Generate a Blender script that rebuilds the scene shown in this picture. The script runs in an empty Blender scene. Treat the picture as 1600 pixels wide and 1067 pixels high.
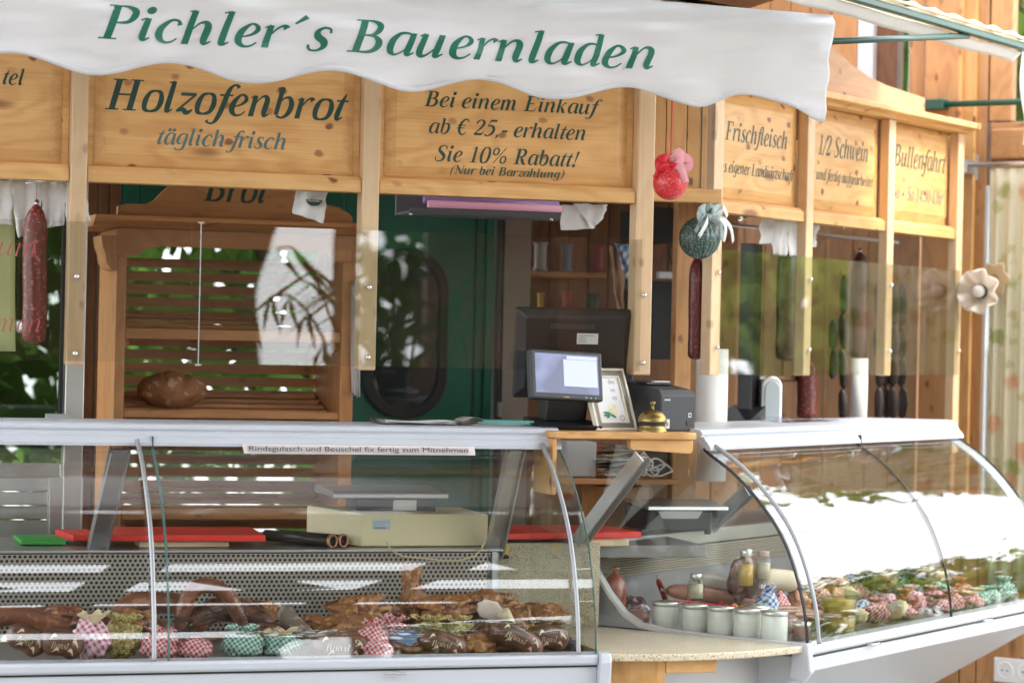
import bpy, math, random
from mathutils import Vector, Matrix, noise
random.seed(7)
sc = bpy.context.scene
COL = sc.collection
PI = math.pi

# ------------------------------------------------------------------ camera, world, sun, exposure
FOC = 3900.0      # focal length in pixels of the 1600 px wide photograph
ROLL = 0.022
EYE = 1.55
cam = bpy.data.cameras.new('camera'); cam_o = bpy.data.objects.new('camera', cam); COL.objects.link(cam_o)
cam.sensor_width = 36; cam.lens = FOC / 1600 * 36
cam.clip_start = 0.05; cam.clip_end = 400
cr, sr = math.cos(ROLL), math.sin(ROLL)
cam_o.matrix_world = Matrix(((cr, -sr, 0, 0), (0, 0, -1, 0), (sr, cr, 0, EYE), (0, 0, 0, 1)))
cam.dof.use_dof = True; cam.dof.focus_distance = 6.45; cam.dof.aperture_fstop = 3.5
sc.camera = cam_o

W = bpy.data.worlds.new('World'); sc.world = W; W.use_nodes = True
nt = W.node_tree; nt.nodes.clear()
sky = nt.nodes.new('ShaderNodeTexSky'); sky.sky_type = 'NISHITA'; sky.sun_disc = False
sky.sun_elevation = math.radians(50); sky.sun_rotation = math.radians(118)
sky.dust_density = 3.0; sky.air_density = 1.3; sky.ozone_density = 1.0
bgn = nt.nodes.new('ShaderNodeBackground'); bgn.inputs[1].default_value = 0.15
# thin high cloud over the whole sky
tc = nt.nodes.new('ShaderNodeTexCoord'); cn = nt.nodes.new('ShaderNodeTexNoise'); cn.inputs['Scale'].default_value = 2.2; cn.inputs['Detail'].default_value = 6
crp = nt.nodes.new('ShaderNodeMapRange'); crp.inputs[1].default_value = .3; crp.inputs[2].default_value = .7; crp.inputs[3].default_value = .62; crp.inputs[4].default_value = .95
mx = nt.nodes.new('ShaderNodeMix'); mx.data_type = 'RGBA'; mx.inputs[7].default_value = (17, 17.6, 18.6, 1)
nt.links.new(tc.outputs['Generated'], cn.inputs['Vector']); nt.links.new(cn.outputs[0], crp.inputs[0]); nt.links.new(crp.outputs[0], mx.inputs[0])
nt.links.new(sky.outputs[0], mx.inputs[6]); nt.links.new(mx.outputs[2], bgn.inputs[0])
wo = nt.nodes.new('ShaderNodeOutputWorld'); nt.links.new(bgn.outputs[0], wo.inputs[0])

sun = bpy.data.lights.new('sun', 'SUN'); sun.energy = 2.3; sun.angle = math.radians(14); sun.color = (1, .97, .94)
so = bpy.data.objects.new('sun', sun); COL.objects.link(so)
az = math.radians(118); el = math.radians(50)
sdir = Vector((math.sin(az) * math.cos(el), math.cos(az) * math.cos(el), math.sin(el)))
so.rotation_euler = (-sdir).to_track_quat('-Z', 'Y').to_euler()
sc.view_settings.view_transform = 'Standard'; sc.view_settings.look = 'None'
sc.view_settings.gamma = 1; sc.view_settings.use_curve_mapping = False
sc.view_settings.exposure = 1.28
sc.cycles.max_bounces = 12; sc.cycles.transparent_max_bounces = 24; sc.cycles.glossy_bounces = 4; sc.cycles.diffuse_bounces = 4
sc.cycles.sample_clamp_indirect = 8; sc.cycles.caustics_reflective = False; sc.cycles.caustics_refractive = False
sc.cycles.use_denoising = True

# ------------------------------------------------------------------ frames: x along a stand, y into it, z up
class Frame:
    def __init__(s, ox, oy, deg):
        s.o = (ox, oy); s.a = math.radians(deg); s.c = math.cos(s.a); s.s = math.sin(s.a)
        s.M = Matrix.Translation((ox, oy, 0)) @ Matrix.Rotation(s.a, 4, 'Z')
    def ray(s, px, py):
        u = px - 800; v = -(py - 533.5)
        return (u * cr - v * sr) / FOC, (u * sr + v * cr) / FOC
    def p(s, px, py, y):               # photo pixel -> (x, z) on the plane at depth y of this stand
        dx, dz = s.ray(px, py); ox = s.o[0] - y * s.s; oy = s.o[1] + y * s.c
        x = (dx * oy - ox) / (s.c - dx * s.s)
        return x, EYE + dz * (oy + x * s.s)
    def e(s, px, py, x):               # photo pixel -> (y, z) on the cross plane at x
        dx, dz = s.ray(px, py); ox = s.o[0] + x * s.c; oy = s.o[1] + x * s.s
        y = (dx * oy - ox) / (-s.s - dx * s.c)
        return y, EYE + dz * (oy + y * s.c)
    def w(s, x, y, z): return s.M @ Vector((x, y, z))
L = Frame(.366, 6.8, 17)       # bread and smoked meat stand
R = Frame(.577, 7.15, 56.5)    # fresh meat stand round the corner
G = Frame(0, 0, 0)

# ------------------------------------------------------------------ materials
MATS = {}
def mat(name, col=(.8, .8, .8), rough=.5, metal=0, spec=.5, bump=0, bscale=40, vary=0, vscale=8, sheen=0, coat=0, sub=0):
    if name in MATS: return MATS[name]
    m = bpy.data.materials.new(name); m.use_nodes = True; n = m.node_tree.nodes; l = m.node_tree.links
    b = n['Principled BSDF']; b.inputs['Base Color'].default_value = (*col, 1); b.inputs['Roughness'].default_value = rough
    b.inputs['Metallic'].default_value = metal; b.inputs['Specular IOR Level'].default_value = spec
    if sheen: b.inputs['Sheen Weight'].default_value = sheen
    if coat: b.inputs['Coat Weight'].default_value = coat
    if sub: b.inputs['Subsurface Weight'].default_value = sub; b.inputs['Subsurface Radius'].default_value = (.02, .01, .006)
    co = n.new('ShaderNodeTexCoord')
    if vary:
        ns = n.new('ShaderNodeTexNoise'); ns.inputs['Scale'].default_value = vscale; ns.inputs['Detail'].default_value = 5
        mr = n.new('ShaderNodeMapRange'); mr.inputs[1].default_value = .25; mr.inputs[2].default_value = .75; mr.inputs[3].default_value = 1 - vary; mr.inputs[4].default_value = 1 + vary
        mu = n.new('ShaderNodeMix'); mu.data_type = 'RGBA'; mu.blend_type = 'MULTIPLY'; mu.inputs[0].default_value = 1; mu.inputs[6].default_value = (*col, 1)
        l.new(co.outputs['Object'], ns.inputs['Vector']); l.new(ns.outputs[0], mr.inputs[0]); l.new(mr.outputs[0], mu.inputs[7]); l.new(mu.outputs[2], b.inputs['Base Color'])
        mr2 = n.new('ShaderNodeMapRange'); mr2.inputs[3].default_value = max(.02, rough - .1); mr2.inputs[4].default_value = min(1, rough + .1)
        l.new(ns.outputs[0], mr2.inputs[0]); l.new(mr2.outputs[0], b.inputs['Roughness'])
    if bump:
        ns2 = n.new('ShaderNodeTexNoise'); ns2.inputs['Scale'].default_value = bscale; ns2.inputs['Detail'].default_value = 4
        bp = n.new('ShaderNodeBump'); bp.inputs['Strength'].default_value = min(1, bump); bp.inputs['Distance'].default_value = .004
        l.new(co.outputs['Object'], ns2.inputs['Vector']); l.new(ns2.outputs[0], bp.inputs['Height']); l.new(bp.outputs[0], b.inputs['Normal'])
    MATS[name] = m; return m

def pine(name, light, dark, axis='x', rough=.42, knots=1.0):
    """varnished softwood: grain lines along one axis, bending round knots"""
    if name in MATS: return MATS[name]
    m = bpy.data.materials.new(name); m.use_nodes = True; n = m.node_tree.nodes; l = m.node_tree.links; b = n['Principled BSDF']
    co = n.new('ShaderNodeTexCoord'); oi = n.new('ShaderNodeObjectInfo')
    sc_ = n.new('ShaderNodeMapping'); k = {'x': (2.2, 7, 7), 'y': (7, 2.2, 7), 'z': (7, 7, 2.2)}[axis]; sc_.inputs['Scale'].default_value = k
    mul = n.new('ShaderNodeVectorMath'); mul.operation = 'SCALE'; mul.inputs[3].default_value = 19.7
    cx = n.new('ShaderNodeCombineXYZ'); l.new(oi.outputs['Random'], cx.inputs[0]); l.new(oi.outputs['Random'], cx.inputs[1]); l.new(oi.outputs['Random'], cx.inputs[2])
    l.new(cx.outputs[0], mul.inputs[0])
    ad = n.new('ShaderNodeVectorMath'); l.new(co.outputs['Object'], sc_.inputs[0]); l.new(sc_.outputs[0], ad.inputs[0]); l.new(mul.outputs[0], ad.inputs[1])
    vo = n.new('ShaderNodeTexVoronoi'); vo.inputs['Scale'].default_value = .95; l.new(ad.outputs[0], vo.inputs['Vector'])
    ns = n.new('ShaderNodeTexNoise'); ns.inputs['Scale'].default_value = .7; ns.inputs['Detail'].default_value = 3; l.new(ad.outputs[0], ns.inputs['Vector'])
    # ring height = noise*a + exp-like dome at the knot
    dm = n.new('ShaderNodeMapRange'); dm.interpolation_type = 'SMOOTHSTEP'; dm.inputs[1].default_value = 0; dm.inputs[2].default_value = .45; dm.inputs[3].default_value = .14; dm.inputs[4].default_value = 0
    l.new(vo.outputs['Distance'], dm.inputs[0])
    s1 = n.new('ShaderNodeMath'); s1.operation = 'ADD'; l.new(ns.outputs[0], s1.inputs[0]); l.new(dm.outputs[0], s1.inputs[1])
    s2 = n.new('ShaderNodeMath'); s2.operation = 'MULTIPLY'; s2.inputs[1].default_value = 60; l.new(s1.outputs[0], s2.inputs[0])
    s3 = n.new('ShaderNodeMath'); s3.operation = 'SINE'; l.new(s2.outputs[0], s3.inputs[0])
    fine = n.new('ShaderNodeTexNoise'); fine.inputs['Scale'].default_value = 30; fine.inputs['Detail'].default_value = 4
    mp2 = n.new('ShaderNodeMapping'); mp2.inputs['Scale'].default_value = {'x': (.06, 1, 1), 'y': (1, .06, 1), 'z': (1, 1, .06)}[axis]
    l.new(ad.outputs[0], mp2.inputs[0]); l.new(mp2.outputs[0], fine.inputs['Vector'])
    r1 = n.new('ShaderNodeMapRange'); r1.inputs[1].default_value = -.6; r1.inputs[2].default_value = 1.0; r1.inputs[3].default_value = 0; r1.inputs[4].default_value = .36; l.new(s3.outputs[0], r1.inputs[0])
    r2 = n.new('ShaderNodeMapRange'); r2.inputs[1].default_value = .35; r2.inputs[2].default_value = .7; r2.inputs[3].default_value = 0; r2.inputs[4].default_value = .35; l.new(fine.outputs[0], r2.inputs[0])
    big = n.new('ShaderNodeTexNoise'); big.inputs['Scale'].default_value = .5; l.new(ad.outputs[0], big.inputs['Vector'])
    r3 = n.new('ShaderNodeMapRange'); r3.inputs[1].default_value = .35; r3.inputs[2].default_value = .7; r3.inputs[3].default_value = -.1; r3.inputs[4].default_value = .3; l.new(big.outputs[0], r3.inputs[0])
    a1 = n.new('ShaderNodeMath'); a1.operation = 'ADD'; l.new(r1.outputs[0], a1.inputs[0]); l.new(r2.outputs[0], a1.inputs[1])
    a2 = n.new('ShaderNodeMath'); a2.operation = 'ADD'; a2.use_clamp = True; l.new(a1.outputs[0], a2.inputs[0]); l.new(r3.outputs[0], a2.inputs[1])
    m1 = n.new('ShaderNodeMix'); m1.data_type = 'RGBA'; m1.inputs[6].default_value = (*light, 1); m1.inputs[7].default_value = (*dark, 1); l.new(a2.outputs[0], m1.inputs[0])
    kn = n.new('ShaderNodeMapRange'); kn.interpolation_type = 'SMOOTHSTEP'; kn.inputs[1].default_value = .055; kn.inputs[2].default_value = .14; kn.inputs[3].default_value = .85 * knots; kn.inputs[4].default_value = 0
    l.new(vo.outputs['Distance'], kn.inputs[0])
    m2 = n.new('ShaderNodeMix'); m2.data_type = 'RGBA'; m2.inputs[7].default_value = (dark[0] * .38, dark[1] * .24, dark[2] * .2, 1)
    l.new(kn.outputs[0], m2.inputs[0]); l.new(m1.outputs[2], m2.inputs[6])
    spx = n.new('ShaderNodeSeparateXYZ'); l.new(co.outputs['Object'], spx.inputs[0]); uu = n.new('ShaderNodeMath'); uu.operation = 'ADD'; l.new(spx.outputs[0], uu.inputs[0]); l.new(spx.outputs[1], uu.inputs[1])
    cb_ = n.new('ShaderNodeCombineXYZ'); l.new(uu.outputs[0], cb_.inputs[0]); l.new(spx.outputs[2], cb_.inputs[1])
    k2 = n.new('ShaderNodeMapping'); k2.inputs['Scale'].default_value = (8, 11, 1) if axis == 'x' else (12, 7, 1); l.new(cb_.outputs[0], k2.inputs[0])
    ad2 = n.new('ShaderNodeVectorMath'); l.new(k2.outputs[0], ad2.inputs[0]); l.new(mul.outputs[0], ad2.inputs[1])
    wob = n.new('ShaderNodeTexNoise'); wob.inputs['Scale'].default_value = 5; l.new(ad2.outputs[0], wob.inputs['Vector'])
    ad3 = n.new('ShaderNodeVectorMath'); ad3.operation = 'MULTIPLY_ADD'; ad3.inputs[1].default_value = (.12, .12, 0); l.new(wob.outputs['Color'], ad3.inputs[0]); l.new(ad2.outputs[0], ad3.inputs[2])
    v2 = n.new('ShaderNodeTexVoronoi'); v2.voronoi_dimensions = '2D'; v2.inputs['Scale'].default_value = 1; l.new(ad3.outputs[0], v2.inputs['Vector'])
    sc3 = n.new('ShaderNodeSeparateColor'); l.new(v2.outputs['Color'], sc3.inputs[0])
    gt = n.new('ShaderNodeMapRange'); gt.inputs[1].default_value = .35; gt.inputs[2].default_value = .8; gt.inputs[3].default_value = 0; gt.inputs[4].default_value = .95 * knots; l.new(sc3.outputs[0], gt.inputs[0])
    kd = n.new('ShaderNodeMapRange'); kd.interpolation_type = 'SMOOTHSTEP'; kd.inputs[1].default_value = .05; kd.inputs[2].default_value = .13; kd.inputs[3].default_value = 1; kd.inputs[4].default_value = 0; l.new(v2.outputs['Distance'], kd.inputs[0])
    km = n.new('ShaderNodeMath'); km.operation = 'MULTIPLY'; l.new(kd.outputs[0], km.inputs[0]); l.new(gt.outputs[0], km.inputs[1])
    m3 = n.new('ShaderNodeMix'); m3.data_type = 'RGBA'; m3.inputs[7].default_value = (dark[0] * .32, dark[1] * .18, dark[2] * .2, 1); l.new(km.outputs[0], m3.inputs[0]); l.new(m2.outputs[2], m3.inputs[6])
    m2 = m3
    hv = n.new('ShaderNodeHueSaturation'); vr = n.new('ShaderNodeMapRange'); vr.inputs[3].default_value = .86; vr.inputs[4].default_value = 1.1; l.new(oi.outputs['Random'], vr.inputs[0]); l.new(vr.outputs[0], hv.inputs['Value'])
    l.new(m2.outputs[2], hv.inputs['Color']); l.new(hv.outputs[0], b.inputs['Base Color'])
    b.inputs['Roughness'].default_value = rough
    bp = n.new('ShaderNodeBump'); bp.inputs['Strength'].default_value = .25; bp.inputs['Distance'].default_value = .001; l.new(a2.outputs[0], bp.inputs['Height']); l.new(bp.outputs[0], b.inputs['Normal'])
    MATS[name] = m; return m

def glass(name, tint=(.95, .98, .97), ior=1.5, wave=0.0, wscale=4, rough=0.0, mirror=0):
    """clear pane: see-through with a Fresnel reflection on each face"""
    m = bpy.data.materials.new(name); m.use_nodes = True; n = m.node_tree.nodes; l = m.node_tree.links; n.clear()
    o = n.new('ShaderNodeOutputMaterial'); t = n.new('ShaderNodeBsdfTransparent'); t.inputs[0].default_value = (*tint, 1)
    g = n.new('ShaderNodeBsdfGlossy'); g.inputs['Roughness'].default_value = rough
    ge = n.new('ShaderNodeNewGeometry'); mi = n.new('ShaderNodeMix'); mi.inputs[2].default_value = ior; mi.inputs[3].default_value = 1 / ior
    fr = n.new('ShaderNodeFresnel'); l.new(ge.outputs['Backfacing'], mi.inputs[0]); l.new(mi.outputs[0], fr.inputs['IOR'])
    ms = n.new('ShaderNodeMixShader'); l.new(fr.outputs[0], ms.inputs[0]); l.new(t.outputs[0], ms.inputs[1]); l.new(g.outputs[0], ms.inputs[2]); l.new(ms.outputs[0], o.inputs[0])
    if wave:
        co = n.new('ShaderNodeTexCoord'); mp = n.new('ShaderNodeMapping'); mp.inputs['Scale'].default_value = (1, 1, 3.0)
        ns = n.new('ShaderNodeTexNoise'); ns.inputs['Scale'].default_value = wscale; ns.inputs['Detail'].default_value = 2
        bp = n.new('ShaderNodeBump'); bp.inputs['Strength'].default_value = 1; bp.inputs['Distance'].default_value = wave
        l.new(co.outputs['Object'], mp.inputs[0]); l.new(mp.outputs[0], ns.inputs['Vector']); l.new(ns.outputs[0], bp.inputs['Height']); l.new(bp.outputs[0], g.inputs['Normal'])
    MATS[name] = m; return m

def checker(name, c1, c2, scale=60, c0=(.8, .78, .76)):
    """woven gingham: two crossing bands of stripes"""
    m = bpy.data.materials.new(name); m.use_nodes = True; n = m.node_tree.nodes; l = m.node_tree.links; b = n['Principled BSDF']; b.inputs['Roughness'].default_value = .85
    co = n.new('ShaderNodeTexCoord'); mp = n.new('ShaderNodeMapping'); mp.inputs['Rotation'].default_value = (.6, .5, .3); l.new(co.outputs['Object'], mp.inputs[0])
    sp = n.new('ShaderNodeSeparateXYZ'); l.new(mp.outputs[0], sp.inputs[0]); outs = []
    for i in (0, 2):
        a = n.new('ShaderNodeMath'); a.operation = 'MULTIPLY'; a.inputs[1].default_value = scale; l.new(sp.outputs[i], a.inputs[0])
        f = n.new('ShaderNodeMath'); f.operation = 'FRACT'; l.new(a.outputs[0], f.inputs[0])
        g = n.new('ShaderNodeMath'); g.operation = 'GREATER_THAN'; g.inputs[1].default_value = .5; l.new(f.outputs[0], g.inputs[0]); outs.append(g)
    s = n.new('ShaderNodeMath'); s.operation = 'ADD'; l.new(outs[0].outputs[0], s.inputs[0]); l.new(outs[1].outputs[0], s.inputs[1])
    h = n.new('ShaderNodeMath'); h.operation = 'MULTIPLY'; h.inputs[1].default_value = .5; l.new(s.outputs[0], h.inputs[0])
    r = n.new('ShaderNodeValToRGB'); r.color_ramp.elements[0].color = (*c0, 1); r.color_ramp.elements[1].color = (*c1, 1); e = r.color_ramp.elements.new(.5); e.color = (*c2, 1)
    l.new(h.outputs[0], r.inputs[0]); l.new(r.outputs[0], b.inputs['Base Color']); MATS[name] = m; return m

def speckle(name, base, spots, scale=260, thr=.36, rough=.35, coat=0, bump=0, scale2=0, spots2=None, spec=.5):
    """ground colour with small flecks of another"""
    if name in MATS: return MATS[name]
    m = bpy.data.materials.new(name); m.use_nodes = True; n = m.node_tree.nodes; l = m.node_tree.links; b = n['Principled BSDF']
    b.inputs['Roughness'].default_value = rough; b.inputs['Coat Weight'].default_value = coat; b.inputs['Specular IOR Level'].default_value = spec
    co = n.new('ShaderNodeTexCoord'); prev = None
    big = n.new('ShaderNodeTexNoise'); big.inputs['Scale'].default_value = 9; big.inputs['Detail'].default_value = 4; l.new(co.outputs['Object'], big.inputs['Vector'])
    mb = n.new('ShaderNodeMix'); mb.data_type = 'RGBA'; mb.inputs[6].default_value = (*[c * .72 for c in base], 1); mb.inputs[7].default_value = (*[min(1, c * 1.25) for c in base], 1)
    l.new(big.outputs[0], mb.inputs[0]); cur = mb.outputs[2]
    for sc2, sp in ((scale, spots), (scale2, spots2)):
        if not sp: continue
        ns = n.new('ShaderNodeTexNoise'); ns.inputs['Scale'].default_value = sc2; ns.inputs['Detail'].default_value = 2; l.new(co.outputs['Object'], ns.inputs['Vector'])
        mr = n.new('ShaderNodeMapRange'); mr.inputs[1].default_value = thr; mr.inputs[2].default_value = thr + .06; mr.inputs[3].default_value = 1; mr.inputs[4].default_value = 0; l.new(ns.outputs[0], mr.inputs[0])
        mm = n.new('ShaderNodeMix'); mm.data_type = 'RGBA'; l.new(mr.outputs[0], mm.inputs[0]); l.new(cur, mm.inputs[6]); mm.inputs[7].default_value = (*sp, 1); cur = mm.outputs[2]
    l.new(cur, b.inputs['Base Color'])
    if bump:
        ns = n.new('ShaderNodeTexNoise'); ns.inputs['Scale'].default_value = 45; ns.inputs['Detail'].default_value = 5; l.new(co.outputs['Object'], ns.inputs['Vector'])
        bp = n.new('ShaderNodeBump'); bp.inputs['Strength'].default_value = bump; bp.inputs['Distance'].default_value = .006; l.new(ns.outputs[0], bp.inputs['Height']); l.new(bp.outputs[0], b.inputs['Normal'])
    MATS[name] = m; return m

def cloth(name, col, trans=.35, rough=.9, crease=0.0, cscale=6):
    m = bpy.data.materials.new(name); m.use_nodes = True; n = m.node_tree.nodes; l = m.node_tree.links; n.clear()
    o = n.new('ShaderNodeOutputMaterial'); d = n.new('ShaderNodeBsdfDiffuse'); t = n.new('ShaderNodeBsdfTranslucent'); ms = n.new('ShaderNodeMixShader'); ms.inputs[0].default_value = trans
    d.inputs[0].default_value = (*col, 1); t.inputs[0].default_value = (*col, 1)
    l.new(d.outputs[0], ms.inputs[1]); l.new(t.outputs[0], ms.inputs[2]); l.new(ms.outputs[0], o.inputs[0])
    if crease:
        co = n.new('ShaderNodeTexCoord'); mp = n.new('ShaderNodeMapping'); mp.inputs['Scale'].default_value = (1, 1, 2.6); mp.inputs['Rotation'].default_value = (0, .15, 0)
        ns = n.new('ShaderNodeTexNoise'); ns.inputs['Scale'].default_value = cscale; ns.inputs['Detail'].default_value = 5; ns.inputs['Distortion'].default_value = .6
        bp = n.new('ShaderNodeBump'); bp.inputs['Strength'].default_value = .9; bp.inputs['Distance'].default_value = crease
        l.new(co.outputs['Object'], mp.inputs[0]); l.new(mp.outputs[0], ns.inputs['Vector']); l.new(ns.outputs[0], bp.inputs['Height']); l.new(bp.outputs[0], d.inputs['Normal'])
    MATS[name] = m; return m

pl, pd = (.72, .42, .16), (.52, .25, .068)
PX = pine('pine_lengthwise', pl, pd, 'x'); PZ = pine('pine_upright', pl, pd, 'z'); PY = pine('pine_crosswise', pl, pd, 'y')
POSTM = pine('pale_post_wood', (.68, .48, .29), (.58, .38, .20), 'z', .35, .5)
CABM = pine('shelf_pine', (.50, .235, .085), (.34, .14, .045), 'x', .4, .5); CABZ = pine('shelf_pine_upright', (.50, .235, .085), (.34, .14, .045), 'z', .4, .5)
WALLM = pine('wall_pine', (.50, .26, .10), (.34, .15, .055), 'z', .45, .7); WALLX = pine('wall_pine_rail', (.48, .25, .10), (.32, .14, .05), 'x', .45, .6)
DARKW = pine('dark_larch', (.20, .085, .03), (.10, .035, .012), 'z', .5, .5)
GREENL = mat('dark_green_letters', (.006, .045, .03), .45)
GREENT = mat('green_cloth_paint', (.008, .15, .09), .4)
GREENM = mat('green_enamel_tube', (.008, .06, .04), .35)
DOORG = mat('green_door_paint', (.0, .105, .06), .38, vary=.2, vscale=3)
DOORG2 = mat('pale_green_trim', (.05, .2, .13), .4)
ALU = mat('white_lacquered_aluminium', (.56, .585, .63), .35, .0, .6, vary=.04, vscale=4)
ALUD = mat('brushed_aluminium', (.58, .58, .58), .32, .9, vary=.08, vscale=6)
GREYP = mat('grey_coated_steel', (.42, .42, .42), .45, .3, vary=.06)
STEEL = mat('stainless_steel', (.50, .48, .45), .33, .85, vary=.1, vscale=5)
CHROME = mat('screw_steel', (.7, .7, .7), .2, 1)
BLACK = mat('black_plastic', (.012, .012, .014), .32, bump=.15, bscale=500)
DKGREY = mat('anthracite_plastic', (.03, .032, .036), .42, bump=.15, bscale=400)
RUBBER = mat('black_rubber', (.01, .01, .01), .6)
WHITEP = mat('white_paper', (.80, .79, .78), .8, vary=.03, vscale=20)
CREAM = mat('cream_enamel', (.78, .68, .42), .4, vary=.06, vscale=7)
REDB = mat('red_plastic_board', (.82, .045, .03), .45, vary=.08, vscale=15, bump=.1, bscale=200)
PALEB = mat('pale_wood_block', (.75, .58, .38), .6, vary=.05)
STONE = speckle('speckled_cream_laminate', (.66, .56, .38), (.34, .24, .13), 190, .40, .3, 0, 0, 420, (.8, .74, .6))
STONE2 = speckle('grainy_beige_board', (.50, .44, .30), (.25, .2, .12), 240, .42, .6, 0, 0, 500, (.66, .6, .46))
BRASS = mat('aged_brass', (.30, .22, .075), .38, 1, vary=.25, vscale=25)
FABRIC = cloth('white_awning_cloth', (.93, .93, .94), .5, crease=.006, cscale=4.5)
FABRIC2 = cloth('cream_awning_cloth', (.82, .78, .66), .5, crease=.006)
CURTM = None
PANE = glass('window_glass', (.9, .93, .92))
ACRYL = glass('acrylic_sheet', (.965, .972, .955), 1.7, wave=.00025, wscale=1.8)
CGL = glass('curved_case_glass', (.965, .98, .97), 1.66, wave=.0007, wscale=1.6)
CGL2 = glass('curved_case_glass_wavy', (.965, .98, .97), 1.62, wave=.0035, wscale=2.8)
ENDG = glass('case_end_glass', (.96, .975, .965), 1.5)
EDGEG = mat('glass_edge', (.10, .22, .19), .15, spec=.8)
EDGED = mat('black_edge_seal', (.012, .014, .014), .35)
CLEAR = glass('clear_plastic', (.88, .88, .9), 1.5, wave=.003, wscale=30, rough=.05)

# ------------------------------------------------------------------ mesh builder
class MB:
    def __init__(s): s.v = []; s.f = []; s.sm = []
    def add(s, vs, fs, smooth=False):
        o = len(s.v); s.v += [tuple(v) for v in vs]; s.f += [tuple(i + o for i in f) for f in fs]; s.sm += [smooth] * len(fs); return s
    def box(s, x0, x1, y0, y1, z0, z1):
        if x0 > x1: x0, x1 = x1, x0
        if y0 > y1: y0, y1 = y1, y0
        if z0 > z1: z0, z1 = z1, z0
        return s.add([(x0, y0, z0), (x1, y0, z0), (x1, y1, z0), (x0, y1, z0), (x0, y0, z1), (x1, y0, z1), (x1, y1, z1), (x0, y1, z1)],
                     [(0, 3, 2, 1), (4, 5, 6, 7), (0, 1, 5, 4), (1, 2, 6, 5), (2, 3, 7, 6), (3, 0, 4, 7)])
    def prism(s, prof, a0, a1, axis='x', smooth=False):
        """closed outline extruded along an axis; outline pairs are the two other axes in x,y,z order"""
        n = len(prof); P = []
        for a in (a0, a1):
            for (p, q) in prof: P.append({'x': (a, p, q), 'y': (p, a, q), 'z': (p, q, a)}[axis])
        F = [(i, (i + 1) % n, n + (i + 1) % n, n + i) for i in range(n)]
        s.add(P, F, smooth); o = len(s.v) - 2 * n
        s.f += [tuple(o + i for i in reversed(range(n))), tuple(o + n + i for i in range(n))]; s.sm += [False, False]; return s
    def tube(s, pts, r, n=10, caps=True, flat=1.0, smooth=True):
        pts = [Vector(p) for p in pts]; m = len(pts); rs = r if isinstance(r, (list, tuple)) else [r] * m
        V = []; up = None
        for i, p in enumerate(pts):
            t = (pts[min(i + 1, m - 1)] - pts[max(i - 1, 0)]).normalized()
            if up is None: up = Vector((0, 0, 1)) if abs(t.z) < .9 else Vector((0, 1, 0))
            a = t.cross(up)
            if a.length < 1e-4: a = t.cross(Vector((1, 0, .1)))
            a.normalize(); b = a.cross(t).normalized(); up = b
            for k in range(n):
                th = 2 * PI * k / n; V.append(p + a * math.cos(th) * rs[i] + b * math.sin(th) * rs[i] * flat)
        F = [(i * n + k, i * n + (k + 1) % n, (i + 1) * n + (k + 1) % n, (i + 1) * n + k) for i in range(m - 1) for k in range(n)]
        s.add(V, F, smooth); o = len(s.v) - m * n
        if caps: s.f += [tuple(o + k for k in reversed(range(n))), tuple(o + (m - 1) * n + k for k in range(n))]; s.sm += [False, False]
        return s
    def lathe(s, prof, c, n=24, axis='z', smooth=True):
        V = []; m = len(prof)
        for (r, h) in prof:
            for k in range(n):
                th = 2 * PI * k / n; a, b = r * math.cos(th), r * math.sin(th)
                V.append({'z': (c[0] + a, c[1] + b, c[2] + h), 'y': (c[0] + a, c[1] + h, c[2] + b), 'x': (c[0] + h, c[1] + a, c[2] + b)}[axis])
        F = [(i * n + k, i * n + (k + 1) % n, (i + 1) * n + (k + 1) % n, (i + 1) * n + k) for i in range(m - 1) for k in range(n)]
        s.add(V, F, smooth); return s
    def grid(s, fn, nu, nv, smooth=True):
        V = [fn(i / nu, j / nv) for j in range(nv + 1) for i in range(nu + 1)]
        F = [(j * (nu + 1) + i, j * (nu + 1) + i + 1, (j + 1) * (nu + 1) + i + 1, (j + 1) * (nu + 1) + i) for j in range(nv) for i in range(nu)]
        return s.add(V, F, smooth)
    def blob(s, c, r, amp=.12, freq=2.0, seed=0, nu=28, nv=18, rot=0):
        """closed lumpy ellipsoid"""
        V = []; ca, sa = math.cos(rot), math.sin(rot)
        for j in range(nv + 1):
            ph = PI * j / nv
            for i in range(nu):
                th = 2 * PI * i / nu; d = Vector((math.sin(ph) * math.cos(th), math.sin(ph) * math.sin(th), math.cos(ph)))
                k = 1 + amp * noise.noise(d * freq + Vector((seed * 3.7, seed, 0))) * 2
                x, y, z = d.x * r[0] * k, d.y * r[1] * k, d.z * r[2] * k
                V.append((c[0] + x * ca - y * sa, c[1] + x * sa + y * ca, c[2] + z))
        F = [(j * nu + i, j * nu + (i + 1) % nu, (j + 1) * nu + (i + 1) % nu, (j + 1) * nu + i) for j in range(nv) for i in range(nu)]
        F = [tuple(reversed(f)) for f in F]
        return s.add(V, F, True)
    def build(s, name, m, parent=None, frame=None, bevel=0, solid=0, kind=None, sub=0):
        me = bpy.data.meshes.new(name); base = BASE.get(parent.name, (Vector(), G)) if parent else (Vector(), frame or G)
        b = base[0]
        me.from_pydata([(v[0] - b.x, v[1] - b.y, v[2] - b.z) for v in s.v], [], s.f); me.materials.append(m)
        me.polygons.foreach_set('use_smooth', s.sm); me.update()
        o = bpy.data.objects.new(name, me); COL.objects.link(o)
        if parent: o.parent = parent; BASE[o.name] = base
        elif frame: o.matrix_world = frame.M
        if solid:
            md = o.modifiers.new('thickness', 'SOLIDIFY'); md.thickness = solid; md.offset = 0
        if bevel:
            md = o.modifiers.new('bevel', 'BEVEL'); md.width = bevel; md.segments = 2; md.limit_method = 'ANGLE'; md.angle_limit = math.radians(40)
        if sub:
            md = o.modifiers.new('sub', 'SUBSURF'); md.levels = sub; md.render_levels = sub
        if kind: o['kind'] = kind
        return o
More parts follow.
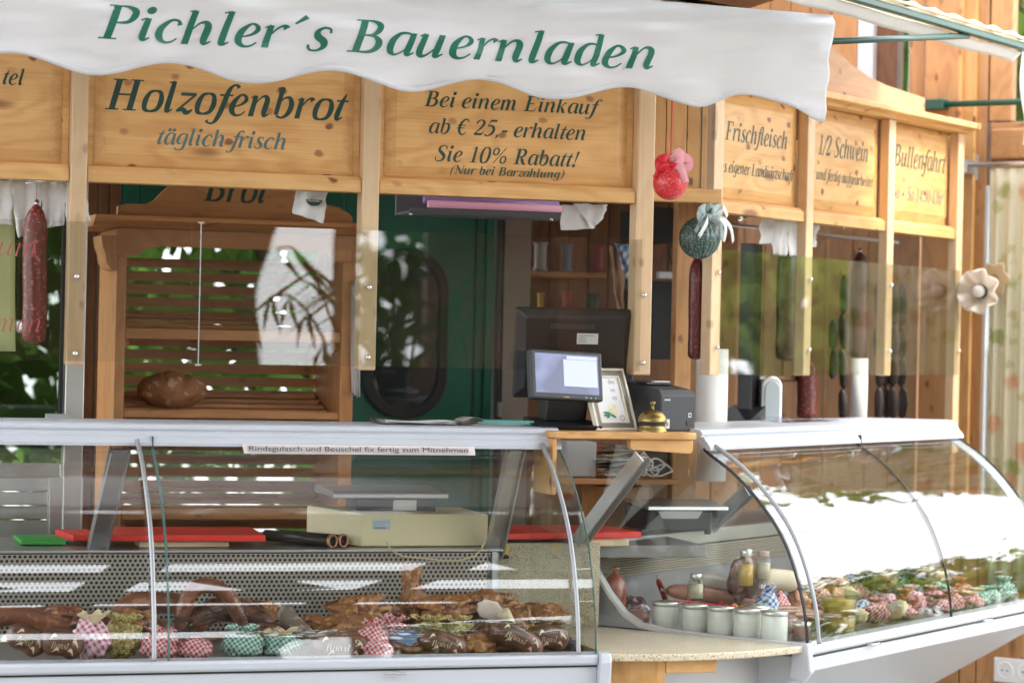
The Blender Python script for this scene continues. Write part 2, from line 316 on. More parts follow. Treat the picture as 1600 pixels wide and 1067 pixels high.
BASE = {}
def thing(name, label, cat, frame, x, y, z, group=None, rz=0):
    """Empty at the base of a thing; children are given in the frame's own metres"""
    o = bpy.data.objects.new(name, None); o.empty_display_size = .05; COL.objects.link(o)
    o.matrix_world = frame.M @ Matrix.Translation((x, y, z)) @ Matrix.Rotation(rz, 4, 'Z')
    o['label'] = label; o['category'] = cat
    if group: o['group'] = group
    BASE[o.name] = (Vector((x, y, z)), frame); return o
def tag(o, label, cat, group=None):
    o['label'] = label; o['category'] = cat
    if group: o['group'] = group
    return o
def single(name, label, cat, frame, mb, m, x, y, z, group=None, **kw):
    """a thing that is one mesh, its origin at its base"""
    mb.v = [(v[0] - x, v[1] - y, v[2] - z) for v in mb.v]
    o = mb.build(name, m, **kw); o.matrix_world = frame.M @ Matrix.Translation((x, y, z)); tag(o, label, cat, group)
    BASE[o.name] = (Vector((x, y, z)), frame); return o

# ------------------------------------------------------------------ pen-drawn bold italic lettering
GL = {
'a': (50, '38,40,4 30,45,4 17,43,7 8,28,12 9,10,11 18,1,5 30,8,3 38,22,3|39,45,10 38,12,12 41,2,7 50,7,3'),
'b': (50, '-10,66,11 10,6,10|-0,64,3 12,66.5,3|10,30,3 20,43,4 32,43,8 39,28,12 36,10,11 24,0,5 11,4,5'),
'c': (44, '36,36,9 32,44,5 20,44,6 8,28,12 8,12,12 18,1,6 30,2,4 38,10,3'),
'd': (50, '38,40,4 30,45,4 17,43,7 8,28,12 9,10,11 18,1,5 30,8,3 38,22,3|38,67,10 38,12,12 41,2,7 50,7,3|-28,65,3 38,67,3'),
'e': (44, '10,19,3 25,24,5 34,34,9 30,43,6 20,45,5 9,30,12 8,12,12 18,1,6 30,2,4 38,10,3'),
'f': (28, '39,60,9 33,66,5 24,63,6 18,50,11 13,10,12 8,-10,10 1,-19,5 -9,-18,4 -13,-13,8|-1,43,4 31,43,4'),
'g': (50, '38,40,4 30,45,4 17,43,7 8,28,12 9,13,11 18,5,5 30,11,3 37,22,3|39,46,9 38,10,12 34,-12,10 22,-19,5 8,-17,5 2,-11,8'),
'h': (54, '-9,66,11 9,0,12|-0,64,3 10,66.5,3|10,24,3 22,42,4 32,44,8 37,34,12 36,12,12 39,2,7 48,7,3'),
'i': (28, '11,45,10 10,12,12 13,2,7 22,7,3|-0,40,3 9,45.5,3|*12,61,7.5'),
'k': (50, '-9,66,11 9,0,12|-0,64,3 10,66.5,3|11,22,3 22,30,4 32,44,5 38,41,8|19,26,4 27,16,11 33,3,9 42,5,3'),
'l': (28, '11,67,10 10,12,12 13,2,7 22,7,3|-0,64,3 12,67,3'),
'm': (78, '-9,45,10 9,0,12|-0,40,3 9,45.5,3|10,24,3 20,42,4 29,44,8 33,34,12 33,0,12|34,24,3 44,42,4 53,44,8 57,34,12 57,12,12 60,2,7 69,7,3'),
'n': (54, '-9,45,10 9,0,12|-0,40,3 9,45.5,3|10,24,3 22,42,4 32,44,8 37,34,12 36,12,12 39,2,7 48,7,3'),
'o': (48, '25,45,4 13,41,8 7,24,12 10,5,9 22,0,4|24,45,4 36,41,8 41,22,12 36,5,9 21,0,4'),
'p': (50, '-9,45,10 5,-20,11|-0,40,3 9,45.5,3|-0,-19,3 16,-19,3|10,28,3 20,42,4 32,44,8 39,28,12 36,10,11 24,0,5 11,4,5'),
'r': (39, '-9,45,10 9,0,12|-0,40,3 9,45.5,3|10,22,3 20,39,4 29,45,6 35,40,12'),
's': (38, '32,35,4 29,43,4 19,45,5 11,38,9 14,28,12 25,19,12 28,9,10 20,1,5 9,1,4 4,7,5 3,12,3'),
't': (28, '19,58,3 14,40,10 10,12,12 13,2,7 23,7,3|-1,43,4 28,43,4'),
'u': (54, '9,45,10 8,14,12 14,2,8 24,6,4 36,24,3|-0,40,3 8,45.5,3|37,45,11 36,12,12 39,2,7 48,7,3'),
'w': (67, '0,41,3 8,44,9 10,20,12 14,4,7 20,2,4 34,22,3|34,45,10 34,18,11 38,3,6 45,3,4 57,20,4 61,36,5 58,44,9'),
'x': (48, '2,40,4 10,44,7 20,22,12 30,2,8 42,7,3|42,40,9 34,42,4 10,2,4 2,5,9'),
'z': (40, '-4,41,7 38,41,7|-37,41,5 4,4,5|4,4,6 16,8,9 27,1,10 38,8,4'),
'P': (61, '-18,66,13 18,1,13|-4,65.5,3 24,65.5,3|-4,1.5,3 33,1.5,3|18,65,3 34,65,5 48,58,11 49,46,12 42,35,8 28,32,4 18,32,3'),
'B': (66, '-18,66,13 18,1,13|-4,65.5,3 24,65.5,3|-4,1.5,3 24,1.5,3|18,65,3 34,65,5 46,58,11 46,46,11 38,37,6 24,35,3|24,35,3 42,34,6 52,24,12 51,12,12 40,3,7 18,1.5,3'),
'H': (78, '-18,66,13 18,1,13|-4,65.5,3 32,65.5,3|-4,1.5,3 32,1.5,3|-56,66,13 56,1,13|-42,65.5,3 70,65.5,3|-42,1.5,3 70,1.5,3|-18,34,4 56,34,4'),
'E': (64, '-18,66,13 18,1,13|-4,65.5,4 54,65.5,4|-54,66,5 52,51,2|-18,34,4 40,34,4|-41,42,2 39,25,2|-4,2,4 50,2,4|-50,3,5 57,19,2'),
'F': (62, '-18,66,13 18,1,13|-4,65.5,4 54,65.5,4|-54,66,5 52,51,2|-18,34,4 40,34,4|-41,42,2 39,25,2|-4,1.5,3 32,1.5,3'),
'L': (61, '-18,66,13 18,1,13|-4,65.5,3 33,65.5,3|-4,2,4 50,2,4|-50,3,5 57,22,2'),
'N': (72, '-14,66,4 14,1,4|-10,66,12 56,2,12|-60,66,4 60,0,4|-2,1.5,3 26,1.5,3|-50,65.5,3 72,65.5,3|-0,65.5,3 14,65.5,3'),
'R': (66, '-18,66,13 18,1,13|-4,65.5,3 24,65.5,3|-4,1.5,3 33,1.5,3|18,65,3 34,65,5 46,58,11 47,46,12 40,35,8 28,33,4 18,33,3|30,33,4 40,18,13 48,4,10 60,3,3'),
'S': (56, '-47,66,3 45,46,2|46,50,4 44,60,4 36,66,4 26,66,5 15,58,10 16,45,12 30,34,13 42,22,13 40,8,10 26,0,5 12,2,4 6,10,4 5,20,3'),
'U': (72, '18,66,12 17,18,13 22,4,9 36,0,5 52,6,4 58,20,4 60,66,4|-4,65.5,3 32,65.5,3|-50,65.5,3 70,65.5,3'),
'M': (89, '-14,66,4 12,1,4|-18,66,13 36,6,9|-37,4,4 70,66,4|-72,66,13 72,1,13|-0,1.5,3 24,1.5,3|-60,1.5,3 84,1.5,3|-4,65.5,3 20,65.5,3|-66,65.5,3 84,65.5,3'),
'0': (50, '25,67,4 13,60,8 7,34,12 12,6,9 24,0,4|25,67,4 38,60,8 43,33,12 37,7,9 24,0,4'),
'1': (50, '-27,67,9 26,2,12|-12,58,3 27,67,3|-10,1.5,3 42,1.5,3'),
'2': (50, '6,50,8 10,62,6 24,67,5 37,58,11 34,42,11 20,22,7 4,5,4|-4,5,10 38,5,10|-38,5,8 46,19,2'),
'3': (50, '8,54,7 14,64,5 26,67,5 36,56,10 30,42,7 16,37,3|20,37,3 36,32,9 38,16,12 26,2,6 12,0,5 4,7,8'),
'4': (50, '-34,66,4 4,20,4|-4,19,7 46,19,7|-36,66,8 34,0,12'),
'5': (50, '-14,66,9 44,66,9|-15,66,4 9,42,4|9,41,4 24,44,8 38,32,12 36,14,12 22,1,6 8,0,5 3,7,8'),
'9': (50, '24,67,4 12,60,9 8,46,12 16,34,5 30,36,3 40,46,3|24,67,4 36,64,7 42,48,12 36,20,10 20,3,5 6,0,3'),
'€': (56, '48,56,5 40,66,5 26,64,8 14,46,12 13,20,12 24,2,7 38,1,5 46,12,4|-1,40,4 38,40,4|-0,28,4 36,28,4'),
'%': (83, '-62,67,4 18,0,4|20,66,4 10,58,7 10,42,7 20,35,4|20,66,4 31,58,7 30,42,7 20,35,4|60,32,4 50,24,7 50,8,7 60,1,4|60,32,4 71,24,7 70,8,7 60,1,4'),
',': (25, '10,6,12 12,0,9 4,-12,3'), '.': (25, '*11,5,7.5'), '-': (33, '-3,22,9 28,22,9'),
'!': (39, '-19,66,12 13,18,4|*11,5,7.5'), '(': (33, '32,68,3 14,46,8 9,12,9 14,-14,3'), ')': (33, '8,68,3 24,44,9 20,10,8 -2,-14,3'),
'/': (28, '--4,-2,6 30,68,6'), '+': (57, '-6,25,7 50,25,7|-28,47,7 28,3,7'), '´': (36, '-6,50,4 22,66,11'), ' ': (25, ''),
}
GL['ä'] = (50, GL['a'][1] + '|*14,58,7|*32,58,7')
def cat_rom(P, k=5):
    out = []
    for i in range(len(P) - 1):
        p0, p1, p2, p3 = P[max(i - 1, 0)], P[i], P[i + 1], P[min(i + 2, len(P) - 1)]
        for j in range(k):
            t = j / k
            out.append(tuple(.5 * (2 * p1[m] + (p2[m] - p0[m]) * t + (2 * p0[m] - 5 * p1[m] + 4 * p2[m] - p3[m]) * t * t + (3 * p1[m] - p0[m] - 3 * p2[m] + p3[m]) * t ** 3) for m in range(3)))
    out.append(P[-1]); return out
def lettering(s, x0, x1, em, fn, bold=1.0, shear=.27, lift=.00004):
    """text set from x0 to x1 at height em; fn(x, h, lift) puts a flat point on its surface"""
    mb = MB(); adv = sum(GL[c][0] for c in s) / 100; sx = (x1 - x0) / (adv - .02 + (shear * .3)); cur = 0; k = 0
    for c in s:
        w, data = GL[c]
        for st in data.split('|') if data else []:
            k += 1; lf = lift * (k % 6)
            if st[0] == '*':
                cx, cy, r = map(float, st[1:].split(','))
                pts = [(cx + r * math.cos(a * PI / 7), cy + r * math.sin(a * PI / 7)) for a in range(14)]
                mb.add([fn(x0 + (cur + (p[0] + p[1] * shear) / 100) * sx, p[1] / 100 * em, lf) for p in pts], [tuple(range(14))]); continue
            straight = st[0] == '-'
            P = [tuple(map(float, q.split(','))) for q in (st[1:] if straight else st).split()]
            Q = P if straight else cat_rom(P)
            if straight and len(Q) == 2:
                Q = [tuple(Q[0][m] + (Q[1][m] - Q[0][m]) * t / 4 for m in range(3)) for t in range(5)]
            V = []
            for i, q in enumerate(Q):
                a = Q[max(i - 1, 0)]; b = Q[min(i + 1, len(Q) - 1)]; dx, dy = b[0] - a[0], b[1] - a[1]; d = math.hypot(dx, dy) or 1
                h = q[2] * bold / 2
                for sgn in (1, -1):
                    X = q[0] - dy / d * h * sgn; Y = q[1] + dx / d * h * sgn
                    V.append(fn(x0 + (cur + (X + Y * shear) / 100) * sx, Y / 100 * em, lf))
            mb.add(V, [(2 * i, 2 * i + 1, 2 * i + 3, 2 * i + 2) for i in range(len(Q) - 1)])
        cur += w / 100
    return mb
def flat_text(F, s, a, bx, em_px, y, m, parent, bold=1.0, name='lettering', dz=0):
    """lettering on the plane y of frame F, from photo pixel a=(px,py baseline) to pixel column bx"""
    x0, z0 = F.p(a[0], a[1], y); x1, _ = F.p(bx, a[1], y)
    dist = F.w(x0, y, z0).y; em = em_px * dist / FOC
    return lettering(s, x0, x1, em, lambda x, h, lf: (x, y - .0006 - lf, z0 + h + dz), bold).build(name, m, parent)

# ================================================================== SETTING
g = MB().box(-60, 60, -60, 60, -.05, 0); o = g.build('ground', speckle('paving_gravel', (.25, .24, .21), (.12, .11, .1), 60, .42, .8), kind='structure')

# trees round the market (seen in the panes and through gaps)
LEAF = []
for i, c in enumerate([(.055, .12, .02), (.10, .18, .03), (.06, .13, .025)]): LEAF.append(cloth('leaf_green_%s' % 'abc'[i], c, .45))
BARK = mat('tree_bark', (.09, .06, .04), .9, bump=.8, bscale=20)
def crown_mesh(seed, n=2600):
    rnd = random.Random(seed); mb = MB()
    cl = [(rnd.uniform(-1, 1) * 1.1, rnd.uniform(-1, 1) * 1.1, rnd.uniform(-.9, 1.0), rnd.uniform(.45, .8)) for _ in range(13)]
    for i in range(n):
        c = rnd.choice(cl); d = Vector((rnd.gauss(0, 1), rnd.gauss(0, 1), rnd.gauss(0, 1))).normalized() * c[3] * rnd.uniform(.6, 1.05)
        p = Vector(c[:3]) + d; a = Vector((rnd.gauss(0, 1), rnd.gauss(0, 1), rnd.gauss(0, 1))).normalized() * .09; b = a.cross(Vector((rnd.gauss(0, 1), rnd.gauss(0, 1), rnd.gauss(0, 1)))).normalized() * .05
        mb.add([p - a, p + b, p + a, p - b], [(0, 1, 2, 3)])
    return mb
crowns = [crown_mesh(s) for s in (1, 2, 3)]
def tree(x, y, h, k, label):
    t = thing('broadleaf_tree', label, 'tree', G, x, y, 0, 'trees round the market place')
    tr = MB(); tr.tube([(x, y, 0), (x + .1, y, h * .25), (x, y + .1, h * .5), (x + .1, y, h * .8)], [.2, .15, .11, .04], 8)
    for a in range(5):
        an = a * 1.3 + k; tr.tube([(x, y, h * (.3 + .08 * a)), (x + math.cos(an) * h * .14, y + math.sin(an) * h * .14, h * (.45 + .08 * a)), (x + math.cos(an) * h * .24, y + math.sin(an) * h * .24, h * (.55 + .08 * a))], [.08, .05, .02], 6)
    tr.build('trunk', BARK, t)
    cr_ = crowns[k % 3]; m2 = MB(); s = h * .3
    m2.add([(x + v[0] * s, y + v[1] * s, h * .62 + v[2] * s * 1.25) for v in cr_.v], cr_.f); m2.build('crown', LEAF[k % 3], t)
TR = [(11.5, 16.5, 3.4, 'small tree far right beyond the curtained window'), (14.5, 15.0, 3.8, 'bushy tree right of the meat counter'), (17, 12.5, 4.0, 'bright tree to the right of the market'),
      (2.7, 17.5, 7.0, 'tall tree behind the upper window'), (4.3, 17, 7.0, 'tall tree behind the far right window'), (18.5, 9, 4.4, 'farthest tree on the right side of the market'), (10.5, -9, 5.0, 'tree behind the viewer on the right'),
      (13, -4, 5.5, 'broad tree behind the viewer, farther right'), (-3.4, 14.5, 4, 'low tree behind the bread shelf'), (-1.2, 15, 4.2, 'low tree behind the stall seen between shelf slats'), (-6, 13, 5, 'tree seen through the left glass door')]
for i, a in enumerate(TR): tree(a[0], a[1], a[2], i, a[3])

hd = MB(); rnd = random.Random(5)
for i in range(11500):
    p = Vector((rnd.uniform(-4.2, -.1), 3.6 + rnd.uniform(-.35, .5), 3.6 * rnd.random())); a = Vector((rnd.gauss(0, 1), rnd.gauss(0, 1), rnd.gauss(0, 1))).normalized() * .10; b = a.cross(Vector((rnd.gauss(0, 1), rnd.gauss(0, 1), rnd.gauss(0, 1)))).normalized() * .05
    if p.x > -1.9 and rnd.random() < .8: continue
    hd.add([p - a, p + b, p + a, p - b], [(0, 1, 2, 3)])
hd2 = MB()
for i in range(7000):
    q = rnd.uniform(-1, 1); p = Vector((13.2 + q * 4.2, 13.8 - q * 5.5, 3.0 * rnd.random() ** .8 * (1 + .25 * math.sin(q * 9)))) + Vector((rnd.gauss(0, .4), rnd.gauss(0, .4), 0)); a = Vector((rnd.gauss(0, 1), rnd.gauss(0, 1), rnd.gauss(0, 1))).normalized() * .15; b = a.cross(Vector((rnd.gauss(0, 1), rnd.gauss(0, 1), rnd.gauss(0, 1)))).normalized() * .09
    hd2.add([p - a, p + b, p + a, p - b], [(0, 1, 2, 3)])
tag(hd2.build('hedge', cloth('sunlit_leaf_green', (.27, .37, .07), .6), frame=G), 'bright hedge on the right side of the market mirrored in the right acrylic', 'hedge')  # leaf colour raised in place of direct sunlight on the hedge
tag(hd.build('hedge', LEAF[0], frame=L), 'leafy hedge growing behind the left stall seen through the glass door', 'hedge')

# ------------------------------------------------------------------ timber hall behind and right of the stalls (cross plane of R)
XW = 1.98
hall = thing('timber_hall_wall', 'varnished pine plank wall with windows behind the fresh meat stall', 'wall', R, XW, .2, 0)
def wbox(name, pa, pb, x, th, m, parent=hall, bevel=.003, zlo=None, zhi=None, solid=None):
    """member of the cross wall from pixel corner pa to pb, its face at x, th thick (away from the viewer)"""
    (ya, za), (yb, zb) = R.e(pa[0], (pa[1] + pb[1]) / 2, x), R.e(pb[0], (pa[1] + pb[1]) / 2, x)
    mxp = (pa[0] + pb[0]) / 2; z1 = R.e(mxp, pa[1], x)[1] if zhi is None else zhi; z0 = R.e(mxp, pb[1], x)[1] if zlo is None else zlo
    return MB().box(x, x + th, ya, yb, z0, z1).build(name, m, parent, bevel=bevel)
# full-height planks of the wall, each with its own edges; openings are left for the windows
edges = [1080, 1112, 1143, 1172, 1204, 1236, 1268, 1300]
for a, b in zip(edges, edges[1:]): wbox('plank', (a, 0), (b - 1.2, 0), XW, .03, WALLM, zlo=0, zhi=3.4)
wbox('plank', (1302, 0), (1341, 0), XW, .03, WALLM, zlo=0, zhi=3.4)
for a, b in ((1301, 1340), (1341, 1366)): wbox('post', (a, 0), (b, 0), XW - .06 - (.002 if a == 1301 else 0), .055, WALLM if a == 1301 else ALU, zlo=2.30 if a == 1301 else 2.2, zhi=3.2)
# upper window between posts
wbox('window_frame', (1367, 0), (1403, 0), XW - .03, .06, DARKW, zlo=2.2, zhi=3.4)
wn = wbox('window', (1404, 0), (1422, 0), XW + .02, .012, PANE, zlo=2.25, zhi=3.4, bevel=0)
wbox('window_frame', (1423, 0), (1446, 0), XW - .03, .06, WALLM, zlo=2.2, zhi=3.4)
wbox('post', (1447, 0), (1503, 0), XW - .10, .12, WALLM, zlo=0, zhi=3.4, bevel=.008)
wbox('post', (1504, 0), (1527, 0), XW - .07, .09, PZ, zlo=0, zhi=3.4)
for a, b in ((1342, 1366), (1367, 1403), (1404, 1446)): wbox('plank', (a, 0), (b - 1, 0), XW, .03, WALLM, zlo=0, zhi=2.2)
# big upper right casement and lower window beyond the corner post
wbox('window_frame', (1528, 0), (1546, 0), XW - .05, .08, WALLM, zlo=0, zhi=3.4)
cas = wbox('casement', (1547, -40), (1582, 190), XW - .045, .05, WALLM, bevel=.006)
wbox('casement_rail', (1547, 190), (1690, 206), XW - .045, .05, WALLX, bevel=.006)
wbox('casement_stile', (1668, -40), (1690, 185), XW - .045, .05, WALLM, bevel=.006)
wbox('window', (1580, -40), (1668, 188), XW, .01, PANE, bevel=0)
wbox('transom', (1547, 199), (1700, 248), XW - .055, .09, WALLX, bevel=.008)
wbox('window_frame', (1547, 247), (1700, 288), XW - .04, .07, WALLX, bevel=.006)
wbox('window_jamb', (1531, 290), (1540, 700), XW - .046, .06, ALU, zlo=.6)
wbox('window', (1541, 289), (1600, 700), XW, .01, PANE, zlo=.6, bevel=0)
wbox('mullion', (1549, 540), (1553, 700), XW - .02, .03, DARKW, zlo=.6)
wbox('window_jamb', (1690, 240), (1712, 700), XW - .045, .06, WALLM, zlo=.6, zhi=2.25)
wbox('plank', (1547, 0), (1712, 0), XW - .04, .06, WALLX, zlo=0, zhi=.58)

# curtain rod and curtain
yr0, zr0 = R.e(1508, 258, XW - .12); yr1, zr1 = R.e(1720, 258, XW - .12)
rod = thing('curtain_rod', 'slim grey metal curtain rod on a wall bracket above the flowered curtain', 'curtain rod', R, XW - .12, yr0, zr0)
MB().tube([(XW - .12, yr0, zr0), (XW - .12, yr1, zr0)], .008, 10).build('rod', ALUD, rod)
MB().box(XW - .13, XW - .05, yr0 - .012, yr0 + .012, zr0 - .03, zr0 + .02).box(XW - .055, XW - .048, yr0 - .02, yr0 + .02, zr0 - .05, zr0 + .04).build('bracket', ALUD, rod, bevel=.003)
def curtain_mat():
    m = bpy.data.materials.new('flowered_curtain'); m.use_nodes = True; n = m.node_tree.nodes; l = m.node_tree.links; n.clear()
    o = n.new('ShaderNodeOutputMaterial'); d = n.new('ShaderNodeBsdfDiffuse'); t = n.new('ShaderNodeBsdfTranslucent'); ms = n.new('ShaderNodeMixShader'); ms.inputs[0].default_value = .4
    co = n.new('ShaderNodeTexCoord'); cur = None
    base = (.70, .65, .50)
    prev = None
    for (sc2, thr, colr, off, str_) in ((16, .24, (.36, .40, .12), 0, .75), (13, .17, (.66, .34, .18), 5, .65), (24, .18, (.48, .42, .18), 9, .6)):
        mp = n.new('ShaderNodeMapping'); mp.inputs['Location'].default_value = (0, off, off * .7); l.new(co.outputs['Object'], mp.inputs[0])
        dn = n.new('ShaderNodeTexNoise'); dn.inputs['Scale'].default_value = 30; l.new(mp.outputs[0], dn.inputs['Vector'])
        am = n.new('ShaderNodeMix'); am.data_type = 'RGBA'; am.blend_type = 'ADD'; am.inputs[0].default_value = .06; l.new(mp.outputs[0], am.inputs[6]); l.new(dn.outputs[1], am.inputs[7])
        fl = n.new('ShaderNodeMapping'); fl.inputs['Scale'].default_value = (0, 1, 1); l.new(am.outputs[2], fl.inputs[0])
        vo = n.new('ShaderNodeTexVoronoi'); vo.inputs['Scale'].default_value = sc2 * .6; l.new(fl.outputs[0], vo.inputs['Vector'])
        mr = n.new('ShaderNodeMapRange'); mr.inputs[1].default_value = thr; mr.inputs[2].default_value = thr + .12; mr.inputs[3].default_value = str_; mr.inputs[4].default_value = 0; l.new(vo.outputs['Distance'], mr.inputs[0])
        mm = n.new('ShaderNodeMix'); mm.data_type = 'RGBA'; l.new(mr.outputs[0], mm.inputs[0]); mm.inputs[7].default_value = (*colr, 1)
        if prev: l.new(prev, mm.inputs[6])
        else: mm.inputs[6].default_value = (*base, 1)
        prev = mm.outputs[2]
    l.new(prev, d.inputs[0]); l.new(prev, t.inputs[0]); l.new(d.outputs[0], ms.inputs[1]); l.new(t.outputs[0], ms.inputs[2]); l.new(ms.outputs[0], o.inputs[0])
    return m
yc0 = R.e(1549, 400, XW - .12)[0]; yc1 = yc0 - .44
def cf(u, v):
    y = yc0 + (yc1 - yc0) * u + .012 * (1 - v); z = zr0 - .015 - (zr0 - .75) * v
    return (XW - .12 + .013 * math.sin(u * 58 + 1.2 * math.sin(v * 2.2) + .6 * math.sin(u * 13)) * (.35 + .65 * min(1, v * 3)), y, z)
single('curtain', 'cream curtain with faded green and orange flowers hanging from the rod at the far right', 'curtain', R, MB().grid(cf, 90, 20), curtain_mat(), XW - .12, yc0, zr0 - 1.4, solid=.0015)

# petal wall lamp in front of the curtain
XL = 1.70; ylp, zlp = R.e(1526, 455, XL)
lamp = thing('wall_lamp', 'small wall lamp with a frosted petal shade and round bulb in front of the curtain', 'lamp', R, XL, ylp, zlp)
SHADE = cloth('frosted_glass', (.84, .78, .70), .5)
def petal(u, v):
    th = u * 2 * PI; r = .012 + .062 * v ** .8 * (1 + .09 * v * math.cos(7 * th)); d = -.05 * v + .012 * v * math.cos(7 * th)
    return (XL + .05 + d, ylp + r * math.cos(th), zlp + r * math.sin(th))
MB().grid(petal, 60, 8).build('lamp_shade', SHADE, lamp, solid=.003)
MB().blob((XL + .015, ylp, zlp), (.02, .022, .022), 0).build('bulb', cloth('opal_bulb', (.95, .9, .85), .3), lamp)
MB().lathe([(0, .0), (.026, .0), (.024, .02), (0, .02)], (XL + .022, ylp, zlp), 20, axis='x').build('bulb_socket', mat('dark_socket', (.10, .10, .09), .5), lamp)
MB().tube([(XL + .05, ylp, zlp), (XL + .1, ylp, zlp), (XL + .16, ylp, zlp + .03), (XL + .26, ylp + .01, zlp + .03)], .008, 8).build('arm', BRASS, lamp)
MB().lathe([(0, 0), (.035, 0), (.04, .01), (.03, .015), (0, .018)], (XL + .235, ylp, zlp + .03), axis='x').build('wall_plate', BRASS, lamp)
# second petal shade turned away (behind the first)
def petal2(u, v):
    th = u * 2 * PI; r = .012 + .05 * v ** .8 * (1 + .16 * v * math.cos(6 * th)); d = -.05 * v
    return (XL + .14 + r * math.cos(th) * .4, ylp - .005 + r * math.cos(th), zlp + .045 + r * math.sin(th) * .9)
MB().grid(petal2, 60, 6).build('lamp_shade', cloth('amber_glass_shade', (.72, .60, .42), .5), lamp, solid=.003)

# pine dado and socket low on the right
def rwp(px, py, x): return R.e(px, py, x)
sk = thing('wall_socket', 'white double wall socket at the bottom right corner of the pine wall', 'socket', R, XW - .115, rwp(1578, 1046, XW - .115)[0], rwp(1578, 1046, XW - .115)[1])
ys, zs = rwp(1580, 1047, XW - .115)
wbox('dado_board', (1450, 800), (1498, 1200), XW - .112, .1, WALLM, zlo=0, zhi=1.0)
wbox('dado_board', (1500, 800), (1524, 1200), XW - .111, .1, WALLM, zlo=0, zhi=1.0)
wbox('dado_board', (1526, 800), (1612, 1200), XW - .11, .1, WALLM, zlo=0, zhi=1.0)
wbox('dado_board', (1614, 800), (1700, 1200), XW - .11, .1, WALLM, zlo=0, zhi=1.0)
MB().box(XW - .122, XW - .1105, ys + .062, ys - .10, zs - .042, zs + .042).build('cover_plate', mat('white_socket_plastic', (.82, .82, .80), .35), sk, bevel=.004)
for k in range(2):
    yy = ys + .02 - .075 * k
    MB().lathe([(.0, -.004), (.021, -.004), (.025, -.014), (.029, -.014), (.03, -.0118)], (XW - .11, yy, zs), axis='x').build('socket_cup', mat('white_socket_plastic'), sk)
    for dy in (-.009, .009): MB().lathe([(0, -.0155), (.0028, -.0155), (.0028, -.01)], (XW - .11, yy + dy, zs), 8, axis='x').build('pin_hole', RUBBER, sk)

# ================================================================== LEFT STALL: posts, header, signs
def post(parent, F, xa, xb, zlo, zhi, y0=0, depth=.06, m=None, screws=()):
    p = MB().box(xa, xb, y0, y0 + depth, zlo, zhi).build('post', m or POSTM, parent, bevel=.004)
    for z in screws:
        BASE[p.name] = BASE[parent.name]
        MB().lathe([(0, -.006), (.004, -.0055), (.0065, -.003), (.0065, .0)], ((xa + xb) / 2, y0 - .0065, z), 14, axis='y').build('screw', CHROME, p)
    return p
stall = thing('market_stall', 'pale timber frame of the bread and smoked meat stall with upright posts', 'stall frame', L, -.8, .03, 1.46)
LP = [(-1.566, -1.523), (-.803, -.757), (-.036, .014)]
for (a, b) in LP: post(stall, L, a, b, 1.466, 2.5, screws=(1.50, 1.684) if a > -1 else (1.495, 1.69))
post(stall, L, -2.35, -2.305, 1.466, 2.5)
MB().box(-2.4, .02, .004, .056, 2.50, 2.56).build('top_rail', PX, stall, bevel=.004)
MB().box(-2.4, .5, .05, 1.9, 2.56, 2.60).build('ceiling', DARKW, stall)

def sign_board(F, x0, x1, z0, z1, label, y=.03, margin=.035):
    """rail-framed raised panel between two posts"""
    s = thing('sign_board', label, 'sign', F, (x0 + x1) / 2, y, z0)
    w = .042
    MB().prism([(y - .022, z0), (y + .03, z0), (y + .03, z0 + w), (y - .008, z0 + w), (y - .022, z0 + w - .012)], x0 + .001, x1 - .001, 'x').build('bottom_rail', PX, s, bevel=.002)
    zz = z0 + w
    MB().box(x0 + .001, x1 - .001, y + .012, y + .03, zz, z1).build('backing', PX, s)
    a, b, c, d = x0 + .02, x1 - .02, zz + .004, z1 - .012; k = .03
    MB().add([(a, y + .010, c), (b, y + .010, c), (b, y + .010, d), (a, y + .010, d), (a + k, y, c + k), (b - k, y, c + k), (b - k, y, d - k), (a + k, y, d - k), (a, y + .012, c), (b, y + .012, c), (b, y + .012, d), (a, y + .012, d)],
             [(4, 5, 6, 7), (0, 1, 5, 4), (1, 2, 6, 5), (2, 3, 7, 6), (3, 0, 4, 7), (8, 9, 1, 0), (9, 10, 2, 1), (10, 11, 3, 2), (11, 8, 0, 3)]).build('panel', PX, s)
    return s
s1 = sign_board(L, -2.305, -1.566, 1.933, 2.35, 'pine sign at the far left edge ending in the letters tel')
flat_text(L, 'tel', (2, 132), 38, 38, .03, GREENL, s1)
s2 = sign_board(L, -1.523, -.803, 1.933, 2.35, 'pine sign reading Holzofenbrot täglich frisch under the awning')
flat_text(L, 'Holzofenbrot', (161, 171), 541, 73, .03, GREENL, s2)
flat_text(L, 'täglich frisch', (243, 225.5), 449, 40, .03, mat('faded_green_letters', (.07, .13, .13), .5), s2)
s3 = sign_board(L, -.757, -.036, 1.933, 2.35, 'pine sign reading Bei einem Einkauf ab € 25,- erhalten Sie 10% Rabatt!')
flat_text(L, 'Bei einem Einkauf', (661, 166), 933, 36, .03, GREENL, s3)
flat_text(L, 'ab € 25,- erhalten', (668, 208), 917, 36, .03, GREENL, s3)
flat_text(L, 'Sie 10% Rabatt!', (677, 251.5), 907, 37, .03, GREENL, s3)
flat_text(L, '(Nur bei Barzahlung)', (702, 271.5), 882, 20, .03, GREENL, s3)

# pine closing board between the two stalls
cb = thing('closing_board', 'upright pine boards closing the corner between the two stalls above the red ball', 'board', L, .1, .06, 1.93)
CX = .02
for k in range(3): MB().box(CX + k * .062, CX + k * .062 + .06, .10, .12, 1.985, 2.5).build('plank', pine('amber_pine_upright', (.58, .30, .09), (.42, .18, .045), 'z'), cb, bevel=.002)
MB().box(.016, .24, .07, .099, 1.945, 1.985).build('rail', PX, cb, bevel=.003)

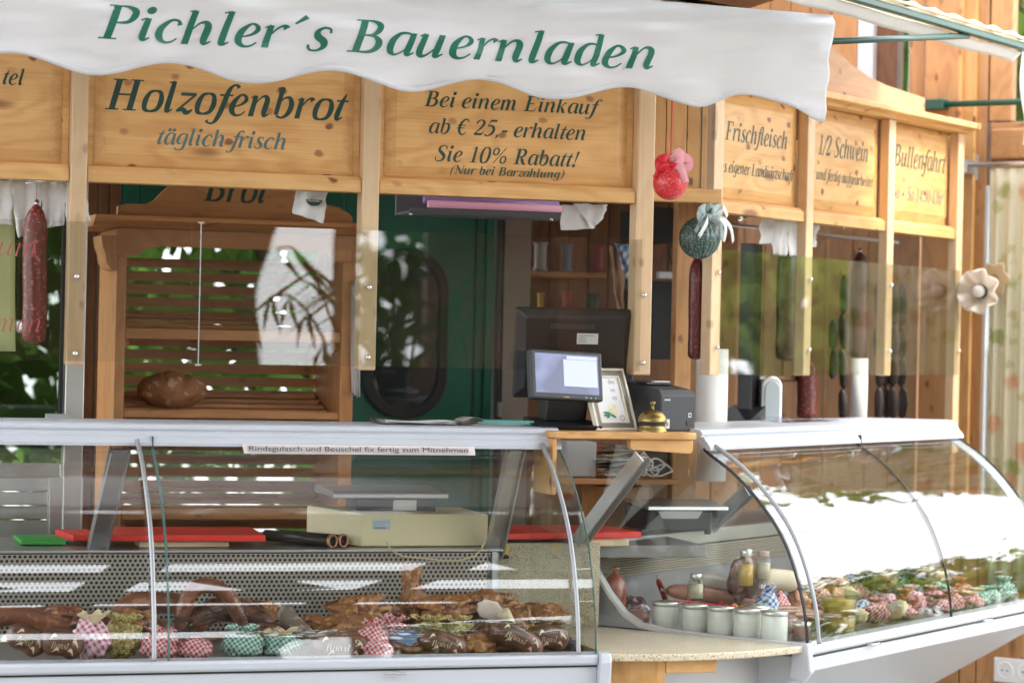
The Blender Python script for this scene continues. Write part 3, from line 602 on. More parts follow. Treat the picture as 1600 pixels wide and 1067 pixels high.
# ------------------------------------------------------------------ RIGHT STALL front
st2 = thing('market_stall', 'pale timber frame of the fresh meat stall round the corner with four posts', 'stall frame', R, .8, .03, 1.46)
def rx(px, py=400): return R.p(px, py, 0)[0]
RP = [(-.045, .045), (.575, .632), (1.155, 1.215), (1.655, 1.715)]
RP = [(rx(1111, 500), rx(1126, 500)), (rx(1257, 500), rx(1268, 500)), (rx(1384, 500), rx(1394, 500)), (rx(1497, 300), rx(1506, 300))]
for i, (a, b) in enumerate(RP): post(st2, R, a, b, 1.466 if i < 3 else 1.2, 2.30, depth=.034, screws=(1.545, 1.76) if i < 3 else (1.55,))
# cornice rail over the signs and the swept pediment
MB().prism([(-.05, 2.335), (.06, 2.335), (.06, 2.30), (-.012, 2.30), (-.02, 2.31), (-.05, 2.315)], -.05, 1.78, 'x').build('cornice', PX, st2, bevel=.003)
pr = [(-.05, 2.336), (1.42, 2.336), (1.42, 2.392), (1.30, 2.397), (1.12, 2.405), (.98, 2.42), (.86, 2.445), (.76, 2.475), (.66, 2.50), (.3, 2.53), (-.05, 2.53)]
MB().prism([(p[0], p[1]) for p in pr], 0, 1, 'y')
pmb = MB(); n_ = len(pr)
pmb.add([(p[0], .0, p[1]) for p in pr] + [(p[0], .03, p[1]) for p in pr], [tuple(range(n_)), tuple(reversed(range(n_, 2 * n_)))] + [(i, n_ + i, n_ + (i + 1) % n_, (i + 1) % n_) for i in range(n_)])
pmb.build('pediment', pine('pinkish_pine', (.66, .36, .17), (.52, .25, .10), 'x'), st2)
MB().box(-.05, 1.8, .05, 1.0, 2.30, 2.33).build('ceiling', WALLX, st2)
rs = []
for i, lab in enumerate(('pine sign reading Frischfleisch aus eigener Landwirtschaft', 'pine sign reading 1/2 Schwein above the meat counter', 'rightmost pine sign reading Bullenfahrt Sa + So 14.30 Uhr')):
    rs.append(sign_board(R, RP[i][1], RP[i + 1][0], 1.935, 2.298, lab))
GR2 = mat('worn_green_letters', (.03, .06, .045), .5)
flat_text(R, 'Frischfleisch', (1132, 218), 1231, 44, .03, GR2, rs[0])
flat_text(R, 'aus eigener Landwirtschaft', (1119, 267), 1239, 29, .03, GR2, rs[0])
flat_text(R, '1/2 Schwein', (1277, 241), 1357, 47, .03, GR2, rs[1])
flat_text(R, 'fix und fertig aufgearbeitet', (1262, 278), 1364, 26, .03, GR2, rs[1])
flat_text(R, 'Bullenfahrt', (1395, 258), 1477, 50, .03, GR2, rs[2])
flat_text(R, 'Sa + So 14.30 Uhr', (1393, 309), 1473, 31, .03, mat('faded_green_letters'), rs[2])

# ------------------------------------------------------------------ acrylic guards
def guard(F, x0, x1, z0, z1, y, label, joint=None):
    t = thing('sneeze_guard', label, 'acrylic guard', F, (x0 + x1) / 2, y, z0, 'acrylic guards on the posts')
    MB().box(x0, x1, y - .004, y, z0, z1).build('sheet', ACRYL, t)
    return t
gz0, gz1 = 1.476, 1.83
guard(L, -2.3, -1.255, gz0, gz1, -.002, 'clear acrylic guard screwed across the leftmost posts in front of the salami')
guard(L, -1.25, -.02, gz0, gz1 + .004, -.002, 'clear acrylic guard in front of bread shelf and till on the left stall')
jx = L.p(312, 460, -.008)[0]
hs = thing('joining_strip', 'thin clear upright strip joining two acrylic sheets before the bread shelf', 'joining strip', L, jx, -.01, gz0)
MB().box(jx - .0013, jx + .0013, -.010, -.0065, gz0 - .002, gz1 + .008).build('strip', mat('frosted_strip', (.42, .42, .43), .3), hs)
for z in (gz0 - .004, gz1 + .008): MB().box(jx - .008, jx + .008, -.011, -.0065, z - .002, z + .002).build('end_cap', mat('frosted_strip'), hs)
ACRYL = glass('acrylic_sheet_long', (.955, .97, .94), 1.85, wave=.0004, wscale=2.5)
guard(R, rx(1124, 500), rx(1497, 500), 1.468, 1.828, -.002, 'clear acrylic guard along the right stall mirroring the curtain')

# ------------------------------------------------------------------ white awning with the lettered valance
aw = thing('awning', 'white cloth awning with scalloped valance and green lettering across the top', 'awning', L, -.7, -.5, 2.15)
def fold(x, z):
    q = (2.42 - z) / .27
    return -.5 + (.010 * math.sin(x * 9 + .8) + .006 * math.sin(x * 23 + z * 9) + .004 * math.sin(x * 41 - z * 22)) * (.2 + q) + .007 * math.sin(z * 60 + x * 4) * max(0, min(1, (x + .4) * 1.2)) - .008 * q + .016 * noise.noise(Vector((x * 2.2, z * 17 + x * 2.5, 0))) + .007 * noise.noise(Vector((x * 6, z * 38 - x * 4, 4)))
def hem2(x):
    if x <= -.058: return 2.152 + .0195 * (1 - math.cos(2 * PI * ((x + 1.579) / .3803)))
    if x <= .064: return 2.152 + .0185 * (1 - math.cos(PI * (x + .058) / .122))
    t = min(1, (x - .064) / .21); return 2.189 - .058 * (1 - math.cos(t * PI * .62)) / (1 - math.cos(PI * .62))
XA0, XA1 = -2.6, .29
def vf(u, v):
    x = XA0 + (XA1 - XA0) * u; zt = 2.415 - .018 * max(0, (x + .3)) ; z = zt + (hem2(x) - zt) * v
    xx = x + (.018 * (1 - v) - .0) * max(0, (x + .2) / .5)
    return (xx, fold(x, z), z)
VN = MB().grid(vf, 560, 70).build('valance', FABRIC, aw, solid=.0012)
MB().grid(lambda u, v: ((lambda x: (x, fold(x, hem2(x)) - .0022, hem2(x) + .001 + .013 * v))(XA0 + (XA1 - XA0) * u)), 400, 1).build('hem', FABRIC, aw, solid=.0008)
# roof cloth sloping up and back
def rf(u, v):
    x = XA0 + (XA1 + .018 - XA0) * u; y = -.5 + 1.2 * v; z = 2.415 - .018 * max(0, x + .3) + .205 * v - .012 * math.sin(v * PI) * (1 + .4 * math.sin(x * 5)); return (x - .0 * v, y, z)
MB().grid(rf, 120, 20).build('roof_cloth', FABRIC, aw, solid=.0012)
MB().tube([(XA0, -.478, 2.398), (.27, -.478, 2.385)], .012, 10).build('front_tube', GREENM, aw)
MB().tube([(.27, -.47, 2.385), (.24, .5, 2.565)], .012, 10).build('side_tube', GREENM, aw)
x0, z0 = -1.577, 2.2385
lettering('Pichler´s Bauernladen', x0, -.172, .121, lambda x, h, lf: (x, fold(x, z0 + h) - .0026 - lf, z0 + h), .95).build('lettering', GREENT, aw)

# ------------------------------------------------------------------ right awning: green bars, cloth edge
aw2 = thing('awning', 'cream topped awning on green tubes at the top right corner', 'awning', R, .5, -.5, 2.45)
zb = 2.485
MB().box(-.75, 1.06, -.512, -.488, zb, zb + .022).build('front_bar', GREENM, aw2, bevel=.004)
def r2(u, v):
    x = -.8 + 1.88 * u; y = -.515 + .75 * v; return (x, y, zb + .026 + .16 * v + .004 * math.sin(x * 30) * (1 - v))
MB().grid(r2, 60, 8).build('roof_cloth', FABRIC2, aw2, solid=.0015)
def r3(u, v):
    x = -.8 + 1.86 * u; return (x, -.484 + .03 * v, zb - .002 - .028 * v - .002 * math.sin(x * 12))
MB().grid(r3, 80, 3).build('inner_hem', FABRIC, aw2, solid=.0015)
def r4(u, v):
    x = -.8 + 1.88 * u; return (x, -.520 - .002 * math.sin(x * 50), zb + .028 + .008 * math.sin(x * 44) * v * .5 + .012 * v)
MB().grid(r4, 200, 2).build('scalloped_edge', FABRIC2, aw2, solid=.0015)
def r5(u, v):
    x = 1.015 + .2 * u; return (x + .004 * math.sin(v * 9), -.508 + .01 * math.sin(u * 14 + v * 5), zb + .02 - .30 * v - .01 * math.sin(u * 9))
MB().grid(r5, 20, 20).build('side_flap', FABRIC, aw2, solid=.0015)
# strut from the corner of the left awning to the right bar
pA = R.M.inverted() @ L.w(.27, -.49, 2.336); xb_, zb_ = R.p(1512, 57, -.49)
MB().tube([pA, (xb_, -.49, zb)], .0095, 10).build('cross_tube', GREENM, aw2)
yb0, zb0 = R.e(1462, 166, XW - .1)
MB().tube([(XW - .14, yb0, zb0), (XW - .14, yb0 - .75, zb0)], .011, 10).build('arm_tube', GREENM, aw2)
MB().box(XW - .165, XW - .104, yb0 - .055, yb0 + .035, zb0 - .018, zb0 + .018).build('arm_socket', GREENM, aw2, bevel=.004)

# ================================================================== more helpers
def xf(mb, M): mb.v = [tuple(M @ Vector(v)) for v in mb.v]; return mb
def bxp(F, name, m, parent, pa, pb, y, depth, bevel=.003, **kw):
    """box whose front face lies at depth y between two photo pixels"""
    cx, cy = (pa[0] + pb[0]) / 2, (pa[1] + pb[1]) / 2
    x0 = F.p(pa[0], cy, y)[0]; x1 = F.p(pb[0], cy, y)[0]; z1 = F.p(cx, pa[1], y)[1]; z0 = F.p(cx, pb[1], y)[1]
    return MB().box(x0, x1, y, y + depth, z0, z1).build(name, m, parent, bevel=bevel, **kw)
def T(name, label, cat, F, px, py, y, group=None):
    x, z = F.p(px, py, y); return thing(name, label, cat, F, x, y, z, group)
def crinkle(F, pts, y, amp=.008, seed=0, nu=14, nv=14, lean=0):
    """crumpled sheet stretched between four pixel corners (tl, tr, br, bl)"""
    P = [Vector((F.p(p[0], p[1], y)[0], y, F.p(p[0], p[1], y)[1])) for p in pts]
    def f(u, v):
        q = (P[0] * (1 - u) + P[1] * u) * (1 - v) + (P[3] * (1 - u) + P[2] * u) * v
        d = noise.noise(Vector((u * 3.1 + seed, v * 2.3, seed * .7))) * amp * 2 + amp * .9 * math.sin(u * 9 + seed + v)
        e_ = noise.noise(Vector((v * 4 + seed * 2, u * 4, 3))) * amp * .8
        return (q.x + e_, q.y + d - lean * v, q.z + e_ * .6)
    return MB().grid(f, nu, nv)

# ================================================================== LEFT STALL interior
# back wall pieces
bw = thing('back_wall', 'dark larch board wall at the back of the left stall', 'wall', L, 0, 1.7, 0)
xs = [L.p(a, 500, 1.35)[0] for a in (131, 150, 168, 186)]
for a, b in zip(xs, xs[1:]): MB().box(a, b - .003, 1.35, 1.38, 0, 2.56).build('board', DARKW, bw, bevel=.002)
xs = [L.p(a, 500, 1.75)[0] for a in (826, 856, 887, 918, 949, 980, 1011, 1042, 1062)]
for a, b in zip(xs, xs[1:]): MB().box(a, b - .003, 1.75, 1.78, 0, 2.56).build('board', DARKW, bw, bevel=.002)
xs = [L.p(a, 500, 2.2)[0] for a in (1040, 1085, 1120)]
for a, b in zip(xs, xs[1:]): MB().box(a, b - .003, 2.0, 2.03, 0, 2.56).build('board', WALLM, bw, bevel=.002)
bxp(L, 'jamb', mat('taupe_painted_post', (.26, .21, .17), .5, vary=.08), bw, (782, 250), (824, 1100), 1.5, .12)
bxp(L, 'edge_strip', BLACK, bw, (772, 250), (780, 1100), 1.49, .06)

# green wagon door with the rounded window
dr = thing('green_door', 'dark green painted door with a rubber framed rounded window behind the till', 'door', L, L.p(670, 900, 1.5)[0], 1.5, 0)
def dx(px, py=500): return L.p(px, py, 1.5)[0]
xw0, xw1 = dx(568), dx(698); zw1, zw0 = L.p(632, 388, 1.5)[1], L.p(632, 654, 1.5)[1]
def stadium(x0, x1, z0, z1, n=12):
    r = (x1 - x0) / 2; r *= .98; P = []
    for (cx, cz, a0) in ((x1 - r, z1 - r, 0), (x0 + r, z1 - r, 90), (x0 + r, z0 + r, 180), (x1 - r, z0 + r, 270)):
        for k in range(n + 1): a = math.radians(a0 + 90 * k / n); P.append((cx + r * math.cos(a), cz + r * math.sin(a)))
    return P
def ring(outer, inner, y0, y1):
    mb = MB(); n = len(outer)
    V = [(p[0], y0, p[1]) for p in outer] + [(p[0], y0, p[1]) for p in inner] + [(p[0], y1, p[1]) for p in outer] + [(p[0], y1, p[1]) for p in inner]
    F = []
    for i in range(n):
        j = (i + 1) % n
        F += [(i, j, n + j, n + i), (2 * n + i, 3 * n + i, 3 * n + j, 2 * n + j), (i, 2 * n + i, 2 * n + j, j), (n + i, n + j, 3 * n + j, 3 * n + i)]
    return mb.add(V, F)
# door leaf: outline with the opening cut out
X0, X1 = dx(536), dx(770); Z0, Z1 = .1, 2.5
st = stadium(xw0 + .006, xw1 - .006, zw0 + .006, zw1 - .006)
def on_rect(p):
    cx, cz = (xw0 + xw1) / 2, (zw0 + zw1) / 2; dxx, dz = p[0] - cx, p[1] - cz; ks = []
    if dxx > 1e-6: ks.append((X1 - cx) / dxx)
    if dxx < -1e-6: ks.append((X0 - cx) / dxx)
    if dz > 1e-6: ks.append((Z1 - cz) / dz)
    if dz < -1e-6: ks.append((Z0 - cz) / dz)
    k = min(ks); return (cx + dxx * k, cz + dz * k)
rect = [on_rect(p) for p in st]
ring(rect, st, 1.5, 1.53).build('door_leaf', DOORG, dr)
for (cx_, cz_) in ((X0, Z0), (X1, Z0), (X0, Z1), (X1, Z1)):
    pass
MB().box(dx(140), X0 - .004, 1.505, 1.53, L.p(400, 352, 1.5)[1], 2.5).build('upper_panel', DOORG, dr)
for a, b in ((140, 186), (186, 214), (214, 260), (260, 330)):
    MB().box(dx(a) + .002, dx(b) - .002, 1.495, 1.504, 1.95, 2.5).build('panel_board', DOORG, dr, bevel=.002)
MB().box(dx(741), dx(744), 1.494, 1.4995, Z0, Z1).build('seam', mat('deep_green_seam', (0, .05, .03), .4), dr)
MB().box(dx(757), dx(764), 1.488, 1.4995, Z0, Z1).build('edge_moulding', DOORG, dr, bevel=.002)
def inset(P, k): 
    cx, cz = (xw0 + xw1) / 2, (zw0 + zw1) / 2; w = (xw1 - xw0) / 2; h = (zw1 - zw0) / 2
    return [(cx + (p[0] - cx) * (w - k) / w, cz + (p[1] - cz) * (h - k) / h) for p in P]
so_ = stadium(xw0, xw1, zw0, zw1)
ring(so_, inset(so_, .030), 1.478, 1.502).build('window_seal', RUBBER, dr, bevel=.004)
wi = inset(so_, .028); MB().add([(p[0], 1.495, p[1]) for p in wi] + [(p[0], 1.50, p[1]) for p in wi], [tuple(range(len(wi))), tuple(reversed(range(len(wi), 2 * len(wi))))]).build('window', glass('smoked_glass', (.30, .33, .33), 1.6, wave=.002, wscale=3), dr)
MB().box(dx(775), dx(781), 1.45, 1.47, L.p(775, 650, 1.5)[1], L.p(775, 628, 1.5)[1]).build('latch', STEEL, dr)
# dim room behind the door
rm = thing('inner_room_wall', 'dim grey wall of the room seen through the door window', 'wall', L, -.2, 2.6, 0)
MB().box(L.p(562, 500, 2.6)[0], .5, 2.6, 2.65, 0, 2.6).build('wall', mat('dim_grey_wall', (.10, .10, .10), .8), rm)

# bread shelf
CY = .82
bs = thing('bread_shelf', 'pine bread shelf unit with slatted back and Brot lettered on its shaped top board', 'shelf unit', L, -.98, CY, 0)
def cxx(px, py, y=CY): return L.p(px, py, y)
xl0 = cxx(180, 500)[0]; xl1 = cxx(196, 500)[0]; xr0 = cxx(540, 500)[0] - .012; xr1 = cxx(554, 500)[0]
zt = cxx(350, 362)[1]
MB().box(xl0, xl1, CY, CY + .36, .3, zt).build('side_panel', CABZ, bs, bevel=.003)
MB().box(xr0, xr1, CY, CY + .36, .3, zt).build('side_panel', CABZ, bs, bevel=.003)
# arched fascia
za = cxx(350, 404)[1]; zb2 = cxx(350, 393)[1]
fx0, fx1 = xl0 - .003, xr1 - .02; P = [(fx0, zt), (fx1, zt), (fx1, za), (fx1 - .045, za), (fx1 - .055, za + .008), (fx1 - .075, za + .02), (fx1 - .11, zb2 + .008), (fx0 + .13, zb2 + .008), (fx0 + .09, za + .022), (fx0 + .065, za + .004), (fx0 + .05, za), (fx0, za)]
n_ = len(P); MB().add([(p[0], CY - .018, p[1]) for p in P] + [(p[0], CY - .002, p[1]) for p in P], [tuple(reversed(range(n_))), tuple(range(n_, 2 * n_))] + [(i, (i + 1) % n_, n_ + (i + 1) % n_, n_ + i) for i in range(n_)]).build('fascia', CABM, bs, bevel=.002)
MB().prism([(CY - .10, zt + .034), (CY + .38, zt + .034), (CY + .38, zt + .002), (CY - .05, zt + .002), (CY - .08, zt + .016), (CY - .10, zt + .02)], cxx(148, 355, CY - .1)[0], cxx(566, 370, CY - .1)[0], 'x').build('cornice', CABM, bs, bevel=.003)
zc = zt + .035
px_ = [(183, 0), (183, .026), (199, .034), (228, .034), (240, .046), (253, .072), (275, .11), (300, .14), (440, .14), (470, .11), (490, .08), (510, .052), (530, .046), (545, .03), (551, .018), (551, 0)]
P = [(cxx(a, 340, CY - .05)[0], zc + b) for a, b in px_]; n_ = len(P)
MB().add([(p[0], CY - .05, p[1]) for p in P] + [(p[0], CY - .028, p[1]) for p in P], [tuple(range(n_)), tuple(reversed(range(n_, 2 * n_)))] + [(i, n_ + i, n_ + (i + 1) % n_, (i + 1) % n_) for i in range(n_)]).build('top_board', CABM, bs, bevel=.003)
flat_text(L, 'Brot', (315, 314), 418, 62, CY - .05, GREENL, bs)
# corbel
P = [(158, 368), (182, 368), (182, 422), (172, 420), (166, 410), (164, 396), (160, 385)]
P = [(cxx(a, b, CY - .0)[0], cxx(a, b, CY)[1]) for a, b in P]; n_ = len(P)
MB().add([(p[0] - .002, CY - .02, p[1]) for p in P] + [(p[0] - .002, CY + .16, p[1]) for p in P], [tuple(reversed(range(n_))), tuple(range(n_, 2 * n_))] + [(i, (i + 1) % n_, n_ + (i + 1) % n_, n_ + i) for i in range(n_)]).build('corbel', CABZ, bs)
# back slats
YB = CY + .33
for k in range(26):
    z1 = L.p(350, 405 + 20.2 * k, YB)[1]; z1 -= 0
    if z1 < .75: break
    MB().box(xl1 + .001, xr0 - .001, YB, YB + .012, z1 - .0325, z1 - .004).build('slat', CABM, bs)
# shelves: front lip plus tilted slats
def slat_shelf(py, lip):
    z = cxx(350, py)[1]
    MB().box(xl1 + .001, xr0 - .001, CY + .004, CY + .022, z - lip, z).build('shelf_lip', CABM, bs, bevel=.002)
    for j in range(5):
        yy = CY + .045 + j * .058; zz = z - .012 + j * .014
        MB().box(xl1 + .012, xr0 - .012, yy, yy + .04, zz - .012, zz).build('shelf_slat', CABM, bs, bevel=.002)
    for a, b in ((xl1 + .001, xl1 + .016), (xr0 - .016, xr0 - .001)):
        xf(MB().box(a, b, -.15, .15, -.012, .012), Matrix.Translation((0, CY + .18, z - .008)) @ Matrix.Rotation(math.radians(13), 4, 'X')).build('runner', CABM, bs)
    return z
slat_shelf(516, .030); zl = slat_shelf(642, .022); slat_shelf(795, .03)
MB().box(xl1 + .001, xr0 - .001, CY + .01, YB, .5, .86).build('base_cabinet', CABM, bs)
# the loaf
lx, lz = L.p(268, 634, .93)
def loaf(u, v):
    th = u * 2 * PI; ph = v * PI; d = Vector((math.sin(ph) * math.cos(th), math.sin(ph) * math.sin(th), math.cos(ph)))
    k = 1 + .10 * noise.noise(d * 2.2) - .16 * math.exp(-((d.x - .15 - .25 * d.z) / .09) ** 2) * max(0, d.z * .6 + .5) - .12 * math.exp(-((d.x + .45 - .2 * d.z) / .07) ** 2) * max(0, d.z) + .02 * noise.noise(d * 9) + .03 * math.sin(d.x * 38 + d.z * 14) * max(0, d.x) ** .5 * (d.z > -.3)
    return (lx + d.x * .099 * k, .93 + d.y * .075 * k, lz + .046 + max(-.046, d.z * .056 * k))
single('bread_loaf', 'round dark crusted bread loaf on the slatted shelf', 'bread', L, MB().grid(loaf, 90, 48), speckle('rye_crust', (.25, .105, .04), (.40, .24, .13), 34, .37, .75, 0, .5), lx, .93, lz)
# papers hung at the right side of the shelf
hp = thing('paper_bag_bundle', 'flattened paper bags hanging at the right side of the bread shelf', 'paper bags', L, xr1 + .01, CY, L.p(552, 615, CY)[1])
for k in range(3): crinkle(L, [(548 + 4 * k, 440 + 6 * k), (560 + k, 441 + 5 * k), (560 + k, 612 + 4 * k), (549 + 4 * k, 615 + 3 * k)], CY - .008 - .006 * k, .003, k, 6, 12).build('paper_bag', mat('greyish_paper', (.55, .50, .50), .8), hp, solid=.0006)
# brass hooks on the dark wall
hk = T('coat_hook', 'small brass hook on the dark wall left of the bread shelf', 'hook', L, 168, 462, 1.3)
x_, z_ = L.p(166, 455, 1.34); MB().tube([(x_ - .01, 1.34, z_), (x_ - .01, 1.31, z_ - .012), (x_ + .004, 1.30, z_ - .02), (x_ + .016, 1.305, z_ - .01), (x_ + .02, 1.315, z_ + .012)], .0028, 8).build('hook', BRASS, hk)

# steel cabinet with glass door at far left
fg = thing('steel_cabinet', 'stainless steel cabinet with glass door and drawers at the far left', 'cabinet', L, -1.7, .6, 0)
def fx(px, py, y=.6): return L.p(px, py, y)
MB().box(fx(104, 500)[0], fx(134, 500)[0], .6, .66, .3, 2.45).build('upright', STEEL, fg, bevel=.003)
MB().box(-2.6, fx(103, 500)[0], .63, .636, fx(50, 700)[1], 2.45).build('glass_door', glass('tinted_door_glass', (.50, .53, .50)), fg)
MB().box(fx(96, 500)[0], fx(102, 500)[0], .615, .64, fx(50, 690)[1], 2.45).build('door_seal', RUBBER, fg, bevel=.002)
MB().box(-2.6, fx(100, 500)[0], .60, .64, fx(50, 690)[1], fx(50, 657)[1]).build('door_rail', BLACK, fg)
MB().box(fx(70, 655)[0], fx(107, 650)[0], .58, .599, fx(80, 655)[1], fx(80, 646)[1]).build('door_hinge', GREYP, fg, bevel=.002)
MB().box(-2.6, fx(94, 730)[0], .57, .60, fx(50, 745)[1], fx(50, 723)[1]).build('drawer_handle', ALUD, fg, bevel=.005)
for a, b in ((746, 768), (769, 790), (791, 812), (813, 850)): MB().box(-2.6, fx(76, 780)[0], .602, .62, fx(50, b)[1] + .002, fx(50, a)[1]).build('drawer_front', STEEL, fg, bevel=.003)
MB().box(fx(77, 780)[0], fx(130, 780)[0], .605, .66, .3, fx(80, 747)[1]).build('side_plate', STEEL, fg, bevel=.002)
# hedge behind glass
yc = thing('handwritten_card', 'pale yellow-green card with red handwriting behind the leftmost acrylic', 'card', L, -1.74, .08, 1.55)
crinkle(L, [(-40, 318), (23, 320), (24, 549), (-40, 548)], .22, .002, 2, 6, 8).build('card', mat('lime_paper', (.46, .48, .22), .8, vary=.1, vscale=9), yc, solid=.0008)
REDH = mat('red_marker', (.42, .07, .08), .6)
def hand_text(s, a, bx, em): 
    o = flat_text(L, s, a, bx, em, .0, REDH, yc, .55); 
    return o
x0_, z0_ = L.p(-46, 402, .21); x1_, _ = L.p(48, 402, .21)
lettering('num', x0_, x1_, .075, lambda x, h, lf: (x, -.0075 - lf, z0_ + h), .45).build('lettering', REDH, yc)
x0_, z0_ = L.p(-10, 518, .0); x1_, _ = L.p(66, 518, .0)
lettering('men', x0_, x1_, .075, lambda x, h, lf: (x, -.0075 - lf, z0_ + h), .45).build('lettering', REDH, yc)

# sausages that hang on strings
SAL = speckle('salami_skin', (.16, .020, .012), (.42, .14, .10), 120, .36, .42, .2, .5, 60, (.10, .015, .012))
SALD = speckle('dark_salami_skin', (.055, .014, .010), (.14, .05, .035), 120, .36, .42, .2, .5)
CHN = mat('black_smoked_skin', (.022, .010, .008), .45, bump=.5, bscale=60)
STR = mat('string', (.45, .38, .30), .9)
def salami(F, px, pt, pb, y, rpx, label, m=SAL, tie=True, group=None, top=None):
    x, zt_ = F.p(px, pt, y); _, zb_ = F.p(px, pb, y); d = F.w(x, y, zt_).y; r = rpx * d / FOC
    t = thing('salami', label, 'salami', F, x, y, zb_, group); h = zt_ - zb_
    rr = [.25, .72, .95, 1, 1.0, .98, 1, .97, .98, .9, .62, .30, .12, .2, .12]; zz = [0, .012, .035, .08, .2, .35, .5, .65, .78, .86, .92, .955, .97, .985, 1]
    MB().tube([(x + .002 * math.sin(z * 7), y, zb_ + z * h) for z in zz], [r * a for a in rr], 22).build('skin', m, t)
    MB().lathe([(0, -.004), (.004, -.004), (.005, 0), (.004, .004), (0, .004)], (x, y, zt_ - .014 * h * 2), 12).build('clip', CHROME, t)
    if tie: MB().tube([(x, y, zt_ - .01), (x, y, top or zt_ + .14)], .0012, 6).build('string', STR, t)
    return t
salami(L, 57, 312, 537, .10, 19, 'long red-brown salami hanging left of the leftmost post', top=1.94)
salami(R, 1090, 395, 562, .06, 12.5, 'slim dark red salami hanging below the green ball', mat_ if False else speckle('deep_red_salami', (.11, .012, .010), (.26, .05, .04), 120, .36, .42, .2, .5))
salami(R, 1231, 374, 564, .20, 16, 'dark salami hanging behind the acrylic left of the second right post', SALD)
salami(R, 1344, 388, 560, .22, 15, 'dark salami hanging behind the acrylic left of the third right post', SALD)
salami(R, 1262, 560, 654, .30, 16, 'stout brick-red salami behind the right counter beside the silver slicer')
def chain(F, px, pts, y, rpx, label, group=None):
    x, z = F.p(px, pts[-1], y); t = thing('sausage_string', label, 'sausages', F, x, y, z, group)
    for a, b in zip(pts, pts[1:]):
        xa, za_ = F.p(px + random.uniform(-3, 3), a, y); xb2, zb3 = F.p(px + random.uniform(-2, 2), b, y); r = rpx * F.w(x, y, z).y / FOC
        MB().tube([(xa, y, za_), (xa + r * .3, y, za_ - (za_ - zb3) * .15), ((xa + xb2) / 2 + r * .5, y, (za_ + zb3) / 2), (xb2 + r * .2, y, zb3 + (za_ - zb3) * .12), (xb2, y, zb3)], [r * .25, r * .8, r, r * .8, r * .25], 12).build('sausage', CHN, t)
    return t
chain(R, 1302, (500, 545, 592), .2, 8, 'short black smoked sausage pair hanging left of the white paper roll')
chain(R, 1318, (430, 490, 545, 608, 656), .25, 8, 'string of black smoked sausages hanging against the white paper roll')
for k, px in enumerate((1372, 1384, 1396, 1408)):
    chain(R, px, (440, 510, 560, 604, 655), .25 + .03 * (k % 2), 8, ('leftmost', 'second', 'third', 'rightmost')[k] + ' of the four black sausage strings hung close together on the right')
# hanging rod for them
hr = thing('hanging_rail', 'dark iron rail across the right stall that the sausages hang from', 'rail', R, 1.2, .22, 1.55)
x0_, z0_ = R.p(1215, 592, .32); x1_, _ = R.p(1262, 592, .32)
MB().tube([(x0_, .34, z0_), (x0_ + .3, .34, z0_)], .010, 10).build('rail_stub', DARKW, hr)
MB().tube([(.3, .24, 1.925), (1.75, .24, 1.925)], .006, 8).build('rail', STEEL, hr)

# paper bags and cloths under the signs
def bag(F, quads, y, label, m=WHITEP, cat='paper bags', name='paper_bag_bundle'):
    cx = sum(q[0] for q in quads[0]) / 4; by = max(q[1] for q in quads[0]); t = T(name, label, cat, F, cx, by, y)
    for k, q in enumerate(quads): crinkle(F, q, y + .008 * k, .006, k * 2.3 + cx, 12, 12).build('paper_bag', m, t, solid=.0006)
    return t
bag(L, [[(-30, 280), (20, 282), (19, 352), (-30, 350)], [(14, 281), (66, 283), (62, 360), (28, 372)], [(60, 283), (104, 285), (100, 352), (70, 357)], [(100, 285), (131, 286), (141, 345), (104, 352)]], .14, 'white paper bags clipped under the far left sign')
pb2 = bag(L, [[(464, 296), (512, 298), (505, 349), (456, 334)]], .12, 'white paper bag with a green round logo under the Holzofenbrot sign')
xq, zq = L.p(491, 312, .105)
MB().add([(xq + .022 * math.cos(a), .109 - .002, zq + (.017 * math.sin(a))) for a in [PI + k * PI / 12 for k in range(13)]], [tuple(range(13))]).build('logo', GREENL, pb2)
lettering('Bauernladen', xq - .018, xq + .017, .008, lambda x, h, lf: (x, .1065 - lf, zq - .006 + h), 1.0).build('lettering', WHITEP, pb2)
bag(L, [[(895, 318), (950, 320), (940, 345), (925, 358)], [(878, 320), (932, 320), (930, 357), (876, 360)]], .2, 'crumpled white paper hanging right of the pink lamp')
bag(R, [[(1188, 342), (1212, 343), (1208, 380), (1185, 381)], [(1205, 344), (1232, 344), (1224, 400), (1210, 398)], [(1228, 346), (1246, 346), (1247, 400), (1232, 400)], [(1262, 350), (1281, 352), (1276, 386), (1262, 388)]], .12, 'white cloth strips hanging under the Frischfleisch sign')
# metal clamps
for F, px, py, y, lab in ((L, 58, 282, .05, 'small metal clip under the far left sign'), (R, 1160, 341, .05, 'metal clamp under the Frischfleisch sign'), (R, 1322, 353, .05, 'metal clamp under the 1/2 Schwein sign')):
    x_, z_ = F.p(px, py, y); t = thing('metal_clip', lab, 'clip', F, x_, y, z_)
    MB().tube([(x_ - .035, y - .01, z_ + .004), (x_ + .0, y, z_ - .002), (x_ + .045, y + .01, z_ + .004)], [.003, .005, .003], 8).tube([(x_ - .03, y - .005, z_ - .008), (x_ + .04, y + .01, z_)], .003, 8).build('jaws', CHROME, t)

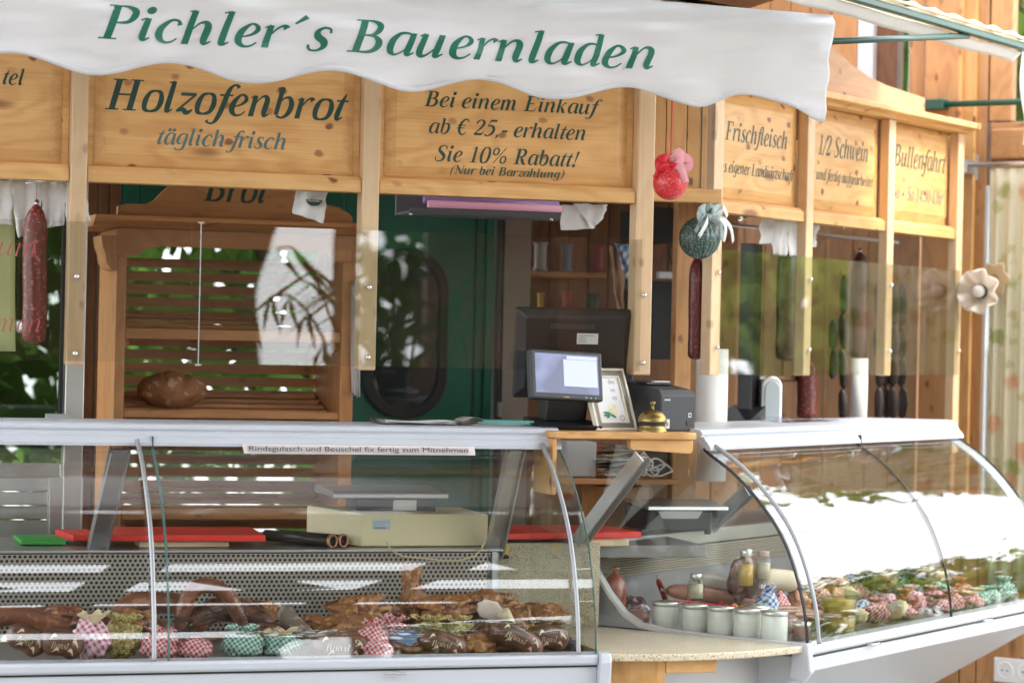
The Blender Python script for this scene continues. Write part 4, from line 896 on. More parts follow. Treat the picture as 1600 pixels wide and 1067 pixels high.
# pink tube lamp
uv = T('tube_lamp', 'grey lamp tray with glowing pink tubes under the middle sign', 'lamp', L, 760, 340, .35)
x0_, zu = L.p(638, 312, .35); x1_, _ = L.p(893, 318, .35); zd = L.p(760, 338, .35)[1]
MB().prism([(.32, zd + .012), (.34, zd), (.50, zd), (.50, zu + .05), (.49, zu + .05), (.49, zd + .008), (.345, zd + .008), (.328, zd + .018)], x0_, x1_, 'x').build('tray', mat('slate_metal', (.22, .23, .26), .4, .4), uv, bevel=.002)
em = bpy.data.materials.new('pink_glow'); em.use_nodes = True; em.node_tree.nodes['Principled BSDF'].inputs['Base Color'].default_value = (.7, .4, .5, 1)
em.node_tree.nodes['Principled BSDF'].inputs['Emission Color'].default_value = (1, .42, .55, 1); em.node_tree.nodes['Principled BSDF'].inputs['Emission Strength'].default_value = .10
for k in range(2): MB().tube([(x0_ + .06, .36 + .05 * k, zd + .028 + .016 * k), (x1_ - .02, .36 + .05 * k, zd + .028 + .016 * k)], .011, 12).build('tube', em if k == 0 else mat('violet_tube', (.5, .35, .75), .3), uv)
for px in (642, 862): MB().lathe([(0, -.006), (.005, -.005), (.005, 0)], (L.p(px, 338, .35)[0], .352, zd), 10).build('foot_screw', CHROME, uv)

# shelf of reels at the back
rs_ = T('wall_shelf', 'two board pine wall shelf with coloured reels in the dark back of the stall', 'shelf', L, 885, 430, 1.55)
for k, (py, n) in enumerate(((423, 0), (487, 1))):
    x0_, z_ = L.p(822, py, 1.55); x1_, _ = L.p(948, py, 1.55); MB().box(x0_, x1_, 1.55, 1.72, z_ - .018, z_).build('board', DARKW if False else CABM, rs_, bevel=.002)
    _, z_ = L.p(885, py, 1.55)
REEL = [('silver', 845, 379, 422, 12, (.45, .47, .45)), ('blue', 886, 381, 422, 10, (.06, .16, .28)), ('dark red', 935, 383, 422, 11, (.25, .03, .03)), ('yellow', 845, 458, 487, 6, (.65, .45, .05)), ('crimson', 886, 455, 487, 8, (.35, .04, .05)), ('bottle green', 927, 458, 487, 11, (.02, .10, .06))]
for nme, px, a, b, r, c in REEL:
    x_, z1_ = L.p(px, a, 1.62); row = 423 if b < 450 else 487; z0_ = L.p(885, row, 1.55)[1]; rr = r * 8.3 / FOC
    t = thing('ribbon_reel', nme + ' reel standing on the ' + ('upper' if b < 450 else 'lower') + ' back shelf', 'reel', L, x_, 1.62, z0_)
    MB().lathe([(0, 0), (rr, 0), (rr, .006), (rr * .82, .008), (rr * .82, z1_ - z0_ - .008), (rr, z1_ - z0_ - .006), (rr, z1_ - z0_), (0, z1_ - z0_)], (x_, 1.62, z0_), 20, smooth=False).build('reel_body', mat('reel_' + nme.replace(' ', '_'), c, .4), t)
# striped cloth hanging behind the third post
tw = T('hanging_cloth', 'light blue and beige cloth hanging in the dark behind the third post', 'cloth', L, 985, 500, .75)
crinkle(L, [(950, 385), (972, 388), (978, 520), (968, 520)], .8, .012, 4, 10, 14).build('beige_fold', mat('beige_terry', (.42, .27, .18), .9, bump=.6, bscale=120), tw, solid=.003)
crinkle(L, [(960, 380), (990, 384), (1002, 500), (992, 480)], .78, .01, 6, 12, 14).build('blue_fold', checker('blue_stripe', (.10, .22, .42), (.25, .38, .55), 45), tw, solid=.003)
# black cable loop in the dark corner
cbl = T('cable', 'black cable looping in the dark corner above the salami', 'cable', L, 1052, 420, .9)
MB().tube([L.p(a, b, .9)[:1] + (.9,) + L.p(a, b, .9)[1:] for a, b in ((1062, 368), (1050, 378), (1046, 392), (1048, 408), (1060, 420), (1075, 426))], .004, 8).build('cable', RUBBER, cbl)
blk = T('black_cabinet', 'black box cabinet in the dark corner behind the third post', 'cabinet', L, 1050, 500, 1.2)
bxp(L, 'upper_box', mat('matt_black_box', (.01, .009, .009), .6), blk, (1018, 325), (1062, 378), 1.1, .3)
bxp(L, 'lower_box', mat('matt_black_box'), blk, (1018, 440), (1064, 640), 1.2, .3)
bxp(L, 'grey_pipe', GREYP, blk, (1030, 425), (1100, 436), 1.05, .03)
MB().box(L.p(1075, 500, .5)[0], L.p(1100, 500, .5)[0], .6, .64, .3, 2.0).build('door_post', WALLM, blk)

# ================================================================== DISPLAY CASES
DROP = [(0, 0), (.03, .05), (.12, .27), (.25, .50), (.42, .72), (.6, .86), (.81, .96), (1, 1)]
def arc(y0, z0, y1, z1, n=6):
    P = cat_rom([(a, b, 0) for a, b in DROP], n)
    return [(y0 + (y1 - y0) * p[1], z0 + (z1 - z0) * p[0]) for p in P]
def offs(P, d):
    out = []
    for i, p in enumerate(P):
        a = P[max(0, i - 1)]; b = P[min(len(P) - 1, i + 1)]; ty, tz = b[0] - a[0], b[1] - a[1]; L_ = math.hypot(ty, tz)
        out.append((p[0] - tz / L_ * d * -1, p[1] + ty / L_ * d * -1))
    return out
TOPP = lambda y: [(y + .34, 1.322), (y + .02, 1.325), (y - .002, 1.321), (y - .008, 1.314), (y - .008, 1.309), (y - .004, 1.306), (y - .004, 1.304), (y - .014, 1.302), (y - .018, 1.296), (y - .018, 1.293), (y - .024, 1.29), (y - .034, 1.276), (y - .034, 1.268), (y - .014, 1.268), (y, 1.284), (y + .06, 1.30), (y + .34, 1.31)]
class Case: pass
def display_case(F, x0, x1, joints, yt, yb, label, gm, end_right, tube_x, yback):
    c = Case(); t = thing('display_case', label, 'display case', F, (x0 + x1) / 2, yt, 0); c.t = t
    MB().prism(TOPP(yt), x0, x1, 'x').build('top_profile', ALU, t)
    for j in joints[1:-1]: MB().box(j - .0012, j + .0012, yt - .0355, yt - .02, 1.266, 1.292).build('seam', EDGED, t)
    A = arc(yt - .012, 1.272, yb, .768); B = offs(A, .006)
    for a, b in zip(joints, joints[1:]):
        a += .0015; b -= .0015; n = len(A)
        prof = A + B[::-1]
        mb = MB(); V = [(a, p[0], p[1]) for p in prof] + [(b, p[0], p[1]) for p in prof]; m = len(prof)
        Fc = [(i, i + 1, m + i + 1, m + i) for i in range(n - 1)] + [(i, i + 1, m + i + 1, m + i) for i in range(n, 2 * n - 1)]
        mb.add(V, Fc, True)
        gp = mb.build('curved_glass', gm, t)
        BASE[gp.name] = BASE[t.name]
        for xx in (a, b):
            e = .0012; em_ = MB(); V = [(xx - e, p[0], p[1]) for p in prof] + [(xx + e, p[0], p[1]) for p in prof]
            Fc = [(i, 2 * n - 1 - i, 2 * n - 2 - i, i + 1) for i in range(n - 1)] + [(m + i, m + i + 1, m + 2 * n - 2 - i, m + 2 * n - 1 - i) for i in range(n - 1)] + [(i, (i + 1) % m, m + (i + 1) % m, m + i) for i in range(m)]
            em_.add(V, Fc).build('glass_edge', EDGEG if F is L else EDGED, gp)
    C2 = offs(A, .022)
    for x in tube_x: MB().tube([(x, p[0], p[1]) for p in C2[2:]], .0058, 10).build('glass_support', mat('satin_grey_tube', (.36, .37, .38), .4, .5), t)
    # bottom rail and body
    MB().prism([(yb - .012, .768), (yb + .02, .772), (yb + .03, .772), (yb + .03, .742), (yb - .010, .742), (yb - .016, .748), (yb - .016, .762)], x0, x1, 'x').build('bottom_rail', ALU, t, bevel=.002)
    MB().box(x0, x1, yb - .006, yb + .02, .737, .7415).build('rail_gap', EDGED, t)
    return c
# ---------------- left case
XL0, XL1 = -2.5, -.28
cl = display_case(L, XL0, XL1, [XL0, -1.362, XL1], -.10, -.45, 'long curved glass display case of smoked meats on the left', CGL, True, (-1.40, -.335), .05)
t = cl.t
MB().box(XL0, XL1, -.452, -.43, .40, .7365).build('front_panel', ALU, t)
MB().box(XL0, XL1 - .002, -.43, .5, 0, .70).build('body', ALU, t)
MB().box(XL0, XL1 - .001, -.43, .06, .745, .757).build('tray', STEEL, t)
# perforated back panel: real round holes
pm = MB(); px0, px1, pz0, pz1 = -1.98, -.415, .775, .982; pit = .0131; rh = .0042; rows = int((pz1 - pz0) / (pit * .87)); cols = int((px1 - px0) / pit)
for j in range(rows):
    zc = pz0 + (j + .5) * pit * .87; h = pit * .435
    for i in range(cols):
        xc = px0 + (i + .5 + (.5 if j % 2 else 0)) * pit; w = pit / 2
        O = [(w, 0), (w, h), (0, h), (-w, h), (-w, 0), (-w, -h), (0, -h), (w, -h)]; I = [(rh * math.cos(k * PI / 4), rh * math.sin(k * PI / 4)) for k in range(8)]
        V = [(xc + p[0], .05 + (zc + p[1] - pz1) * -.10, zc + p[1]) for p in O + I]
        pm.add(V, [(k, (k + 1) % 8, 8 + (k + 1) % 8, 8 + k) for k in range(8)])
pm.build('perforated_panel', mat('perforated_steel', (.50, .45, .39), .42, .3), t, solid=.0015)
MB().box(px0, px1, .085, .09, pz0, pz1).build('hole_shade_sheet', mat('recess_shade', (.03, .025, .02), .7), t)  # dark sheet: shade behind the holes put in as colour
MB().box(XL0, XL1 - .1, .045, .09, .983, .990).build('panel_lip', ALUD, t, bevel=.002)
MB().box(XL0, XL1 - .1, .09, .50, .960, .989).build('worktop', STEEL, t)
MB().prism([(.03, .77), (.085, .77), (.115, .985), (.05, .985)], px1 + .005, px1 + .02, 'x').build('end_strip', GREYP, t)
# end pane
A = arc(-.112, 1.272, -.45, .768); m_ = MB(); V = [(XL1 - .003, p[0], p[1]) for p in A] + [(XL1 - .003, .18, .768), (XL1 - .003, .10, 1.272)]
V2 = [(v[0] + .003, v[1], v[2]) for v in V]; n = len(V)
m_.add(V + V2, [tuple(range(n)), tuple(reversed(range(n, 2 * n)))]).build('end_glass', ENDG, t)
m_ = MB(); Ao = offs(A, .004); m_.add([(XL1 - .003, p[0], p[1]) for p in A] + [(XL1 + .0002, p[0], p[1]) for p in A], [(i, i + 1, n - 2 + i + 1, n - 2 + i) for i in range(n - 3)]).build('glass_edge', EDGEG, t)
# slanted brackets
def bracket(F, parent, pt, pb, yt, yb_, wpx, m=ALUD):
    xa, za_ = F.p(pt[0], pt[1], yt); xb2, zb3 = F.p(pb[0], pb[1], yb_); w = wpx * 6.7 / FOC / 2
    n = Vector((0, zb3 - za_, -(yb_ - yt))).normalized() * .006
    a, b = Vector((xa, yt, za_)), Vector((xb2, yb_, zb3)); X = Vector((w, 0, 0)); r = MB()
    V = [a - X, a + X, b + X, b - X]; r.add([v + n for v in V] + [v - n for v in V], [(0, 1, 2, 3), (7, 6, 5, 4), (0, 4, 5, 1), (1, 5, 6, 2), (2, 6, 7, 3), (3, 7, 4, 0)])
    for s in (-1, 1):
        c0 = a + X * s; c1 = b + X * s; k = Vector((.003, 0, 0)); q = n * 3
        r.add([c0 - k - q, c0 + k - q, c1 + k - q, c1 - k - q, c0 - k + q, c0 + k + q, c1 + k + q, c1 - k + q], [(0, 1, 2, 3), (7, 6, 5, 4), (0, 4, 5, 1), (1, 5, 6, 2), (2, 6, 7, 3), (3, 7, 4, 0)])
    return r.build('bracket', m, parent, bevel=.0015)
bracket(L, t, (188, 702), (150, 866), -.05, .10, 26); bracket(L, t, (806, 702), (772, 866), -.05, .10, 24)
# handle mark on rail and end cap
x_, z_ = L.p(618, 1052, -.468); MB().box(x_ - .03, x_ + .03, -.472, -.464, z_ - .002, z_ + .002).build('rail_handle', CHROME, t, bevel=.001)
MB().prism([(-.47, .60), (-.44, .60), (-.44, .776), (-.475, .772), (-.48, .75)], XL1 + .001, XL1 + .033, 'x').build('end_cap', ALU, t, bevel=.006)
# printed strip on the glass
sg = T('price_strip', 'typed paper strip Rindsgulasch und Beuschel fix fertig zum Mitnehmen on the left glass', 'label strip', L, 560, 705, -.135)
x0_, z1_ = L.p(378, 693.5, -.137); x1_, z2_ = L.p(741, 697.5, -.137); hh = .024
MB().add([(x0_, -.139, z1_), (x1_, -.139, z1_ - .001), (x1_ + .001, -.146, z1_ - hh), (x0_ + .005, -.146, z1_ - hh), (x0_, -.1382, z1_), (x1_, -.1382, z1_ - .001), (x1_ + .001, -.1452, z1_ - hh), (x0_ + .005, -.1452, z1_ - hh)], [(0, 3, 2, 1), (4, 5, 6, 7), (0, 1, 5, 4), (1, 2, 6, 5), (2, 3, 7, 6), (3, 0, 4, 7)]).build('strip', mat('pinkish_paper', (.78, .70, .68), .7), sg)
MB().add([(x0_ + .012, -.1412, z1_ - .004), (x1_ - .018, -.1412, z1_ - .005), (x1_ - .017, -.1464, z1_ - hh + .004), (x0_ + .013, -.1464, z1_ - hh + .004)], [(0, 3, 2, 1)]).build('print_field', mat('grey_print_field', (.58, .52, .50), .7), sg)
fc = bpy.data.curves.new('typed_text', 'FONT'); fc.body = 'Rindsgulasch und Beuschel fix fertig zum Mitnehmen'; fc.size = .0185; fc.space_character = 1.0; fc.align_x = 'LEFT'
fo = bpy.data.objects.new('typed_text', fc); COL.objects.link(fo); bpy.context.view_layer.update()
wd = fo.dimensions.x or .5; dg = bpy.context.evaluated_depsgraph_get(); me = bpy.data.meshes.new_from_object(fo.evaluated_get(dg)); bpy.data.objects.remove(fo); bpy.data.curves.remove(fc)
fo = bpy.data.objects.new('typed_text', me); COL.objects.link(fo); me.materials.clear(); me.materials.append(mat('type_ink', (.05, .04, .05), .6))
k_ = (x1_ - x0_ - .036) / wd
for v in me.vertices: v.co = Vector((x0_ + .015 + v.co.x * k_ - BASE[sg.name][0].x, -.1445 - .0003 + (v.co.y - .006) * .30 - BASE[sg.name][0].y, z1_ - .0163 + v.co.y * .95 - BASE[sg.name][0].z))
fo.parent = sg

# ---------------- corner wedge between the cases
wg = thing('corner_counter', 'speckled cream corner shelf with curved front between the two display cases', 'counter', G, L.w(-.2, -.2, 0).x, L.w(-.2, -.2, 0).y, 0)
pa, pb_, pc, pd_ = L.w(-.247, -.455, 0), R.w(-.385, -.50, 0), R.w(-.385, .2, 0), L.w(-.275, .16, 0)
ctl = L.w(.02, -.53, 0)
front = [pa * (1 - u) ** 2 + ctl * 2 * u * (1 - u) + pb_ * u * u for u in [k / 14 for k in range(15)]]
poly = front + [pc, pd_]; n = len(poly); zt_, zb_2 = .769, .750
MB().add([(p.x, p.y, zb_2) for p in poly] + [(p.x, p.y, zt_) for p in poly], [tuple(reversed(range(n))), tuple(range(n, 2 * n))] + [(i, (i + 1) % n, n + (i + 1) % n, n + i) for i in range(n)]).build('shelf', STONE, wg, bevel=.004)
def wall_poly(a, b, z0, z1, th, name, m, parent):
    d = (b - a).normalized(); nn = Vector((-d.y, d.x, 0)) * th
    return MB().add([(a.x, a.y, z0), (b.x, b.y, z0), (b.x + nn.x, b.y + nn.y, z0), (a.x + nn.x, a.y + nn.y, z0), (a.x, a.y, z1), (b.x, b.y, z1), (b.x + nn.x, b.y + nn.y, z1), (a.x + nn.x, a.y + nn.y, z1)], [(0, 3, 2, 1), (4, 5, 6, 7), (0, 1, 5, 4), (1, 2, 6, 5), (2, 3, 7, 6), (3, 0, 4, 7)]).build(name, m, parent, bevel=.002)
wall_poly(L.w(-.40, .13, 0), R.w(-.40, .12, 0), .7695, 1.0, .02, 'back_board', STONE2, wg)
wall_poly(L.w(-.235, -.40, 0), L.w(-.09, -.44, 0), .4, .748, .02, 'front_board', PZ, wg)
wall_poly(L.w(-.088, -.44, 0), L.w(.05, -.44, 0), .715, .748, .02, 'front_rail', PX, wg)
wall_poly(L.w(-.20, -.36, 0), R.w(-.36, -.36, 0), .3, .747, .02, 'inner_panel', GREYP, wg)

# ---------------- right case
XR0, XR1 = -.365, 1.34
cr2 = display_case(R, XR0, XR1, [XR0, .57, XR1], -.165, -.50, 'curved glass display case on the right with cheese tubs and jars, mirroring the bright sky', CGL2, False, (XR0 + .03,), .2)
t = cr2.t
MB().prism([(-.506, .735), (-.504, .698), (-.10, .45), (.15, .45), (.15, .735)], XR0 + .002, XR1, 'x').build('body', ALU, t, bevel=.003)
MB().box(XR0 + .03, XR1 - .02, -.09, .5, 0, .45).build('plinth', GREYP, t)
MB().box(XR0 + .025, XR1 - .02, -.48, .21, .748, .760).build('tray', STEEL, t)
MB().box(XR0 + .03, XR1 - .02, .20, .21, .76, .888).build('inner_back_panel', mat('grey_mauve_panel', (.34, .32, .32), .4, .2, vary=.06), t)
for k in range(9): MB().prism([(.19, .890 + k * .0072), (.205, .8935 + k * .0072), (.205, .8955 + k * .0072), (.19, .893 + k * .0072)], XR0 + .03, XR1 - .02, 'x').build('grille_slat', mat('beige_slat', (.60, .52, .42), .4, .2), t)
MB().box(XR0 + .03, XR1 - .02, .207, .212, .888, .96).build('grille_back', mat('recess_shade'), t)  # dark sheet: shade between the slats put in as colour
MB().box(XR0 + .03, XR1, .185, .215, .957, .998).build('sill', ALUD, t, bevel=.002)
MB().box(XR0 + .03, XR1, .216, .55, .975, .996).build('worktop', mat('worktop_grey', (.22, .21, .20), .4, .5, vary=.1), t)
for s, (a, b, c_) in enumerate(((XR1 - .075, XR1, 1), )):
    A = arc(-.177, 1.272, -.50, .768); B1 = offs(A, -.0035)[:24]; B2 = offs(A, -.0005)[:24]; n = len(B1)
    V = [(a, p[0], p[1]) for p in B1] + [(b, p[0], p[1]) for p in B1] + [(a, p[0], p[1]) for p in B2] + [(b, p[0], p[1]) for p in B2]
    MB().add(V, [(i, n + i, n + i + 1, i + 1) for i in range(n - 1)] + [(2 * n + i, 2 * n + i + 1, 3 * n + i + 1, 3 * n + i) for i in range(n - 1)] + [(i, i + 1, 2 * n + i + 1, 2 * n + i) for i in range(n - 1)] + [(n - 1, 2 * n - 1, 4 * n - 1, 3 * n - 1)], True).build('end_band', ALU, t)
bracket(R, t, (1006, 712), (905, 846), -.10, .14, 24); bracket(R, t, (1172, 765), (1106, 826), -.03, .17, 24)
# curved end trim, end panel
EC = [R.e(a, b, XR0) for a, b in ((905, 800), (918, 860), (930, 888), (952, 925), (975, 955), (1000, 972), (1040, 982), (1110, 992), (1180, 1001), (1243, 1012))]
EC = [(p[0], max(.7715, p[1])) for p in EC]
n = len(EC)
MB().add([(XR0 - .004, p[0], p[1]) for p in EC] + [(XR0 + .022, p[0], p[1]) for p in EC] + [(XR0 - .004, p[0], p[1] - .014) for p in EC] + [(XR0 + .022, p[0], p[1] - .014) for p in EC],
         [(i, i + 1, n + i + 1, n + i) for i in range(n - 1)] + [(i, 2 * n + i, 2 * n + i + 1, i + 1) for i in range(n - 1)] + [(n + i, n + i + 1, 3 * n + i + 1, 3 * n + i) for i in range(n - 1)]).build('end_trim', mat('warm_grey_trim', (.62, .60, .57), .4), t)
MB().add([(XR0 + .004, p[0], p[1] - .013) for p in EC] + [(XR0 + .004, p[0], .7695) for p in EC] + [(XR0 + .016, p[0], p[1] - .013) for p in EC] + [(XR0 + .016, p[0], .7695) for p in EC], [(i, i + 1, n + i + 1, n + i) for i in range(n - 1)] + [(2 * n + i, 3 * n + i, 3 * n + i + 1, 2 * n + i + 1) for i in range(n - 1)]).build('end_panel', GREYP, t)
# end pane with red fill marks
A = arc(-.177, 1.272, -.50, .770); V = [(XR0 + .001, p[0], p[1]) for p in A] + [(XR0 + .001, .15, .80), (XR0 + .001, .185, .95), (XR0 + .001, .10, 1.272)]
V2 = [(v[0] + .003, v[1], v[2]) for v in V]; n = len(V); MB().add(V + V2, [tuple(range(n)), tuple(reversed(range(n, 2 * n)))]).build('end_glass', ENDG, t)
na = len(A)
MB().tube([(XR0 - .001, p[0] - .002, p[1]) for p in A], .003, 8).build('edge_seal', EDGED, t)
REDM = mat('red_mark', (.50, .01, .015), .5)
ya, za_ = R.e(1054, 938, XR0); yb3, zb3 = R.e(1150, 942, XR0)
m_ = MB(); xx = XR0 - .0005; m_.add([(xx, ya, za_ - .0025), (xx, yb3, za_ - .0025), (xx, yb3, za_ + .001), (xx, ya, za_ + .001)], [(0, 1, 2, 3)])
m_.build('fill_line', REDM, t)
for px in (1077.5, 1126.5):
    yy = R.e(px, 940, XR0)[0]; MB().add([(xx - .0003, yy - .006, za_ + .009), (xx - .0003, yy + .006, za_ + .009), (xx - .0003, yy, za_ - .0005)], [(0, 1, 2)]).build('fill_arrow', REDM, t)
# lower left corner cap and rail handles
MB().prism([(-.515, .775), (-.47, .775), (-.46, .68), (-.50, .67), (-.525, .70)], XR0 - .022, XR0 + .006, 'x').build('end_cap', ALU, t, bevel=.006)
for px in (1368, 1545):
    x_, z_ = R.p(px, 1006 - (px - 1366) * .21, -.52); MB().tube([(x_ - .035, -.512, z_), (x_ - .02, -.524, z_), (x_ + .02, -.524, z_), (x_ + .035, -.512, z_)], .003, 8).build('rail_handle', CHROME, t)

# ================================================================== CORNER SHELF AND TILL
csx, csz = L.p(975, 681, -.17)
cs = thing('corner_shelf', 'small pine shelf with rounded right corner holding the till between the cases', 'shelf', L, csx, -.17, csz)
zS = 1.317; xa = L.p(868, 681, -.17)[0]; xb2 = L.p(1097, 683, -.17)[0]
P = [(xa, -.17), (xb2 - .05, -.17)] + [(xb2 - .05 + .05 * math.sin(a), -.12 - .05 * math.cos(a)) for a in [k * PI / 12 for k in range(1, 7)]] + [(xb2, .25), (xa - .05, .25)]
MB().prism(P, zS - .019, zS, 'z').build('board', PX, cs, bevel=.004)
x0_ = L.p(985, 700, -.15)[0]; x1_ = L.p(1083, 700, -.15)[0]
pmb = MB(); pr = [(x0_, zS - .0195), (x1_, zS - .0195), (x1_, zS - .050), (x1_ - .008, zS - .057), (x0_ + .005, zS - .047), (x0_, zS - .042)]; n_ = len(pr)
pmb.add([(p[0], -.15, p[1]) for p in pr] + [(p[0], -.12, p[1]) for p in pr], [tuple(range(n_)), tuple(reversed(range(n_, 2 * n_)))] + [(i, n_ + i, n_ + (i + 1) % n_, (i + 1) % n_) for i in range(n_)]).build('apron', PX, cs, bevel=.002)
MB().box(xa - .004, xa + .008, -.16, .0, 1.15, zS - .02).build('side_bracket', PZ, cs, bevel=.002)

# pos terminal
pos = T('till_terminal', 'black till terminal seen from behind with a small customer screen in front', 'till', L, 885, 668, -.05)
def obx(w, h, d, c, rz, rx_, ry=0): # box centred, rotated
    return xf(MB().box(-w / 2, w / 2, 0, d, -h / 2, h / 2), Matrix.Translation(c) @ Matrix.Rotation(rz, 4, 'Z') @ Matrix.Rotation(rx_, 4, 'X') @ Matrix.Rotation(ry, 4, 'Y'))
x_, z_ = L.p(898, 556, .08)
rzm = math.radians(-14); rxm = math.radians(14)
Mm = Matrix.Translation((x_, .08, z_)) @ Matrix.Rotation(rzm, 4, 'Z') @ Matrix.Rotation(rxm, 4, 'X')
w2, h2 = .165, .128
sh = MB().add([(-w2 + .03, 0, -h2 + .03), (w2 - .03, 0, -h2 + .03), (w2 - .03, 0, h2 - .02), (-w2 + .03, 0, h2 - .02), (-w2, .02, -h2), (w2, .02, -h2), (w2, .02, h2), (-w2, .02, h2), (-w2, .035, -h2), (w2, .035, -h2), (w2, .035, h2), (-w2, .035, h2)],
              [(0, 1, 2, 3), (0, 4, 5, 1), (1, 5, 6, 2), (2, 6, 7, 3), (3, 7, 4, 0), (4, 8, 9, 5), (5, 9, 10, 6), (6, 10, 11, 7), (7, 11, 8, 4), (8, 11, 10, 9)])
xf(sh, Mm).build('screen_back', BLACK, pos, bevel=.006)
xf(MB().box(-.07, .05, -.004, .0, .075, .09), Mm).build('vent_ridge', DKGREY, pos, bevel=.002)
for k in range(14): xf(MB().box(-.12 + k * .012, -.114 + k * .012, -.002, .001, -.03, .03), Mm).build('vent_slot', mat('deep_black', (.004, .004, .004), .5), pos)
xf(MB().box(.004, .062, -.0012, 0, .034, .064), Mm).build('sticker', WHITEP, pos)
for k in range(4): xf(MB().box(.008, .03 if k else .05, -.0017, -.0013, .057 - k * .006, .059 - k * .006), Mm).build('sticker_print', mat('grey_ink', (.3, .3, .3), .6), pos)
Md = Matrix.Translation((L.p(886, 586, -.10)[0], -.10, L.p(886, 586, -.10)[1])) @ Matrix.Rotation(math.radians(9), 4, 'Z') @ Matrix.Rotation(math.radians(-12), 4, 'X') @ Matrix.Rotation(math.radians(2.2), 4, 'Y')
xf(MB().box(-.107, .107, 0, .028, -.066, .066), Md).build('customer_screen', DKGREY, pos, bevel=.005)
def screen_mat():
    m = bpy.data.materials.new('till_screen'); m.use_nodes = True; n = m.node_tree.nodes; l = m.node_tree.links; b = n['Principled BSDF']
    co = n.new('ShaderNodeTexCoord'); br = n.new('ShaderNodeTexNoise'); br.inputs['Scale'].default_value = 9; l.new(co.outputs['Object'], br.inputs['Vector'])
    rp = n.new('ShaderNodeValToRGB'); rp.color_ramp.elements[0].position = .42; rp.color_ramp.elements[0].color = (.10, .12, .24, 1); rp.color_ramp.elements[1].position = .56; rp.color_ramp.elements[1].color = (.24, .28, .52, 1)
    l.new(br.outputs[0], rp.inputs[0]); l.new(rp.outputs[0], b.inputs['Emission Color']); b.inputs['Emission Strength'].default_value = .38; b.inputs['Base Color'].default_value = (.02, .02, .03, 1); b.inputs['Roughness'].default_value = .15
    return m
SCR = screen_mat()
xf(MB().box(-.094, .094, -.0008, 0, -.050, .056), Md).build('display', SCR, pos)
for (a, b_, c_, d_) in ((-.01, .09, -.03, .042), (-.0, .09, .043, .052)):
    xf(MB().box(a, b_, -.0014, -.0009, c_, d_), Md).build('display_window', [mat('lit_window', (.3, .32, .5), .2)][0], pos)
lw = MATS['lit_window'].node_tree.nodes['Principled BSDF']; lw.inputs['Emission Color'].default_value = (.34, .38, .62, 1); lw.inputs['Emission Strength'].default_value = .42
xf(MB().box(-.012, .004, -.001, 0, -.0605, -.0585), Md).build('maker_mark', BRASS, pos)
for k in range(3): xf(MB().lathe([(0, -.001), (.0022, -.001), (.0022, 0)], (.055 + .014 * k, 0, -.059), 8, axis='y'), Md).build('button', GREYP, pos)
xc = L.p(883, 650, -.02)[0]
MB().prism([(-.08, zS + .0), (-.09, zS + .012), (-.02, zS + .022), (.09, zS + .03), (.10, zS)], xc - .085, xc + .085, 'x').build('base', BLACK, pos, bevel=.004)
MB().prism([(-.02, zS + .02), (-.045, zS + .10), (.02, zS + .17), (.07, zS + .14), (.06, zS + .02)], xc - .055, xc + .06, 'x').build('stand', BLACK, pos, bevel=.006)
# framed notice
fr_ = T('picture_frame', 'taupe and cream framed notice with a rose drawing leaning beside the till', 'picture frame', L, 965, 664, -.04)
x_, z_ = L.p(965, 668, -.06)
Mf = Matrix.Translation((x_, -.06, zS)) @ Matrix.Rotation(math.radians(22), 4, 'Z') @ Matrix.Rotation(math.radians(-22), 4, 'X')
FW, FH = .072, .178
def frm(w0, h0, w1, h1, y0, y1, name, m):
    O = [(-w0, h0[0]), (w0, h0[0]), (w0, h0[1]), (-w0, h0[1])]; I = [(-w1, h1[0]), (w1, h1[0]), (w1, h1[1]), (-w1, h1[1])]
    return xf(ring(O, I, y0, y1), Mf).build(name, m, fr_, bevel=.001)
CRM = mat('cream_lacquer', (.76, .70, .56), .4); TAU = mat('taupe_lacquer', (.20, .16, .13), .4)
frm(FW, (0, FH), FW - .007, (.007, FH - .007), -.004, .012, 'outer_rim', CRM)
frm(FW - .0071, (.0071, FH - .0071), FW - .021, (.021, FH - .021), 0, .010, 'frame_band', TAU)
frm(FW - .0211, (.0211, FH - .0211), FW - .025, (.025, FH - .025), -.002, .010, 'inner_rim', CRM)
xf(MB().box(-FW + .025, FW - .025, .004, .008, .025, FH - .025), Mf).build('paper', WHITEP, fr_)
def on_f(x, h, lf): return tuple(Mf @ Vector((x, .0035 - lf, h)))
INK = mat('soft_black_ink', (.05, .05, .05), .6)
for s, a, b_, zz in (('den', .010, .033, .135), ('en', .012, .030, .112), ('op', .012, .030, .090)): lettering(s, a, b_, .018, lambda x, h, lf: on_f(x, zz + h, lf), .5, .05).build('lettering', INK, fr_)
for k in range(5):
    a = k * 1.25; cx_, cz_ = .006 + .010 * math.cos(a), .062 + .008 * math.sin(a)
    MB().add([on_f(cx_ + .009 * math.cos(b) * (1 + .2 * math.sin(3 * b)), cz_ + .008 * math.sin(b), .0001 * (k + 1)) for b in [q * PI / 6 for q in range(12)]], [tuple(range(12))]).build('rose_petal', mat('printed_rose_%d' % (k % 2), ((.80, .74, .52), (.70, .66, .42))[k % 2], .7), fr_)
for k, (a, s) in enumerate(((3.6, .016), (4.1, .014), (5.4, .014), (3.1, .013))):
    cx_, cz_ = -.008 + .014 * math.cos(a), .052 + .012 * math.sin(a)
    MB().add([on_f(cx_ + s * (.9 * math.cos(b) * math.cos(a) - .35 * math.sin(b) * math.sin(a)), cz_ + s * .6 * (.9 * math.cos(b) * math.sin(a) + .35 * math.sin(b) * math.cos(a)), .0008 + .0001 * k) for b in [q * PI / 6 for q in range(12)]], [tuple(range(12))]).build('printed_leaf', mat('printed_leaf_green', (.06, .22, .09), .7), fr_)
